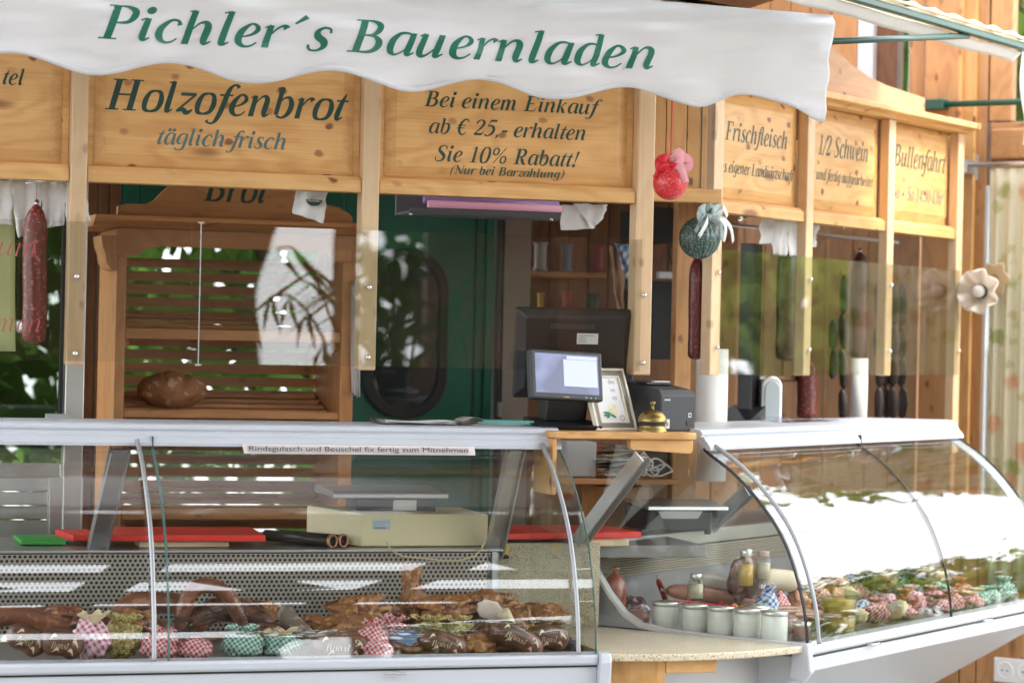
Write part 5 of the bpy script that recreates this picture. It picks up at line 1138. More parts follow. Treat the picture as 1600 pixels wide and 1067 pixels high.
m_ = MB(); cc = [( .032 + .008 * math.cos(q * PI / 10), .037 + .008 * math.sin(q * PI / 10)) for q in range(20)]; ci = [(.032 + .0066 * math.cos(q * PI / 10), .037 + .0066 * math.sin(q * PI / 10)) for q in range(20)]
m_.add([on_f(p[0], p[1], .0003) for p in cc + ci], [(i, (i + 1) % 20, 20 + (i + 1) % 20, 20 + i) for i in range(20)]).build('round_stamp', INK, fr_)
# receipt printer
pt_ = T('receipt_printer', 'dark grey receipt printer with white stickers at the right end of the corner shelf', 'printer', L, 1058, 672, -.02)
Mp = Matrix.Translation((L.p(1060, 665, -.08)[0], -.075, zS)) @ Matrix.Rotation(math.radians(15), 4, 'Z')
W2 = .058
pb3 = MB().add([(-W2, 0, 0), (W2, 0, 0), (W2, .02, .0), (W2, .19, 0), (-W2, .19, 0), (-W2, 0, .098), (W2, 0, .098), (W2, .015, .112), (-W2, .015, .112), (W2, .19, .135), (-W2, .19, .135)],
                [(0, 4, 3, 2, 1), (0, 1, 6, 5), (5, 6, 7, 8), (8, 7, 9, 10), (1, 2, 3, 9, 7, 6), (4, 0, 5, 8, 10), (3, 4, 10, 9)])
xf(pb3, Mp).build('housing', DKGREY, pt_, bevel=.004)
xf(MB().box(-.05, .035, .08, .13, .1225, .131), Mp).build('lid_button', BLACK, pt_, bevel=.003)
xf(MB().box(-.02, .03, .082, .1, .1312, .134), Mp).build('paper_slot', WHITEP, pt_)
xf(MB().box(-.052, -.028, -.0012, 0, .008, .033), Mp).build('sticker', WHITEP, pt_)
xf(MB().box(.034, .044, -.0012, 0, .038, .050), Mp).build('sticker', WHITEP, pt_)
xf(MB().box(.0365, .0415, -.002, -.0013, .041, .047), Mp).build('symbol', BLACK, pt_)
xf(MB().box(.028, .046, -.002, 0, .016, .030), Mp).build('power_switch', BLACK, pt_, bevel=.001)
lettering('PB', -.048, -.032, .015, lambda x, h, lf: tuple(Mp @ Vector((x, -.0014 - lf, .015 + h))), 1.2, .05).build('lettering', INK, pt_)
xf(MB().box(-.046, -.026, -.0006, 0, .083, .087), Mp).build('maker_mark', GREYP, pt_)
# brass bell
bx_, _ = L.p(1019, 672, -.12); bl = thing('service_bell', 'brass service bell with black band in front of the printer', 'bell', L, bx_, -.12, zS)
MB().lathe([(.040, 0), (.040, .004), (.036, .009), (.035, .016)], (bx_, -.12, zS), 36).build('foot', BRASS, bl)
MB().lathe([(.034, .015), (.0345, .016), (.0345, .024), (.034, .025)], (bx_, -.12, zS), 36).build('band', RUBBER, bl)
MB().lathe([(.033, .025), (.0385, .025), (.0385, .030), (.036, .040), (.029, .050), (.018, .056), (.006, .059), (.004, .060), (.004, .072), (.007, .074), (.0075, .079), (.004, .081), (0, .0815)], (bx_, -.12, zS), 36).build('dome', BRASS, bl)
# leaflets on the top profile
ps = T('clear_tray', 'clear plastic leaflet tray lying on the left case beside the teal leaflets', 'tray', L, 650, 664, -.0)
x0_ = L.p(592, 660, 0)[0]; x1_ = L.p(712, 662, 0)[0]; z_ = 1.3255
MB().box(x0_, x1_, -.06, .10, z_, z_ + .003).box(x0_, x0_ + .003, -.06, .10, z_ + .003, z_ + .014).box(x1_ - .003, x1_, -.06, .10, z_ + .003, z_ + .012).box(x0_ + .003, x1_ - .003, .097, .10, z_ + .003, z_ + .012).build('tray', CLEAR, ps)
for k in range(3): MB().grid(lambda u, v, k=k: (x0_ + .01 + (x1_ - x0_ - .02) * u, -.05 + .12 * v, z_ + .0045 + .002 * k + .002 * math.sin(u * 6 + k)), 12, 4).build('sheet', WHITEP, ps, solid=.0004)
lf_ = T('leaflet_stack', 'stack of teal leaflets on the right end of the left case', 'leaflets', L, 780, 666, -.05)
x0_ = L.p(708, 664, 0)[0]; x1_ = L.p(838, 665, 0)[0]
random.seed(3)
for k in range(7):
    dx_ = random.uniform(-.008, .008); col = mat('teal_paper', (.16, .42, .38), .7) if k > 1 else mat('grey_brown_paper', (.36, .32, .27), .8)
    xf(MB().box(-.07, .07, -.045, .075, k * .0019, k * .0019 + .0016), Matrix.Translation(((x0_ + x1_) / 2 + .018 * (k > 1) + dx_, .0, 1.3256)) @ Matrix.Rotation(random.uniform(-.08, .12), 4, 'Z')).build('leaflet', col, lf_)
for k in range(4): xf(MB().grid(lambda u, v, k=k: (-.095 + .06 * u, -.03 + .10 * v, .002 + k * .003 + .012 * math.sin(u * 3) * (k / 4)), 8, 3), Matrix.Translation(((x0_ + x1_) / 2, 0, 1.3256))).build('leaflet', mat('grey_brown_paper'), lf_, solid=.0008)
ct2 = T('clear_tray', 'clear plastic tongs tray lying on top of the right display case', 'tray', R, 1255, 658, -.0)
x0_, _ = R.p(1216, 656, -.02); x1_, _ = R.p(1292, 657, -.02)
MB().box(x0_, x1_, -.06, .04, 1.3265, 1.3295).box(x0_, x0_ + .004, -.06, .04, 1.3295, 1.343).box(x1_ - .03, x1_, -.06, .02, 1.3295, 1.339).build('tray', CLEAR, ct2, bevel=.001)

# ================================================================== ON THE WORKTOPS
WT = .9895
def board3(name, label, F, x0, x1, y0, y1, z, th, m, rz=0, cat='cutting board'):
    t = thing(name, label, cat, F, (x0 + x1) / 2, (y0 + y1) / 2, z)
    xf(MB().box(-(x1 - x0) / 2, (x1 - x0) / 2, -(y1 - y0) / 2, (y1 - y0) / 2, 0, th), Matrix.Translation(((x0 + x1) / 2, (y0 + y1) / 2, z)) @ Matrix.Rotation(rz, 4, 'Z')).build('board', m, t, bevel=.003)
    return t
a0 = L.p(218, 850, .13)[0]; a1 = L.p(358, 850, .13)[0]
board3('wooden_block', 'pale wooden block under the long red cutting board', L, a0, a1, .13, .22, WT + .001, .016, PALEB, 0, 'block')
board3('cutting_board', 'long red plastic cutting board lying on the wooden block', L, L.p(165, 840, .11)[0], L.p(418, 840, .11)[0], .11, .38, WT + .0175, .018, REDB, math.radians(-3))
board3('cutting_board', 'red cutting board at the far left behind the glass bracket', L, L.p(106, 838, .2)[0], L.p(158, 838, .2)[0], .2, .40, WT + .012, .016, REDB, .12)
board3('cutting_board', 'green cutting board at the far left behind the glass', L, L.p(30, 833, .25)[0], L.p(100, 833, .25)[0], .20, .40, WT + .002, .012, mat('green_plastic_board', (.05, .40, .06), .45))
board3('wooden_block', 'pale wooden block under the right red cutting board', L, L.p(916, 850, .12)[0], L.p(983, 850, .12)[0], .12, .20, WT + .001, .018, PALEB, 0, 'block')
board3('cutting_board', 'red cutting board at the right end beyond the glass bracket', L, L.p(776, 835, .14)[0], L.p(1000, 835, .14)[0], .14, .40, WT + .020, .018, REDB, math.radians(7))
# support ledge under the right board
wg2 = thing('rear_worktop', 'grey worktop ledge joining the two cases behind the corner counter', 'worktop', L, -.1, .2, .96)
MB().box(XL1 - .09, .25, .155, .5, .955, WT).build('slab', mat('worktop_grey'), wg2, bevel=.002)
# cream scale
scl = T('counter_scale', 'cream enamel counter scale with steel pan on the left worktop', 'scale', L, 660, 848, .15)
Ms = Matrix.Translation((L.p(565, 848, .13)[0], .13, WT + .001))
W3 = L.p(762, 848, .13)[0] - L.p(565, 848, .13)[0]
xf(MB().add([(0, 0, 0), (W3, 0, 0), (W3, .27, 0), (-.02, .27, 0), (-.115, .17, 0), (0, 0, .088), (W3, 0, .088), (W3, .27, .088), (-.02, .27, .088), (-.115, .17, .100)],
            [(0, 4, 3, 2, 1), (5, 6, 7, 8, 9), (0, 1, 6, 5), (1, 2, 7, 6), (2, 3, 8, 7), (3, 4, 9, 8), (4, 0, 5, 9)]), Ms).build('housing', CREAM, scl, bevel=.004)
xf(MB().box(.028, .078, -.0012, 0, .046, .074), Ms).build('label', mat('scale_label', (.50, .58, .68), .5), scl)
for k in range(3): xf(MB().box(.032, .070 - .01 * k, -.0018, -.0013, .066 - .007 * k, .0675 - .007 * k), Ms).build('label_print', mat('grey_ink'), scl)
xf(MB().box(.034, .066, -.0018, -.0013, .048, .053), Ms).build('label_print', mat('grey_ink'), scl)
xf(MB().box(.0, .22, .06, .20, .090, .125), Ms).build('pan_frame', mat('scale_dark_box', (.06, .06, .06), .5), scl, bevel=.003)  # near-black box between housing and pan
xf(MB().box(.10, .165, .056, .0598, .094, .122), Ms).build('white_cup', WHITEP, scl)
xf(MB().prism([(.02, .128), (.02, .142), (.04, .148), (.24, .152), (.26, .146), (.26, .130)], -.075, .245, 'x'), Ms).build('pan', ALUD, scl, bevel=.003)
# two dark tubes with copper ends
for k, (a, b_) in enumerate((((418, 828), (519, 836)), ((440, 826), (536, 834)))):
    t = T('metal_tube', ('front', 'rear')[k] + ' one of two dark tubes with copper coloured ends lying left of the cream scale', 'tube', L, b_[0], b_[1], .10 + .02 * k)
    x0_, z0_ = L.p(a[0], a[1], .30 + .02 * k); x1_, z1_ = L.p(b_[0], b_[1], .12 + .02 * k); zz = WT + .017
    MB().tube([(x0_, .32, zz), (x1_, .115 + .02 * k, zz)], .0145, 16, caps=False).build('tube', mat('dark_tube', (.035, .03, .028), .35, .3), t, solid=.002)
    d = (Vector((x1_, .115 + .02 * k, zz)) - Vector((x0_, .32, zz))).normalized(); e_ = Vector((x1_, .115 + .02 * k, zz))
    MB().tube([e_ - d * .006, e_ + d * .003], .0160, 16, caps=False).build('end_ring', mat('copper_ring', (.50, .26, .16), .35, .7), t, solid=.005)
# cream cable hanging over the lip
cb2 = T('cable', 'cream cable drooping over the perforated panel below the scale', 'cable', L, 690, 870, .03)
MB().tube([(L.p(a, b, .036)[0], .036, L.p(a, b, .036)[1]) for a, b in ((603, 846), (612, 860), (630, 869), (660, 872), (690, 875), (720, 875), (742, 868), (752, 858), (757, 846))], .0022, 8).build('cable', mat('cream_cable', (.66, .55, .34), .5), cb2)
# yellow plug thing
yp = T('scraper', 'small yellow and black scraper at the top of the speckled corner board', 'scraper', L, 786, 858, .12)
x_, z_ = L.p(786, 858, .125); MB().prism([(x_ - .01, z_ - .01), (x_ + .008, z_ - .012), (x_ + .012, z_ + .005), (x_ + .004, z_ + .02), (x_ - .008, z_ + .022)], .115, .127, 'y')
pmb = MB(); pr = [(x_ - .008, z_ - .008), (x_ + .006, z_ - .014), (x_ + .012, z_ + .004), (x_ + .004, z_ + .02), (x_ - .008, z_ + .02)]
pmb.add([(p[0], .105, p[1]) for p in pr] + [(p[0], .118, p[1]) for p in pr], [tuple(range(5)), tuple(reversed(range(5, 10)))] + [(i, 5 + i, 5 + (i + 1) % 5, (i + 1) % 5) for i in range(5)]).build('blade', mat('yellow_plastic', (.75, .48, .03), .4), yp, bevel=.002)
MB().box(x_ - .004, x_ + .012, .104, .119, z_ - .024, z_ - .0145).build('grip', BLACK, yp, bevel=.002)

# lower till cupboard seen between the cases
tc2 = thing('till_cupboard', 'pine cupboard with a shelf of papers behind the corner counter', 'cupboard', L, .02, .6, .9)
def bxL(name, m, par, a, b, y, d, bev=.003): return bxp(L, name, m, par, a, b, y, d, bev)
bxL('shelf_board', CABM, tc2, (885, 748), (1060, 757), .55, .35)
bxL('cupboard_side', CABZ, tc2, (940, 760), (1012, 1000), .62, .2)
bxL('back_board', WALLM, tc2, (1052, 690), (1086, 1000), .75, .03)
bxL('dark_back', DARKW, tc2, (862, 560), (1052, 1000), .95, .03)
bxL('grey_bin', mat('grey_bin_plastic', (.36, .36, .35), .5), tc2, (884, 690), (932, 745), .6, .1)
random.seed(11)
pc = [(.70, .68, .62), (.10, .16, .25), (.55, .42, .08), (.75, .75, .78), (.25, .32, .30), (.06, .05, .05), (.50, .50, .48), (.16, .28, .22), (.8, .8, .8)]
pst = T('paper_stack', 'untidy stack of leaflets and magazines on the cupboard shelf under the till', 'papers', L, 975, 746, .56)
for k in range(15):
    x_, z_ = L.p(random.uniform(955, 985), 744 - k * 3.4, .62)
    xf(MB().grid(lambda u, v, k=k: ((u - .5) * .12, (v - .5) * .12, .006 * math.sin(u * 3 + k) * (1 - v)), 6, 4), Matrix.Translation((x_, .64, z_)) @ Matrix.Rotation(random.uniform(-.5, .5), 4, 'Z') @ Matrix.Rotation(random.uniform(-.12, .12), 4, 'Y')).build('leaflet', mat('printed_leaflet_%d' % (k % 9), pc[k % 9], .6, vary=.3, vscale=60), pst, solid=.002)
bks = T('twine_bundle', 'bundle of white twine loops beside the leaflets under the till', 'twine', L, 1025, 745, .55)
for k in range(5):
    x_, z_ = L.p(1000 + 9 * k, 735 - (k % 2) * 9, .54)
    MB().tube([(x_ + .02 * math.cos(a) * (1 + .2 * k % 2), .54 + .004 * k, z_ + .014 * math.sin(a) + .004 * math.sin(3 * a + k)) for a in [q * PI / 9 for q in range(19)]], .0028, 6).build('loop', mat('white_twine', (.75, .75, .78), .7), bks)
bxL('dark_box', BLACK, tc2, (1000, 700), (1046, 742), .62, .06)
# black scale on the right worktop
bsx, bsz = R.p(1085, 806, .30)
bs2 = thing('black_scale', 'black electronic scale with steel plate on the right worktop', 'scale', R, bsx, .3, .997)
Mb = R.M.inverted() @ L.M @ Matrix.Translation((L.p(1012, 800, .42)[0], .42, .997 + .012))
xf(MB().add([(0, 0, 0), (.20, 0, 0), (.26, .10, 0), (.26, .2, 0), (0, .2, 0), (0, 0, .062), (.20, 0, .055), (.27, .10, .058), (.27, .2, .07), (0, .2, .07)], [(0, 4, 3, 2, 1), (5, 6, 7, 8, 9), (0, 1, 6, 5), (1, 2, 7, 6), (2, 3, 8, 7), (3, 4, 9, 8), (4, 0, 5, 9)]), Mb).build('housing', BLACK, bs2, bevel=.005)
xf(MB().prism([(-.006, .060), (-.004, .072), (.14, .082), (.19, .082), (.19, .072)], .0, .25, 'x'), Mb).build('plate', ALUD, bs2, bevel=.002)
xf(MB().add([(.03, -.004, .058), (.17, -.004, .058), (.155, -.004, .036), (.045, -.004, .036), (.03, -.001, .058), (.17, -.001, .058), (.155, -.001, .036), (.045, -.001, .036)], [(3, 2, 1, 0), (4, 5, 6, 7), (0, 1, 5, 4), (3, 7, 6, 2), (0, 4, 7, 3), (1, 2, 6, 5)]), Mb).build('front_plate', GREYP, bs2)
for q in (.03, .20): xf(MB().lathe([(0, -.012), (.010, -.012), (.012, 0)], (q, .03, 0), 10), Mb).build('foot', RUBBER, bs2)
# white rolls and dispenser behind the right case
def roll(px, pt, pb, y, rpx, F, label, m=WHITEP):
    x, z0_ = F.p(px, pb, y); _, z1_ = F.p(px, pt, y); r = rpx * F.w(x, y, z0_).y / FOC
    t = thing('paper_roll', label, 'paper roll', F, x, y, z0_)
    MB().lathe([(r * .25, z1_ - z0_ - .01), (r * .28, z1_ - z0_), (r * .97, z1_ - z0_), (r, z1_ - z0_ - .004), (r, .004), (r * .97, 0), (0, 0)], (x, y, z0_), 32).build('paper', m, t)
    MB().lathe([(r * .2, 0), (r * .2, z1_ - z0_ + .003), (0, z1_ - z0_ + .003)], (x, y, z0_), 16).build('core', PALEB, t)
roll(1109, 545, 751, .28, 25, R, 'tall white paper roll standing right of the receipt printer')
wr = T('paper_roll', 'narrow white paper roll hanging behind the sausages in the right stall', 'paper roll', R, 1338, 654, .28)
x0_, z0_ = R.p(1337, 656, .28); z1_ = R.p(1342, 560, .28)[1]
MB().tube([(x0_ + .02, .28, z0_ - .05), (x0_ + .02, .28, z1_)], .030, 20).build('paper', WHITEP, wr)
sl = T('slicer', 'silver rounded ham slicer with black column behind the right counter', 'slicer', R, 1200, 656, .25)
x_, z_ = R.p(1201, 656, .25); zt2 = R.p(1201, 577, .25)[1]; rr = 18 * 7.6 / FOC
m_ = MB(); pts = [(-rr, 0)] + [(-rr * math.cos(a), zt2 - z_ - rr + rr * math.sin(a)) for a in [k * PI / 14 for k in range(15)]] + [(rr, 0)]; n_ = len(pts)
mm = Matrix.Translation((x_, .25, z_ - .02)) @ Matrix.Rotation(math.radians(-45), 4, 'Z')
m_.add([(p[0], -.03, p[1]) for p in pts] + [(p[0], .05, p[1]) for p in pts], [tuple(range(n_)), tuple(reversed(range(n_, 2 * n_)))] + [(i, n_ + i, n_ + (i + 1) % n_, (i + 1) % n_) for i in range(n_)])
xf(m_, mm).build('guard', ALUD, sl, bevel=.006)
m_ = MB(); q = [(p[0] * .72, p[1] * .9 if i not in (0, n_ - 1) else 0) for i, p in enumerate(pts)]
m_.add([(p[0], -.036, p[1]) for p in q] + [(p[0], -.031, p[1]) for p in q], [tuple(range(n_)), tuple(reversed(range(n_, 2 * n_)))] + [(i, n_ + i, n_ + (i + 1) % n_, (i + 1) % n_) for i in range(n_)])
xf(m_, mm).build('blade', mat('blue_grey_glass', (.45, .52, .55), .15, .4), sl, bevel=.002)
x1_, z1_ = R.p(1171, 650, .3); MB().box(x1_ - .03, x1_ + .03, .28, .33, z1_, z1_ + .55).build('column', BLACK, sl, bevel=.003)
MB().add([(x1_ - .16, .24, z1_ - .03), (x1_ + .08, .24, z1_ - .03), (x1_ + .08, .24, z1_ + .035), (x1_ + .0, .24, z1_ + .035), (x1_ - .16, .36, z1_ - .03), (x1_ + .08, .36, z1_ - .03), (x1_ + .08, .36, z1_ + .035), (x1_ + .0, .36, z1_ + .035)], [(0, 1, 2, 3), (7, 6, 5, 4), (0, 4, 5, 1), (1, 5, 6, 2), (2, 6, 7, 3), (3, 7, 4, 0)]).build('base', BLACK, sl)
# wall socket low right of the cupboard
ws = T('wall_socket', 'single white wall socket on the pine board under the corner shelf', 'socket', L, 1066, 737, .745)
x_, z_ = L.p(1066, 738, .74); MB().box(x_ - .022, x_ + .022, .738, .749, z_ - .012, z_ + .012).build('cover_plate', WHITEP, ws, bevel=.002)
MB().lathe([(0, -.001), (.006, -.001), (.006, 0)], (x_, .738, z_), 12, axis='y').build('pin_hole', RUBBER, ws)

# ================================================================== HANGING BALLS
RGING = checker('red_gingham_ribbon', (.70, .02, .05), (.80, .30, .34), 170)
GGING = checker('green_gingham_ribbon', (.03, .13, .11), (.30, .42, .40), 260)
def ribbon(P, w, n=(0, -1, 0), tw=0):
    """flat band along points, width w, lying roughly across n"""
    pts = [Vector(p) for p in cat_rom([tuple(p) for p in P], 5)]; mb = MB(); V = []
    for i, p in enumerate(pts):
        t = (pts[min(i + 1, len(pts) - 1)] - pts[max(i - 1, 0)]).normalized(); a = t.cross(Vector(n))
        if a.length < 1e-3: a = Vector((1, 0, 0))
        a.normalize(); a = Matrix.Rotation(tw * i / len(pts), 3, t) @ a; V += [p - a * w / 2, p + a * w / 2]
    return mb.add(V, [(2 * i, 2 * i + 1, 2 * i + 3, 2 * i + 2) for i in range(len(pts) - 1)], True)
def ball(F, px, py, y, rpx, label, body, bow1, bow2, cord, ztop, ribs):
    x, z = F.p(px, py, y); r = rpx * F.w(x, y, z).y / FOC; t = thing('hanging_ball', label, 'ball', F, x, y, z - r)
    def f(u, v):
        th = u * 2 * PI; ph = v * PI; k = r * (1 + ribs * math.cos(th * 22))
        return (x + k * math.sin(ph) * math.cos(th), y + k * math.sin(ph) * math.sin(th), z - k * math.cos(ph))
    MB().grid(f, 110, 36).build('ball', body, t)
    c = Vector((x, y - .004, z + r * .98))
    def P(*a): return [tuple(c + Vector(q) * r) for q in a]
    ribbon(P((0, 0, .05), (-.45, -.45, .35), (-.85, -.4, .15), (-.7, -.45, -.2), (-.1, -.4, -.05)), r * .62).build('bow_loop', bow1, t, solid=.0006)
    ribbon(P((0, 0, .05), (.4, -.4, .45), (.85, -.4, .35), (.8, -.45, -.1), (.1, -.45, -.05)), r * .6, tw=.5).build('bow_loop', bow2, t, solid=.0006)
    ribbon(P((0, -.1, 0), (.05, -.5, .55), (.35, -.5, .75), (.3, -.5, .1), (0, -.45, 0)), r * .5).build('bow_loop', bow2, t, solid=.0006)
    ribbon(P((.1, -.5, .0), (.35, -.85, -.3), (.62, -.85, -1.0)), r * .42).build('bow_tail', bow2, t, solid=.0006)
    ribbon(P((-.1, -.4, .0), (-.7, -.5, -.05), (-1.1, -.3, -.75)), r * .28).build('bow_tail', bow1 if ribs < .01 else bow2, t, solid=.0006)
    MB().blob(tuple(c + Vector((0, -.42, 0)) * r), (r * .2, r * .16, r * .2), .2, 3, 3, 14, 10).build('bow_knot', bow1, t)
    ribbon([(x, y, z + r * .9), (x + .001, y, (z + r + ztop) / 2), (x, y, ztop)], .004).build('cord', cord, t, solid=.0008)
    return t
REDN = speckle('red_netted_ball', (.62, .008, .012), (.85, .22, .22), 330, .36, .35, .3, .3)
GRN = speckle('green_netted_ball', (.015, .055, .045), (.30, .36, .33), 330, .37, .35, .3, .3)
ball(L, 1047, 286, -.30, 27, 'red netted ball with red gingham bow hanging from the awning', REDN, mat('red_satin', (.62, .01, .02), .45), RGING, mat('red_satin'), 2.30, .004)
ball(R, 1093, 372, -.06, 32, 'dark green netted ball with grey gingham bow and white ribbons', GRN, GGING, GGING, GREENM, 2.28, .02)
gb = [o for o in bpy.data.objects if o.name.startswith('hanging_ball')][-1]
x_, z_ = R.p(1093, 372, -.06)
SAT = mat('white_satin', (.70, .70, .70), .4)
for P in ([(0, -.06, .058), (.012, -.075, .03), (.008, -.072, -.01)], [(.01, -.06, .06), (.05, -.07, .03), (.085, -.06, -.008)], [(-.01, -.03, .06), (-.05, -.05, .04), (-.075, -.04, .0)], [(.0, -.05, .07), (.0, -.07, .085), (.03, -.07, .06)]):
    ribbon([(x_ + p[0], -.06 + p[1], z_ + p[2]) for p in P], .016).build('satin_tail', SAT, gb, solid=.0006)

# ================================================================== GOODS IN THE CASES
RG = checker('red_gingham', (.55, .02, .04), (.66, .30, .32), 105, (.7, .66, .62)); GGR = checker('green_gingham', (.02, .20, .13), (.28, .46, .38), 105, (.66, .66, .6))
BGI = checker('blue_gingham', (.04, .09, .30), (.38, .44, .62), 75); PGI = checker('pink_gingham', (.60, .10, .22), (.78, .48, .56), 75)
BROWNS = speckle('brown_casing', (.105, .034, .018), (.20, .075, .035), 40, .40, .38, .3, .35)
LIVER = speckle('smoked_ring_casing', (.19, .065, .032), (.32, .12, .05), 40, .40, .38, .3, .35)
HAM = speckle('smoked_ham_crust', (.28, .11, .035), (.10, .03, .012), 28, .42, .5, .1, .8, 70, (.45, .22, .08))
MOLD = speckle('grey_moulded_salami', (.17, .12, .09), (.30, .25, .20), 50, .42, .7, 0, .5)
FAT = mat('pale_fat_slice', (.70, .58, .50), .4, vary=.15, vscale=30); HERB = speckle('mixed_spices', (.42, .30, .10), (.20, .16, .04), 110, .46, .6, 0, .8, 160, (.60, .50, .22))
PINKS = mat('pink_boiled_sausage', (.52, .24, .17), .32, vary=.12, vscale=10, coat=.3); PALES = mat('white_sausage', (.70, .62, .54), .35, vary=.06)
TZ = .7605
LETT = mat('cream_print', (.74, .62, .42), .5)
FOIL = glass('cling_film', (.93, .93, .95), 1.5, wave=.01, wscale=18, rough=.12)
def goods(name, label, cat, F, x, y, z, group=None): return thing(name, label, cat, F, x, y, z, group)
def packet(F, px, py, y, w, h, d, m, label, top=True, m2=None, z=TZ, seed=0):
    """small wrapped packet: lumpy body in cloth with a gathered, ruffled top"""
    x, _ = F.p(px, py, y); t = goods('wrapped_packet', label, 'packet', F, x, y, z)
    MB().blob((x, y, z + h * .42), (w / 2, d / 2, h * .44), .20, 2.8, seed, 26, 16).build('wrapping', m, t)
    if top:
        rs_2 = random.Random(seed); 
        def f(u, v):
            th = u * 2 * PI; r = w * (.10 + .28 * v) * (1 + .28 * v * math.sin(th * 6 + seed)); return (x + r * math.cos(th) + .004 * math.sin(seed), y - .1 * d + r * .7 * math.sin(th), z + h * .78 + h * .24 * v + .006 * v * math.sin(th * 5 + seed * 2))
        MB().grid(f, 48, 5).build('ruffled_top', m2 or m, t, solid=.0008)
        MB().tube([(x + w * .12 * math.cos(a), y - .1 * d + w * .09 * math.sin(a), z + h * .79) for a in [q * PI / 8 for q in range(17)]], .0016, 6).build('tie', STR, t)
    return t
def sausage(F, pts, r, m, label, name='sausage', cat='sausage', knots=True, ends=(.3, .3), n=16, group=None):
    """pts in frame metres"""
    P = cat_rom([tuple(p) for p in pts], 6); k = len(P)
    rr = [r * min(1, ends[0] + (1 - ends[0]) * math.sin(min(1, i / (k * .16)) * PI / 2)) * min(1, ends[1] + (1 - ends[1]) * math.sin(min(1, (k - 1 - i) / (k * .16)) * PI / 2)) * (1 + .025 * math.sin(i * 1.7)) for i in range(k)]
    b = min(P, key=lambda q: q[2]); t = goods(name, label, cat, F, P[k // 2][0], P[k // 2][1], b[2] - r, group)
    MB().tube(P, rr, n).build('casing', m, t)
    if knots:
        for q, q2 in ((P[0], P[1]), (P[-1], P[-2])):
            d = (Vector(q) - Vector(q2)).normalized(); MB().tube([Vector(q) - d * .002, Vector(q) + d * .006, Vector(q) + d * .018], [r * .25, r * .12, r * .3], 8).build('knot', STR, t)
    return t
def bansi(F, pa, pb, y, r, label, w0=.15):
    """fat brown sausage shaped packet printed with name, horn marks and a number"""
    (xa, _), (xb, _) = F.p(pa[0], pa[1], y), F.p(pb[0], pb[1], y); za_, zb_ = F.p(pa[0], pa[1], y)[1], F.p(pb[0], pb[1], y)[1]
    A, B = Vector((xa, y, za_)), Vector((xb, y, zb_)); ax = (B - A); Lg = ax.length; ax.normalize(); fr = Vector((0, -1, 0)); up = fr.cross(ax) * -1
    if up.z < 0: up = -up
    t = goods('printed_sausage', label, 'sausage', F, (xa + xb) / 2, y, min(za_, zb_) - r * .8)
    ts = [0, .03, .08, .16, .3, .45, .6, .75, .86, .93, .97, 1]; rr = [.18, .45, .75, .95, 1.02, 1, .96, 1, .95, .72, .45, .15]
    MB().tube([A + ax * Lg * q + up * .012 * math.sin(q * PI) for q in ts], [r * q for q in rr], 26).build('casing', BROWNS, t)
    def on(u, h, lf):
        q = max(0, min(1, u / Lg)); rad = r * 1.045 + lf; a = h / r; c = A + ax * u + up * .012 * math.sin(q * PI)
        return tuple(c + (fr * math.cos(a) + up * math.sin(a)) * rad)
    lettering('Bansi', Lg * .22, Lg * .62, r * .72, lambda x, h, lf: on(x, h - r * .35, lf), .55, .1).build('lettering', LETT, t)
    lettering('9', Lg * .68, Lg * .78, r * .75, lambda x, h, lf: on(x, h + r * .15, lf), .8, .1).build('lettering', LETT, t)
    for (u0, h0, s) in ((.16, .3, 1), (.84, .1, -1), (.28, -.75, 1), (.78, -.62, -1)):
        V = []
        for q in range(9):
            e = q / 8; w = .14 * r * math.sin(e * PI) ** .7; V += [on(Lg * u0 + s * r * .5 * e, r * (h0 + .35 * math.sin(e * 2.6)) + w, .0004), on(Lg * u0 + s * r * .5 * e, r * (h0 + .35 * math.sin(e * 2.6)) - w, .0004)]
        MB().add(V, [(2 * i, 2 * i + 1, 2 * i + 3, 2 * i + 2) for i in range(8)]).build('horn_mark', LETT, t)
    return t
bansi(L, (10, 990), (66, 1020), -.36, .030, 'leftmost brown sausage printed Bansi, its end hidden by the next')
bansi(L, (62, 1004), (128, 1018), -.38, .032, 'brown Bansi sausage left of the pink gingham packet')
bansi(L, (482, 1010), (578, 1018), -.36, .033, 'brown Bansi sausage right of the green gingham packets')
bansi(L, (652, 1000), (728, 1020), -.36, .028, 'small dark Bansi sausage between gingham packets and the ham')
bansi(L, (765, 980), (845, 1022), -.33, .030, 'brown Bansi sausage lying aslant near the right end of the case')
bansi(L, (826, 1000), (888, 1002), -.30, .031, 'rightmost Bansi sausage in the left case')
packet(L, 143, 1000, -.33, .085, .11, .07, PGI, 'pink gingham packet with cream filling left of the glass joint', seed=1, m2=mat('cream_cloth', (.78, .66, .42), .8))
packet(L, 190, 1000, -.30, .10, .10, .08, HERB, 'clear bag of brown spices tied at the top near the left joint', seed=2)
packet(L, 250, 1005, -.36, .085, .075, .06, RG, 'bright red gingham packet just left of the glass joint', seed=3)
packet(L, 305, 1005, -.36, .085, .06, .06, RG, 'flat red gingham packet just right of the glass joint', False, seed=4)
packet(L, 380, 1010, -.34, .10, .075, .07, GGR, 'large green gingham packet in the middle of the left case', seed=5)
packet(L, 438, 1015, -.33, .10, .065, .07, GGR, 'lower green gingham packet beside the grey salami', seed=6, m2=mat('straw_cloth', (.70, .52, .30), .8))
packet(L, 583, 1000, -.34, .075, .085, .06, RG, 'red gingham packet standing right of the middle Bansi sausage', seed=7)
packet(L, 590, 1022, -.40, .075, .05, .05, RG, 'small red gingham packet in the front row under the other', False, seed=8)
packet(L, 612, 985, -.24, .09, .085, .07, RG, 'half hidden red gingham packet behind the front row', seed=9)
packet(L, 668, 990, -.22, .10, .08, .07, HERB, 'bag of yellow green spices in front of the smoked hams', seed=10)
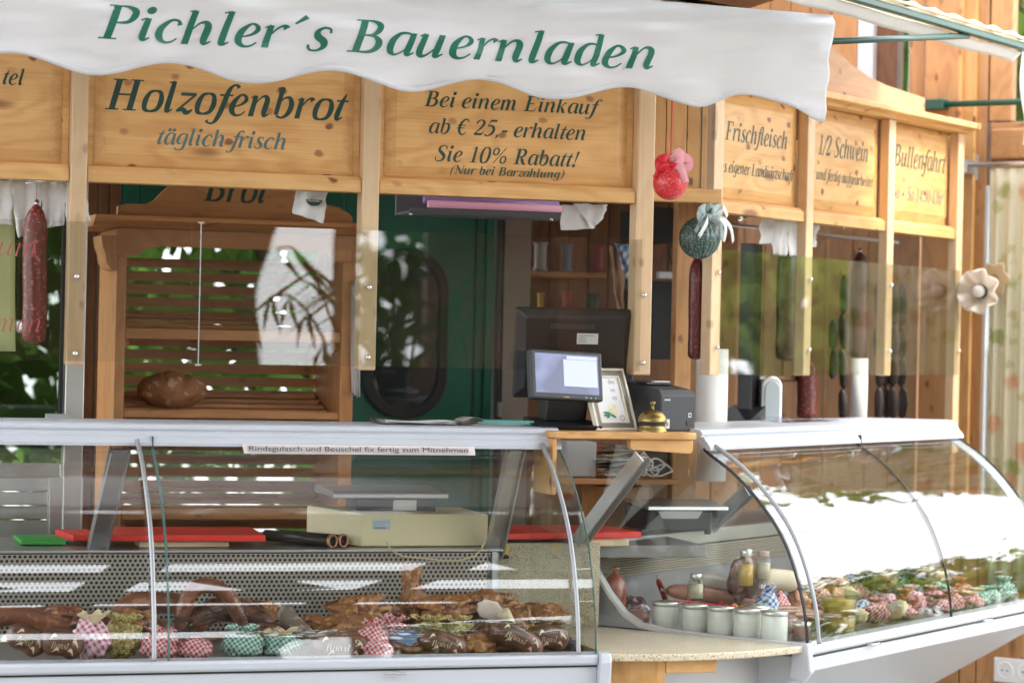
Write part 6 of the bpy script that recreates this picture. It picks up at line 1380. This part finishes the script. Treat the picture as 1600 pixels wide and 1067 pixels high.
packet(L, 715, 985, -.20, .09, .075, .07, HERB, 'second bag of spices left of the pale fat slice', seed=11)
# rings and horns
x_, z_ = L.p(325, 938, -.16)
sausage(L, [(x_ - .075, -.16, TZ + .03), (x_ - .05, -.16, z_ + .01), (x_, -.15, z_ + .038), (x_ + .055, -.16, z_ + .005), (x_ + .10, -.17, TZ + .03)], .020, LIVER, 'dark horn shaped smoked sausage standing up near the glass joint', 'horn_sausage')
x_, z_ = L.p(245, 955, -.12)
sausage(L, [(x_ - .13, -.12, TZ + .028), (x_ - .07, -.11, z_ + .015), (x_, -.1, z_ + .02), (x_ + .07, -.11, z_ + .01), (x_ + .12, -.13, TZ + .04)], .027, LIVER, 'reddish smoked ring sausage left of the glass joint', 'ring_sausage')
x_, z_ = L.p(360, 965, -.14)
sausage(L, [(x_ - .12, -.14, TZ + .03), (x_ - .06, -.13, z_ + .01), (x_, -.12, z_ + .02), (x_ + .06, -.13, z_ + .0), (x_ + .11, -.15, TZ + .03)], .032, BROWNS, 'thick brown ring sausage right of the glass joint', 'ring_sausage')
x_, z_ = L.p(20, 965, -.12)
sausage(L, [(x_ - .1, -.1, TZ + .06), (x_, -.12, TZ + .085), (x_ + .1, -.13, TZ + .06), (x_ + .2, -.14, TZ + .04)], .026, LIVER, 'long reddish smoked sausage at the far left of the case', 'ring_sausage')
x_, z_ = L.p(466, 985, -.26)
sausage(L, [(x_ - .035, -.22, TZ + .105), (x_ - .01, -.25, TZ + .07), (x_ + .035, -.30, TZ + .026)], .022, MOLD, 'grey moulded salami leaning behind the middle Bansi sausage', 'dry_salami')
x_, z_ = L.p(420, 990, -.2)
sausage(L, [(x_ - .06, -.2, TZ + .03), (x_, -.21, TZ + .05), (x_ + .05, -.22, TZ + .03)], .022, LIVER, 'short smoked sausage behind the green gingham packets')
# hams
def ham(F, px, py, y, r, label, m=HAM, seed=0, rot=0, z=None, amp=.2):
    x, zz = F.p(px, py, y); t = goods('smoked_ham', label, 'ham', F, x, y, TZ if z is None else z)
    MB().blob((x, y, zz), r, amp, 1.9, seed, 40, 26, rot).build('meat', m, t)
    if seed % 2: MB().tube([(x + r[0] * .9 * math.cos(a) * .12 + r[0] * .7, y - .01, zz + r[2] * .8 + .012 * math.sin(a)) for a in [q * PI / 7 for q in range(15)]], .0013, 6).build('loop_string', STR, t)
    return t
ham(L, 565, 955, -.12, (.085, .05, .042), 'smoked ham slab left of the pointed one', seed=1)
ham(L, 560, 985, -.18, (.09, .05, .04), 'lower smoked ham slab behind the red gingham packets', seed=2)
ham(L, 642, 935, -.08, (.035, .03, .085), 'pointed smoked ham standing upright against the perforated panel', seed=3, amp=.28)
ham(L, 700, 948, -.10, (.10, .05, .032), 'long smoked bacon slab behind the spice bags', seed=4)
ham(L, 760, 945, -.08, (.085, .045, .035), 'smoked bacon slab nearest the speckled board', seed=5)
ham(L, 770, 1000, -.25, (.07, .05, .045), 'dark smoked ham behind the slanting Bansi sausage', m=BROWNS, seed=6)
ham(L, 735, 1010, -.30, (.06, .05, .03), 'light brown smoked ham in the front row near the right end', seed=8)
ham(L, 880, 1015, -.25, (.05, .05, .03), 'dark lump of smoked meat in the right front corner of the left case', m=CHN, seed=12)
ham(L, 815, 972, -.18, (.035, .03, .045), 'brown smoked piece beside the rightmost Bansi sausages', seed=10)
fx_, fz_ = L.p(768, 955, -.14); t = goods('fat_slice', 'pale slice of fatty bacon leaning on the smoked slab', 'bacon', L, fx_, -.14, fz_ - .03)
m_ = MB().blob((0, 0, 0), (.042, .006, .026), .1, 2, 5, 26, 16); xf(m_, Matrix.Translation((fx_, -.14, fz_)) @ Matrix.Rotation(.5, 4, 'Y')).build('slice', FAT, t)
for k, (px, py, a) in enumerate(((770, 985, -.35), (795, 968, .9))):
    x_, z_ = L.p(px, py, -.26); t = goods('sausage_end', ('lower', 'upper')[k] + ' cream coloured cone end of a wrapped sausage near the right Bansi', 'sausage', L, x_, -.26, z_ - .02)
    xf(MB().tube([(-.028, 0, 0), (-.01, 0, 0), (.028, 0, 0)], [.017, .016, .006], 14), Matrix.Translation((x_, -.26, z_)) @ Matrix.Rotation(a, 4, 'Y')).build('cone', mat('cream_casing', (.68, .56, .38), .5), t)
random.seed(9)
EX = [(95, 962, -.10, 'reddish smoked slab in the back row above the first Bansi sausages'), (150, 975, -.18, 'dark smoked piece behind the pink gingham packet'), (215, 975, -.22, 'brown smoked piece behind the spice bag and red packet'), (400, 960, -.08, 'dark smoked piece under the white reflections right of the horn sausage'),
      (505, 975, -.14, 'brown smoked piece between grey salami and ham'), (640, 1018, -.33, 'reddish smoked piece in front of the blue wrapper'), (690, 968, -.14, 'ragged smoked bacon end above the small Bansi sausage'), (845, 960, -.08, 'smoked bacon end in the right back corner of the left case'), (540, 1000, -.28, 'smoked piece hidden behind the middle Bansi sausage')]
for k, (px, py, y, lab) in enumerate(EX): ham(L, px, py, y, (random.uniform(.05, .075), .045, random.uniform(.024, .036)), lab, m=random.choice((HAM, LIVER, BROWNS, HAM)), seed=40 + 2 * k, amp=.26)
# price strips lying on the front of the tray
for k, (a, b_) in enumerate(((118, 246), (330, 420), (600, 655), (712, 795), (868, 892))):
    x0_, _ = L.p(a, 1035, -.42); x1_, _ = L.p(b_, 1035, -.42)
    t = thing('price_rail', ('leftmost clear white price strip at the front edge of the left case', 'second clear white price strip, right of the glass joint', 'short white price strip under the red gingham packets', 'white price strip in front of the hams', 'tiny white price strip at the right corner of the left case')[k], 'price strip', L, x0_, -.42, TZ)
    MB().prism([(-.425, TZ), (-.41, TZ), (-.412, TZ + .006), (-.424, TZ + .004)], x0_, x1_, 'x').build('strip', WHITEP, t)
# film over part of the goods and blue wrapper
x_, z_ = L.p(300, 1000, -.26)
t = goods('cling_film', 'crumpled clear film lying over the goods beside the glass joint', 'plastic film', L, x_, -.26, TZ)
MB().grid(lambda u, v: (x_ - .13 + .34 * u, -.39 + .2 * v, TZ + .055 + .05 * v + .014 * noise.noise(Vector((u * 9, v * 6, 0))) * 2), 40, 16).build('film', FOIL, t)
x_, z_ = L.p(630, 1010, -.26)
t = goods('blue_wrapper', 'blue and white plastic wrapped pack between red gingham and small Bansi sausage', 'pack', L, x_, -.3, TZ)
MB().blob((x_, -.3, TZ + .028), (.05, .05, .030), .12, 2, 4).build('pack', mat('blue_white_film', (.20, .30, .48), .25, vary=.5, vscale=14, coat=.5), t)
MB().grid(lambda u, v: (x_ - .07 + .16 * u, -.38 + .14 * v, TZ + .062 + .012 * noise.noise(Vector((u * 7, v * 5, 2)))), 24, 12).build('film', FOIL, t)

# ---------------- right case: yoghurt jars at the end
JG = mat('yoghurt_white', (.82, .82, .74), .25, coat=.6, vary=.03); LID = mat('tin_lid', (.74, .72, .66), .25, .7)
jar_lab = ['first yoghurt jar from the left, beside the pink sausage', 'second yoghurt jar from the left, under the left red arrow', 'middle one of the five yoghurt jars in the front row', 'fourth yoghurt jar from the left, under the right red arrow', 'rightmost yoghurt jar of the front row, nearest the curved glass']
for k, px in enumerate((1040, 1085, 1126, 1167, 1210)):
    y = -.045 - .0885 * k; x = XR0 + .075; 
    # slide along the row until it sits under its pixel
    y = min(.1, max(-.42, R.e(px, 975, x)[0]))
    t = thing('yoghurt_jar', jar_lab[k], 'jar', R, x, y, TZ, 'row of yoghurt jars')
    MB().lathe([(0, 0), (.032, 0), (.036, .004), (.036, .066), (.034, .072)], (x, y, TZ), 32).build('glass_body', JG, t)
    MB().lathe([(.0355, .070), (.0375, .071), (.0378, .080), (.0365, .0825), (0, .0825)], (x, y, TZ), 32).build('lid', LID, t)
t = thing('yoghurt_jar', 'single lidded jar behind the front row of yoghurt jars', 'jar', R, XR0 + .17, -.26, TZ)
MB().lathe([(0, 0), (.032, 0), (.036, .004), (.036, .066)], (XR0 + .17, -.26, TZ), 32).build('glass_body', JG, t)
MB().lathe([(.0355, .066), (.0378, .068), (.0378, .080), (0, .082)], (XR0 + .17, -.26, TZ), 32).build('lid', LID, t)
def rpt(px, py, x): y, z = R.e(px, py, x); return x, y, z
# upright wrapped sausage
x, y, z = rpt(960, 965, XR0 + .06); _, _, zt3 = rpt(955, 884, XR0 + .06)
t = goods('wrapped_sausage', 'brown wrapped sausage standing upright, tied at top, left of the yoghurt jars', 'sausage', R, x, y, z)
h = zt3 - z; MB().tube([(x, y, z + h * q) for q in (0, .05, .2, .45, .68, .80, .86, .89, .92, .97, 1)], [.004, .024, .031, .032, .030, .022, .012, .006, .010, .014, .008], 20).build('casing', speckle('wrapped_brown_casing', (.30, .075, .035), (.42, .14, .08), 30, .42, .3, .5, .5), t)
MB().tube([(x, y, z + h * .9), (x + .0, y - .02, z + h * .95), (x, y - .05, z + h * .86), (x, y - .055, z + h * .80)], .001, 6).build('string', STR, t)
x, y, z = rpt(995, 966, XR0 + .07)
t = goods('pink_sausage_end', 'rounded pink sausage end lying left of the yoghurt jars', 'sausage', R, x, y, TZ + .01); MB().blob((x, y, z + .0), (.035, .036, .026), .05, 2, 1).build('meat', PINKS, t)
x, y, z = rpt(985, 948, XR0 + .16)
t = goods('net_wrapped_pack', 'plum coloured pack in shiny film behind the pink sausage end', 'pack', R, x, y, TZ); MB().blob((x, y, TZ + .04), (.05, .05, .04), .15, 3, 2).build('pack', speckle('plum_film', (.20, .10, .10), (.55, .50, .52), 60, .42, .25, .5, .6), t)
def rs2(pts, x, r, m, label, name='sausage'):
    P = [(x + .05 * k, R.e(p[0], p[1], x + .05 * k)[0], R.e(p[0], p[1], x + .05 * k)[1]) for k, p in enumerate(pts)]
    return sausage(R, P, r, m, label, name, knots=True, ends=(.4, .4))
rs2([(1042, 922), (1090, 927), (1130, 933), (1180, 938)], XR0 + .20, .022, PINKS, 'long pale brown sausage lying behind the yoghurt jars')
rs2([(1028, 905), (1036, 925), (1040, 938)], XR0 + .20, .009, mat('red_string_casing', (.35, .04, .03), .4), 'thin red tied sausage end at the left of the pale sausage', 'sausage_tip')
rs2([(1092, 905), (1120, 909), (1160, 916)], XR0 + .26, .020, PALES, 'white sausage lying on top of the pale brown one')
rs2([(1185, 905), (1215, 905), (1245, 909)], XR0 + .30, .030, mat('cream_cheese_roll', (.72, .60, .42), .45, vary=.05), 'thick cream cheese roll beside the blue gingham cloth', 'cheese_roll')
def jar_at(px, py, x, r, h, body, lid, label, name='preserve_jar', contents=None):
    y, z = R.e(px, py, x); t = goods(name, label, 'jar', R, x, y, z)
    MB().lathe([(0, 0), (r * .95, 0), (r, .006), (r, h * .62), (r * .72, h * .78), (r * .6, h * .82)], (x, y, z), 26).build('glass_body', body, t)
    MB().lathe([(r * .62, h * .80), (r * .70, h * .82), (r * .70, h * .97), (r * .6, h), (0, h)], (x, y, z), 26).build('lid', lid, t)
    if contents: MB().lathe([(0, .004), (r * .85, .004), (r * .85, h * .58), (0, h * .6)], (x, y, z), 20).build('contents', contents, t)
JCL = glass('jar_glass', (.92, .93, .90), 1.5)
jar_at(1087, 936, XR0 + .14, .024, .072, JCL, LID, 'small clear jar with golden lid behind the first yoghurt jars', contents=mat('pale_dressing', (.62, .55, .40), .4))
jar_at(1165, 916, XR0 + .25, .024, .105, JCL, LID, 'clear bottle of yellow peppers behind the gingham cloth', 'pepper_bottle', mat('yellow_pepper', (.70, .42, .05), .4, vary=.3, vscale=30))
jar_at(1192, 905, XR0 + .30, .024, .08, JCL, mat('pink_cloth_lid', (.55, .40, .36), .8), 'small bottle with a pinkish lid beside the yellow pepper bottle', 'preserve_jar', mat('pale_dressing'))
def rpacket(px, py, x, w, h, d, m, label, seed, m2=None, top=True, lift=0, name='wrapped_packet'):
    y, z = R.e(px, py, x); y = max(-.45, y)
    t = goods(name, label, 'packet', R, x, y, TZ + lift)
    hz = z - TZ - lift
    MB().blob((x, y, TZ + lift + h * .42), (w / 2, d / 2, h * .44), .12, 2.4, seed, 26, 16).build('wrapping', m, t)
    if top:
        def f(u, v):
            th = u * 2 * PI; r = w * (.10 + .32 * v) * (1 + .25 * v * math.sin(th * 6 + seed)); return (x + r * math.cos(th), y + r * .8 * math.sin(th), TZ + lift + h * .78 + h * .2 * v + .005 * v * math.sin(th * 5 + seed))
        MB().grid(f, 48, 5).build('ruffled_top', m2 or m, t, solid=.0008)
    return t
CR = mat('cream_cloth')
rpacket(1200, 905, XR0 + .26, .06, .10, .06, BGI, 'blue gingham cloth beside the cream cheese roll', 21, lift=.03)
rpacket(1190, 925, XR0 + .24, .09, .06, .09, GGR, 'green gingham wrapped cheese above the middle yoghurt jars', 22, top=False, lift=.03)
rpacket(1150, 940, XR0 + .18, .08, .075, .07, GGR, 'orange topped green gingham packet behind the fourth yoghurt jar', 23, m2=mat('orange_cheese', (.72, .36, .14), .5))
rpacket(1225, 945, XR0 + .26, .14, .06, .10, speckle('sliced_brawn', (.24, .12, .08), (.5, .36, .3), 50, .42, .4, .3, .4), 'mottled brown brawn loaf behind the rightmost jar', 24, top=False)
# yellow tubs
TUB = glass('tub_plastic', (.93, .93, .90), 1.5, rough=.08); YEL = mat('yellow_spread', (1.0, .62, .13), .4, vary=.08, vscale=30)
ytub, ztub = R.e(1310, 985, -.12)
for k in range(2):
    zt4 = TZ + .001 + k * .052
    t = thing('spread_tub', ('lower', 'upper')[k] + ' of the two stacked round tubs of yellow spread in the right case', 'tub', R, .03, -.40, zt4)
    c = (.03, -.40, zt4)
    MB().lathe([(0, .0), (.044, .0), (.050, .046)], c, 32).build('tub', TUB, t, solid=.001)
    MB().lathe([(0, .003), (.0425, .003), (.047, .038), (0, .040)], c, 32).build('spread', YEL, t)
    MB().lathe([(.050, .044), (.0535, .045), (.0535, .0495), (.047, .0505), (.045, .048), (0, .048)], c, 32).build('lid', TUB, t)
jl = thing('small_jar', 'small jar with silver lid left of the yellow tubs', 'jar', R, -.20, -.40, TZ)
MB().lathe([(0, 0), (.024, 0), (.026, .04)], (-.20, -.40, TZ), 24).build('glass_body', mat('red_green_relish', (.28, .12, .05), .3, vary=.5, vscale=40), jl); MB().lathe([(.0265, .038), (.0275, .040), (.0275, .048), (0, .049)], (-.20, -.40, TZ), 24).build('lid', LID, jl)
for k, (x, y) in enumerate(((-.16, -.30), (-.10, -.26), (-.17, -.24))):
    t = thing('cheese_piece', ('front', 'middle', 'rear')[k] + ' pale yellow cheese piece behind the stacked tubs', 'cheese', R, x, y, TZ)
    MB().blob((x, y, TZ + .026), (.034, .03, .026), .08, 2, k + 4).build('cheese', mat('pale_cheese', (.76, .62, .26), .4, vary=.06), t)
# long smoked sausages beside the tubs and the dark ham slab
for k in range(5):
    y = -.20 - .035 * k
    sausage(R, [(-.02 + .01 * k, y, TZ + .05 - .006 * k), (.10, y - .015, TZ + .045 - .006 * k), (.26, y - .03, TZ + .02)], .011, speckle('thin_smoked_casing', (.34, .13, .05), (.5, .24, .12), 50, .4, .35, .4, .3), ('rearmost', 'second', 'middle', 'fourth', 'front')[k] + ' of the five thin smoked sausages lying beside the yellow tubs', 'thin_sausage')
yh, zh = R.e(1265, 930, .0)
t = goods('dark_ham', 'dark cured ham slab leaning behind the curved glass above the tubs', 'ham', R, .02, -.12, TZ)
xf(MB().blob((0, 0, 0), (.10, .035, .085), .22, 1.6, 7, 40, 26), Matrix.Translation((.0, -.13, TZ + .115)) @ Matrix.Rotation(.55, 4, 'Y')).build('meat', speckle('cured_ham', (.13, .045, .022), (.38, .2, .14), 25, .40, .45, .2, .9), t)
# rows of small packets along the front and behind
random.seed(21)
cols_ = [(RG, 'red gingham'), (GGR, 'green gingham'), (BGI, 'blue gingham'), (speckle('orange_sausage_pack', (.45, .16, .06), (.7, .4, .25), 40, .42, .4, .3, .5), 'orange brown'), (PGI, 'pink gingham'), (CR, 'cream cloth')]
rowname = {-.40: 'front row', -.28: 'second row', -.15: 'third row', -.02: 'back row'}
ordn = ['first', 'second', 'third', 'fourth', 'fifth', 'sixth', 'seventh', 'eighth', 'ninth', 'tenth', 'eleventh', 'twelfth']
for y0, xs0, n in ((-.40, .15, 11), (-.28, .28, 9), (-.15, .14, 11), (-.02, .05, 12)):
    for k in range(n):
        x = xs0 + k * .108 + random.uniform(-.02, .02)
        if x > 1.27: break
        m, cn_ = cols_[random.choice((0, 0, 1, 3, 2, 4, 5, 0, 3, 1))]; h = random.uniform(.05, .075) + (.0 if y0 < -.2 else .035); y = y0 + random.uniform(-.015, .02)
        t = goods('wrapped_packet', '%s packet, %s from the left in the %s of the right case' % (cn_, ordn[k], rowname[y0]), 'packet', R, x, y, TZ)
        if random.random() < .45:   # flat pack lying or leaning in its place
            a1, a2, a3 = random.uniform(-.5, .5), random.uniform(-.45, .1), random.uniform(-1, 1)
            fm = Matrix.Translation((x, y, TZ + h * .55)) @ Matrix.Rotation(a3, 4, 'Z') @ Matrix.Rotation(a1, 4, 'Y') @ Matrix.Rotation(a2 - .5, 4, 'X')
            xf(MB().blob((0, 0, 0), (random.uniform(.045, .065), .035, .014), .16, 2.4, k + y0, 22, 14), fm).build('wrapping', m, t)
            xf(MB().box(-.02, .015, -.018, .012, .0135, .0145), fm).build('pack_label', random.choice((WHITEP, CR, REDM)), t); continue
        MB().blob((x, y, TZ + h * .42), (random.uniform(.034, .052), .04, h * random.uniform(.36, .48)), .22, 2.8, k + y0, 22, 14).build('wrapping', m, t)
        m2 = random.choice((m, m, CR, BROWNS))
        def f(u, v, x=x, y=y, h=h, k=k):
            th = u * 2 * PI; r = .008 + .017 * v * (1 + .25 * math.sin(th * 6 + k)); return (x + r * math.cos(th), y + r * math.sin(th), TZ + h * .78 + h * .24 * v)
        MB().grid(f, 36, 3).build('ruffled_top', m2, t, solid=.0008)
for k, (x, y) in enumerate(((.95, -.10), (1.05, -.16), (1.14, -.08), (1.0, -.22), (.72, -.2))):
    t = goods('smoked_pastry', ('far left', 'second', 'third', 'front', 'single near')[k] + ' brown crusted piece among the packets at the right end of the case', 'meat', R, x, y, TZ)
    MB().blob((x, y, TZ + .085), (.05, .045, .035), .25, 2.2, k + 30, 30, 18).build('meat', speckle('dark_herb_crust', (.12, .08, .03), (.30, .18, .06), 45, .42, .6, 0, .9), t)

# ================================================================== unseen market set behind the viewer, added for shade and reflections
wr_ = thing('added_shade_roof', 'unseen dark roof boards added behind the viewer, gapped to mirror white strips', 'roof', L, 0, -6, 0)  # unseen roof added to block sky; its gaps mirror as white strips
ROOFM = mat('dark_roof_boards', (.10, .075, .055), .8, vary=.15)
ys_ = [(-.80, -1.5), (-1.5, -2.0), (-2.0, -2.55), (-2.55, -3.25), (-3.72, -4.25), (-5.0, -6.0), (-6.3, -6.8), (-6.8, -7.4), (-7.4, -8.2), (-8.2, -9.0), (-9.0, -9.9), (-9.9, -10.8), (-10.8, -11.7), (-11.7, -12.7), (-12.7, -13.6), (-13.6, -14.6)]
for k, (a, b) in enumerate(ys_): MB().box(-9, 3.4 - .10 * k, b + .003, a, 3.7, 3.76).build('roof_board', ROOFM, wr_)
for a, b, c, d in ((-2.1, -1.35, -5.05, -4.2), (.75, 1.15, -3.75, -3.2), (-.3, .1, -5.05, -4.2), (2.0, 2.5, -3.75, -3.2), (-3.6, -2.9, -3.75, -3.2), (1.2, 2.1, -6.35, -5.95)): xf(MB().box(-(b - a) / 2, (b - a) / 2, -(d - c) / 2, (d - c) / 2, 3.765, 3.80), Matrix.Translation(((a + b) / 2, (c + d) / 2, 0)) @ Matrix.Rotation(.5, 4, 'Z')).build('strip_breaker', ROOFM, wr_)  # added pieces that break up the mirrored strips
for a in (-3.2, -.95, .35, 1.5): MB().box(a, a + .22, -13, -.95, 3.61, 3.695).build('cross_beam', ROOFM, wr_)
for x in (-6, -1.9, 2.0):
    for y in (-7.1, -12.6):
        MB().box(x, x + .16, y, y + .16, 0, 3.60).build('roof_post', DARKW, wr_)
op = thing('added_dark_facade', 'unseen dark facade added behind the viewer, open where bright sky is mirrored', 'stall', L, 0, -14, 0)  # unseen facade added to darken the panes, gapped to mirror bright sky
for k in range(22) :
    if k in (15,): continue
    a_ = -10 + k * .8 + (.0 if k != 16 else .38); b_ = -10 + k * .8 + .79 - (.3 if k == 14 else 0)
    MB().box(a_, b_, -14.3, -14.2, 0, 2.9).build('facade_board', DARKW if k % 3 else mat('facade_brown', (.12, .06, .03), .7), op)
MB().add([(1.55, -14.18, 0), (1.85, -14.18, 0), (1.70, -14.18, 1.9), (1.86, -14.18, 2.45), (2.1, -14.18, 2.9), (1.55, -14.18, 2.9), (1.55, -14.15, 0), (1.85, -14.15, 0), (1.70, -14.15, 1.9), (1.86, -14.15, 2.45), (2.1, -14.15, 2.9), (1.55, -14.15, 2.9)], [(0, 1, 2, 3, 4, 5), (11, 10, 9, 8, 7, 6)] + [(i, 6 + i, 6 + (i + 1) % 6, (i + 1) % 6) for i in range(6)]).build('gap_edge_blocker', ROOFM, op)  # added slanted piece shaping the edge of the mirrored bright gap
MB().prism([(-14.6, 2.9), (-12.8, 2.6), (-12.8, 2.66), (-14.6, 3.0)], -10.2, 7.7, 'x').build('facade_roof', ROOFM, op)
pm_ = thing('added_palm', 'unseen potted palm added for dark fronds mirrored in the left acrylic', 'plant', G, 2.1, 2.6, 0)  # unseen palm added for the dark arcs in the left acrylic
MB().lathe([(0, 0), (.16, 0), (.22, .40), (.19, .40), (.18, .36), (0, .36)], (2.1, 2.6, 0), 24).build('pot', mat('terracotta', (.35, .14, .08), .8), pm_)
for k in range(9):
    an = k * .7; fr = MB(); base_ = Vector((2.1, 2.6, .4))
    P_ = [base_ + Vector((math.cos(an) * q * .62, math.sin(an) * q * .62, 1.9 * q + .5 * math.sin(q * 2.2) - .75 * q * q * (1 + .2 * (k % 3)))) for q in [w / 8 for w in range(9)]]
    fr.tube(P_, [.012 - .001 * w for w in range(9)], 6)
    for w in range(3, 9):
        for sg2 in (-1, 1): a = P_[w]; d = Vector((-math.sin(an), math.cos(an), -.5)) * sg2; d.z = -.6; fr.add([a, a + d * .12 + Vector((0, 0, .02)), a + d * .30, a + d * .12 + Vector((math.cos(an) * .022, math.sin(an) * .022, 0))], [(0, 1, 2, 3)])
    fr.build('frond', LEAF[2], pm_)
# hall roof added to darken the stall insides, cut short for the sky
hr2 = thing('added_hall_roof', 'unseen pine ceiling added above the stalls to darken their insides', 'roof', L, 0, 1, 3.4)
MB().box(-3.5, .9, 1.0, 3.4, 3.4, 3.46).build('ceiling', WALLX, hr2)
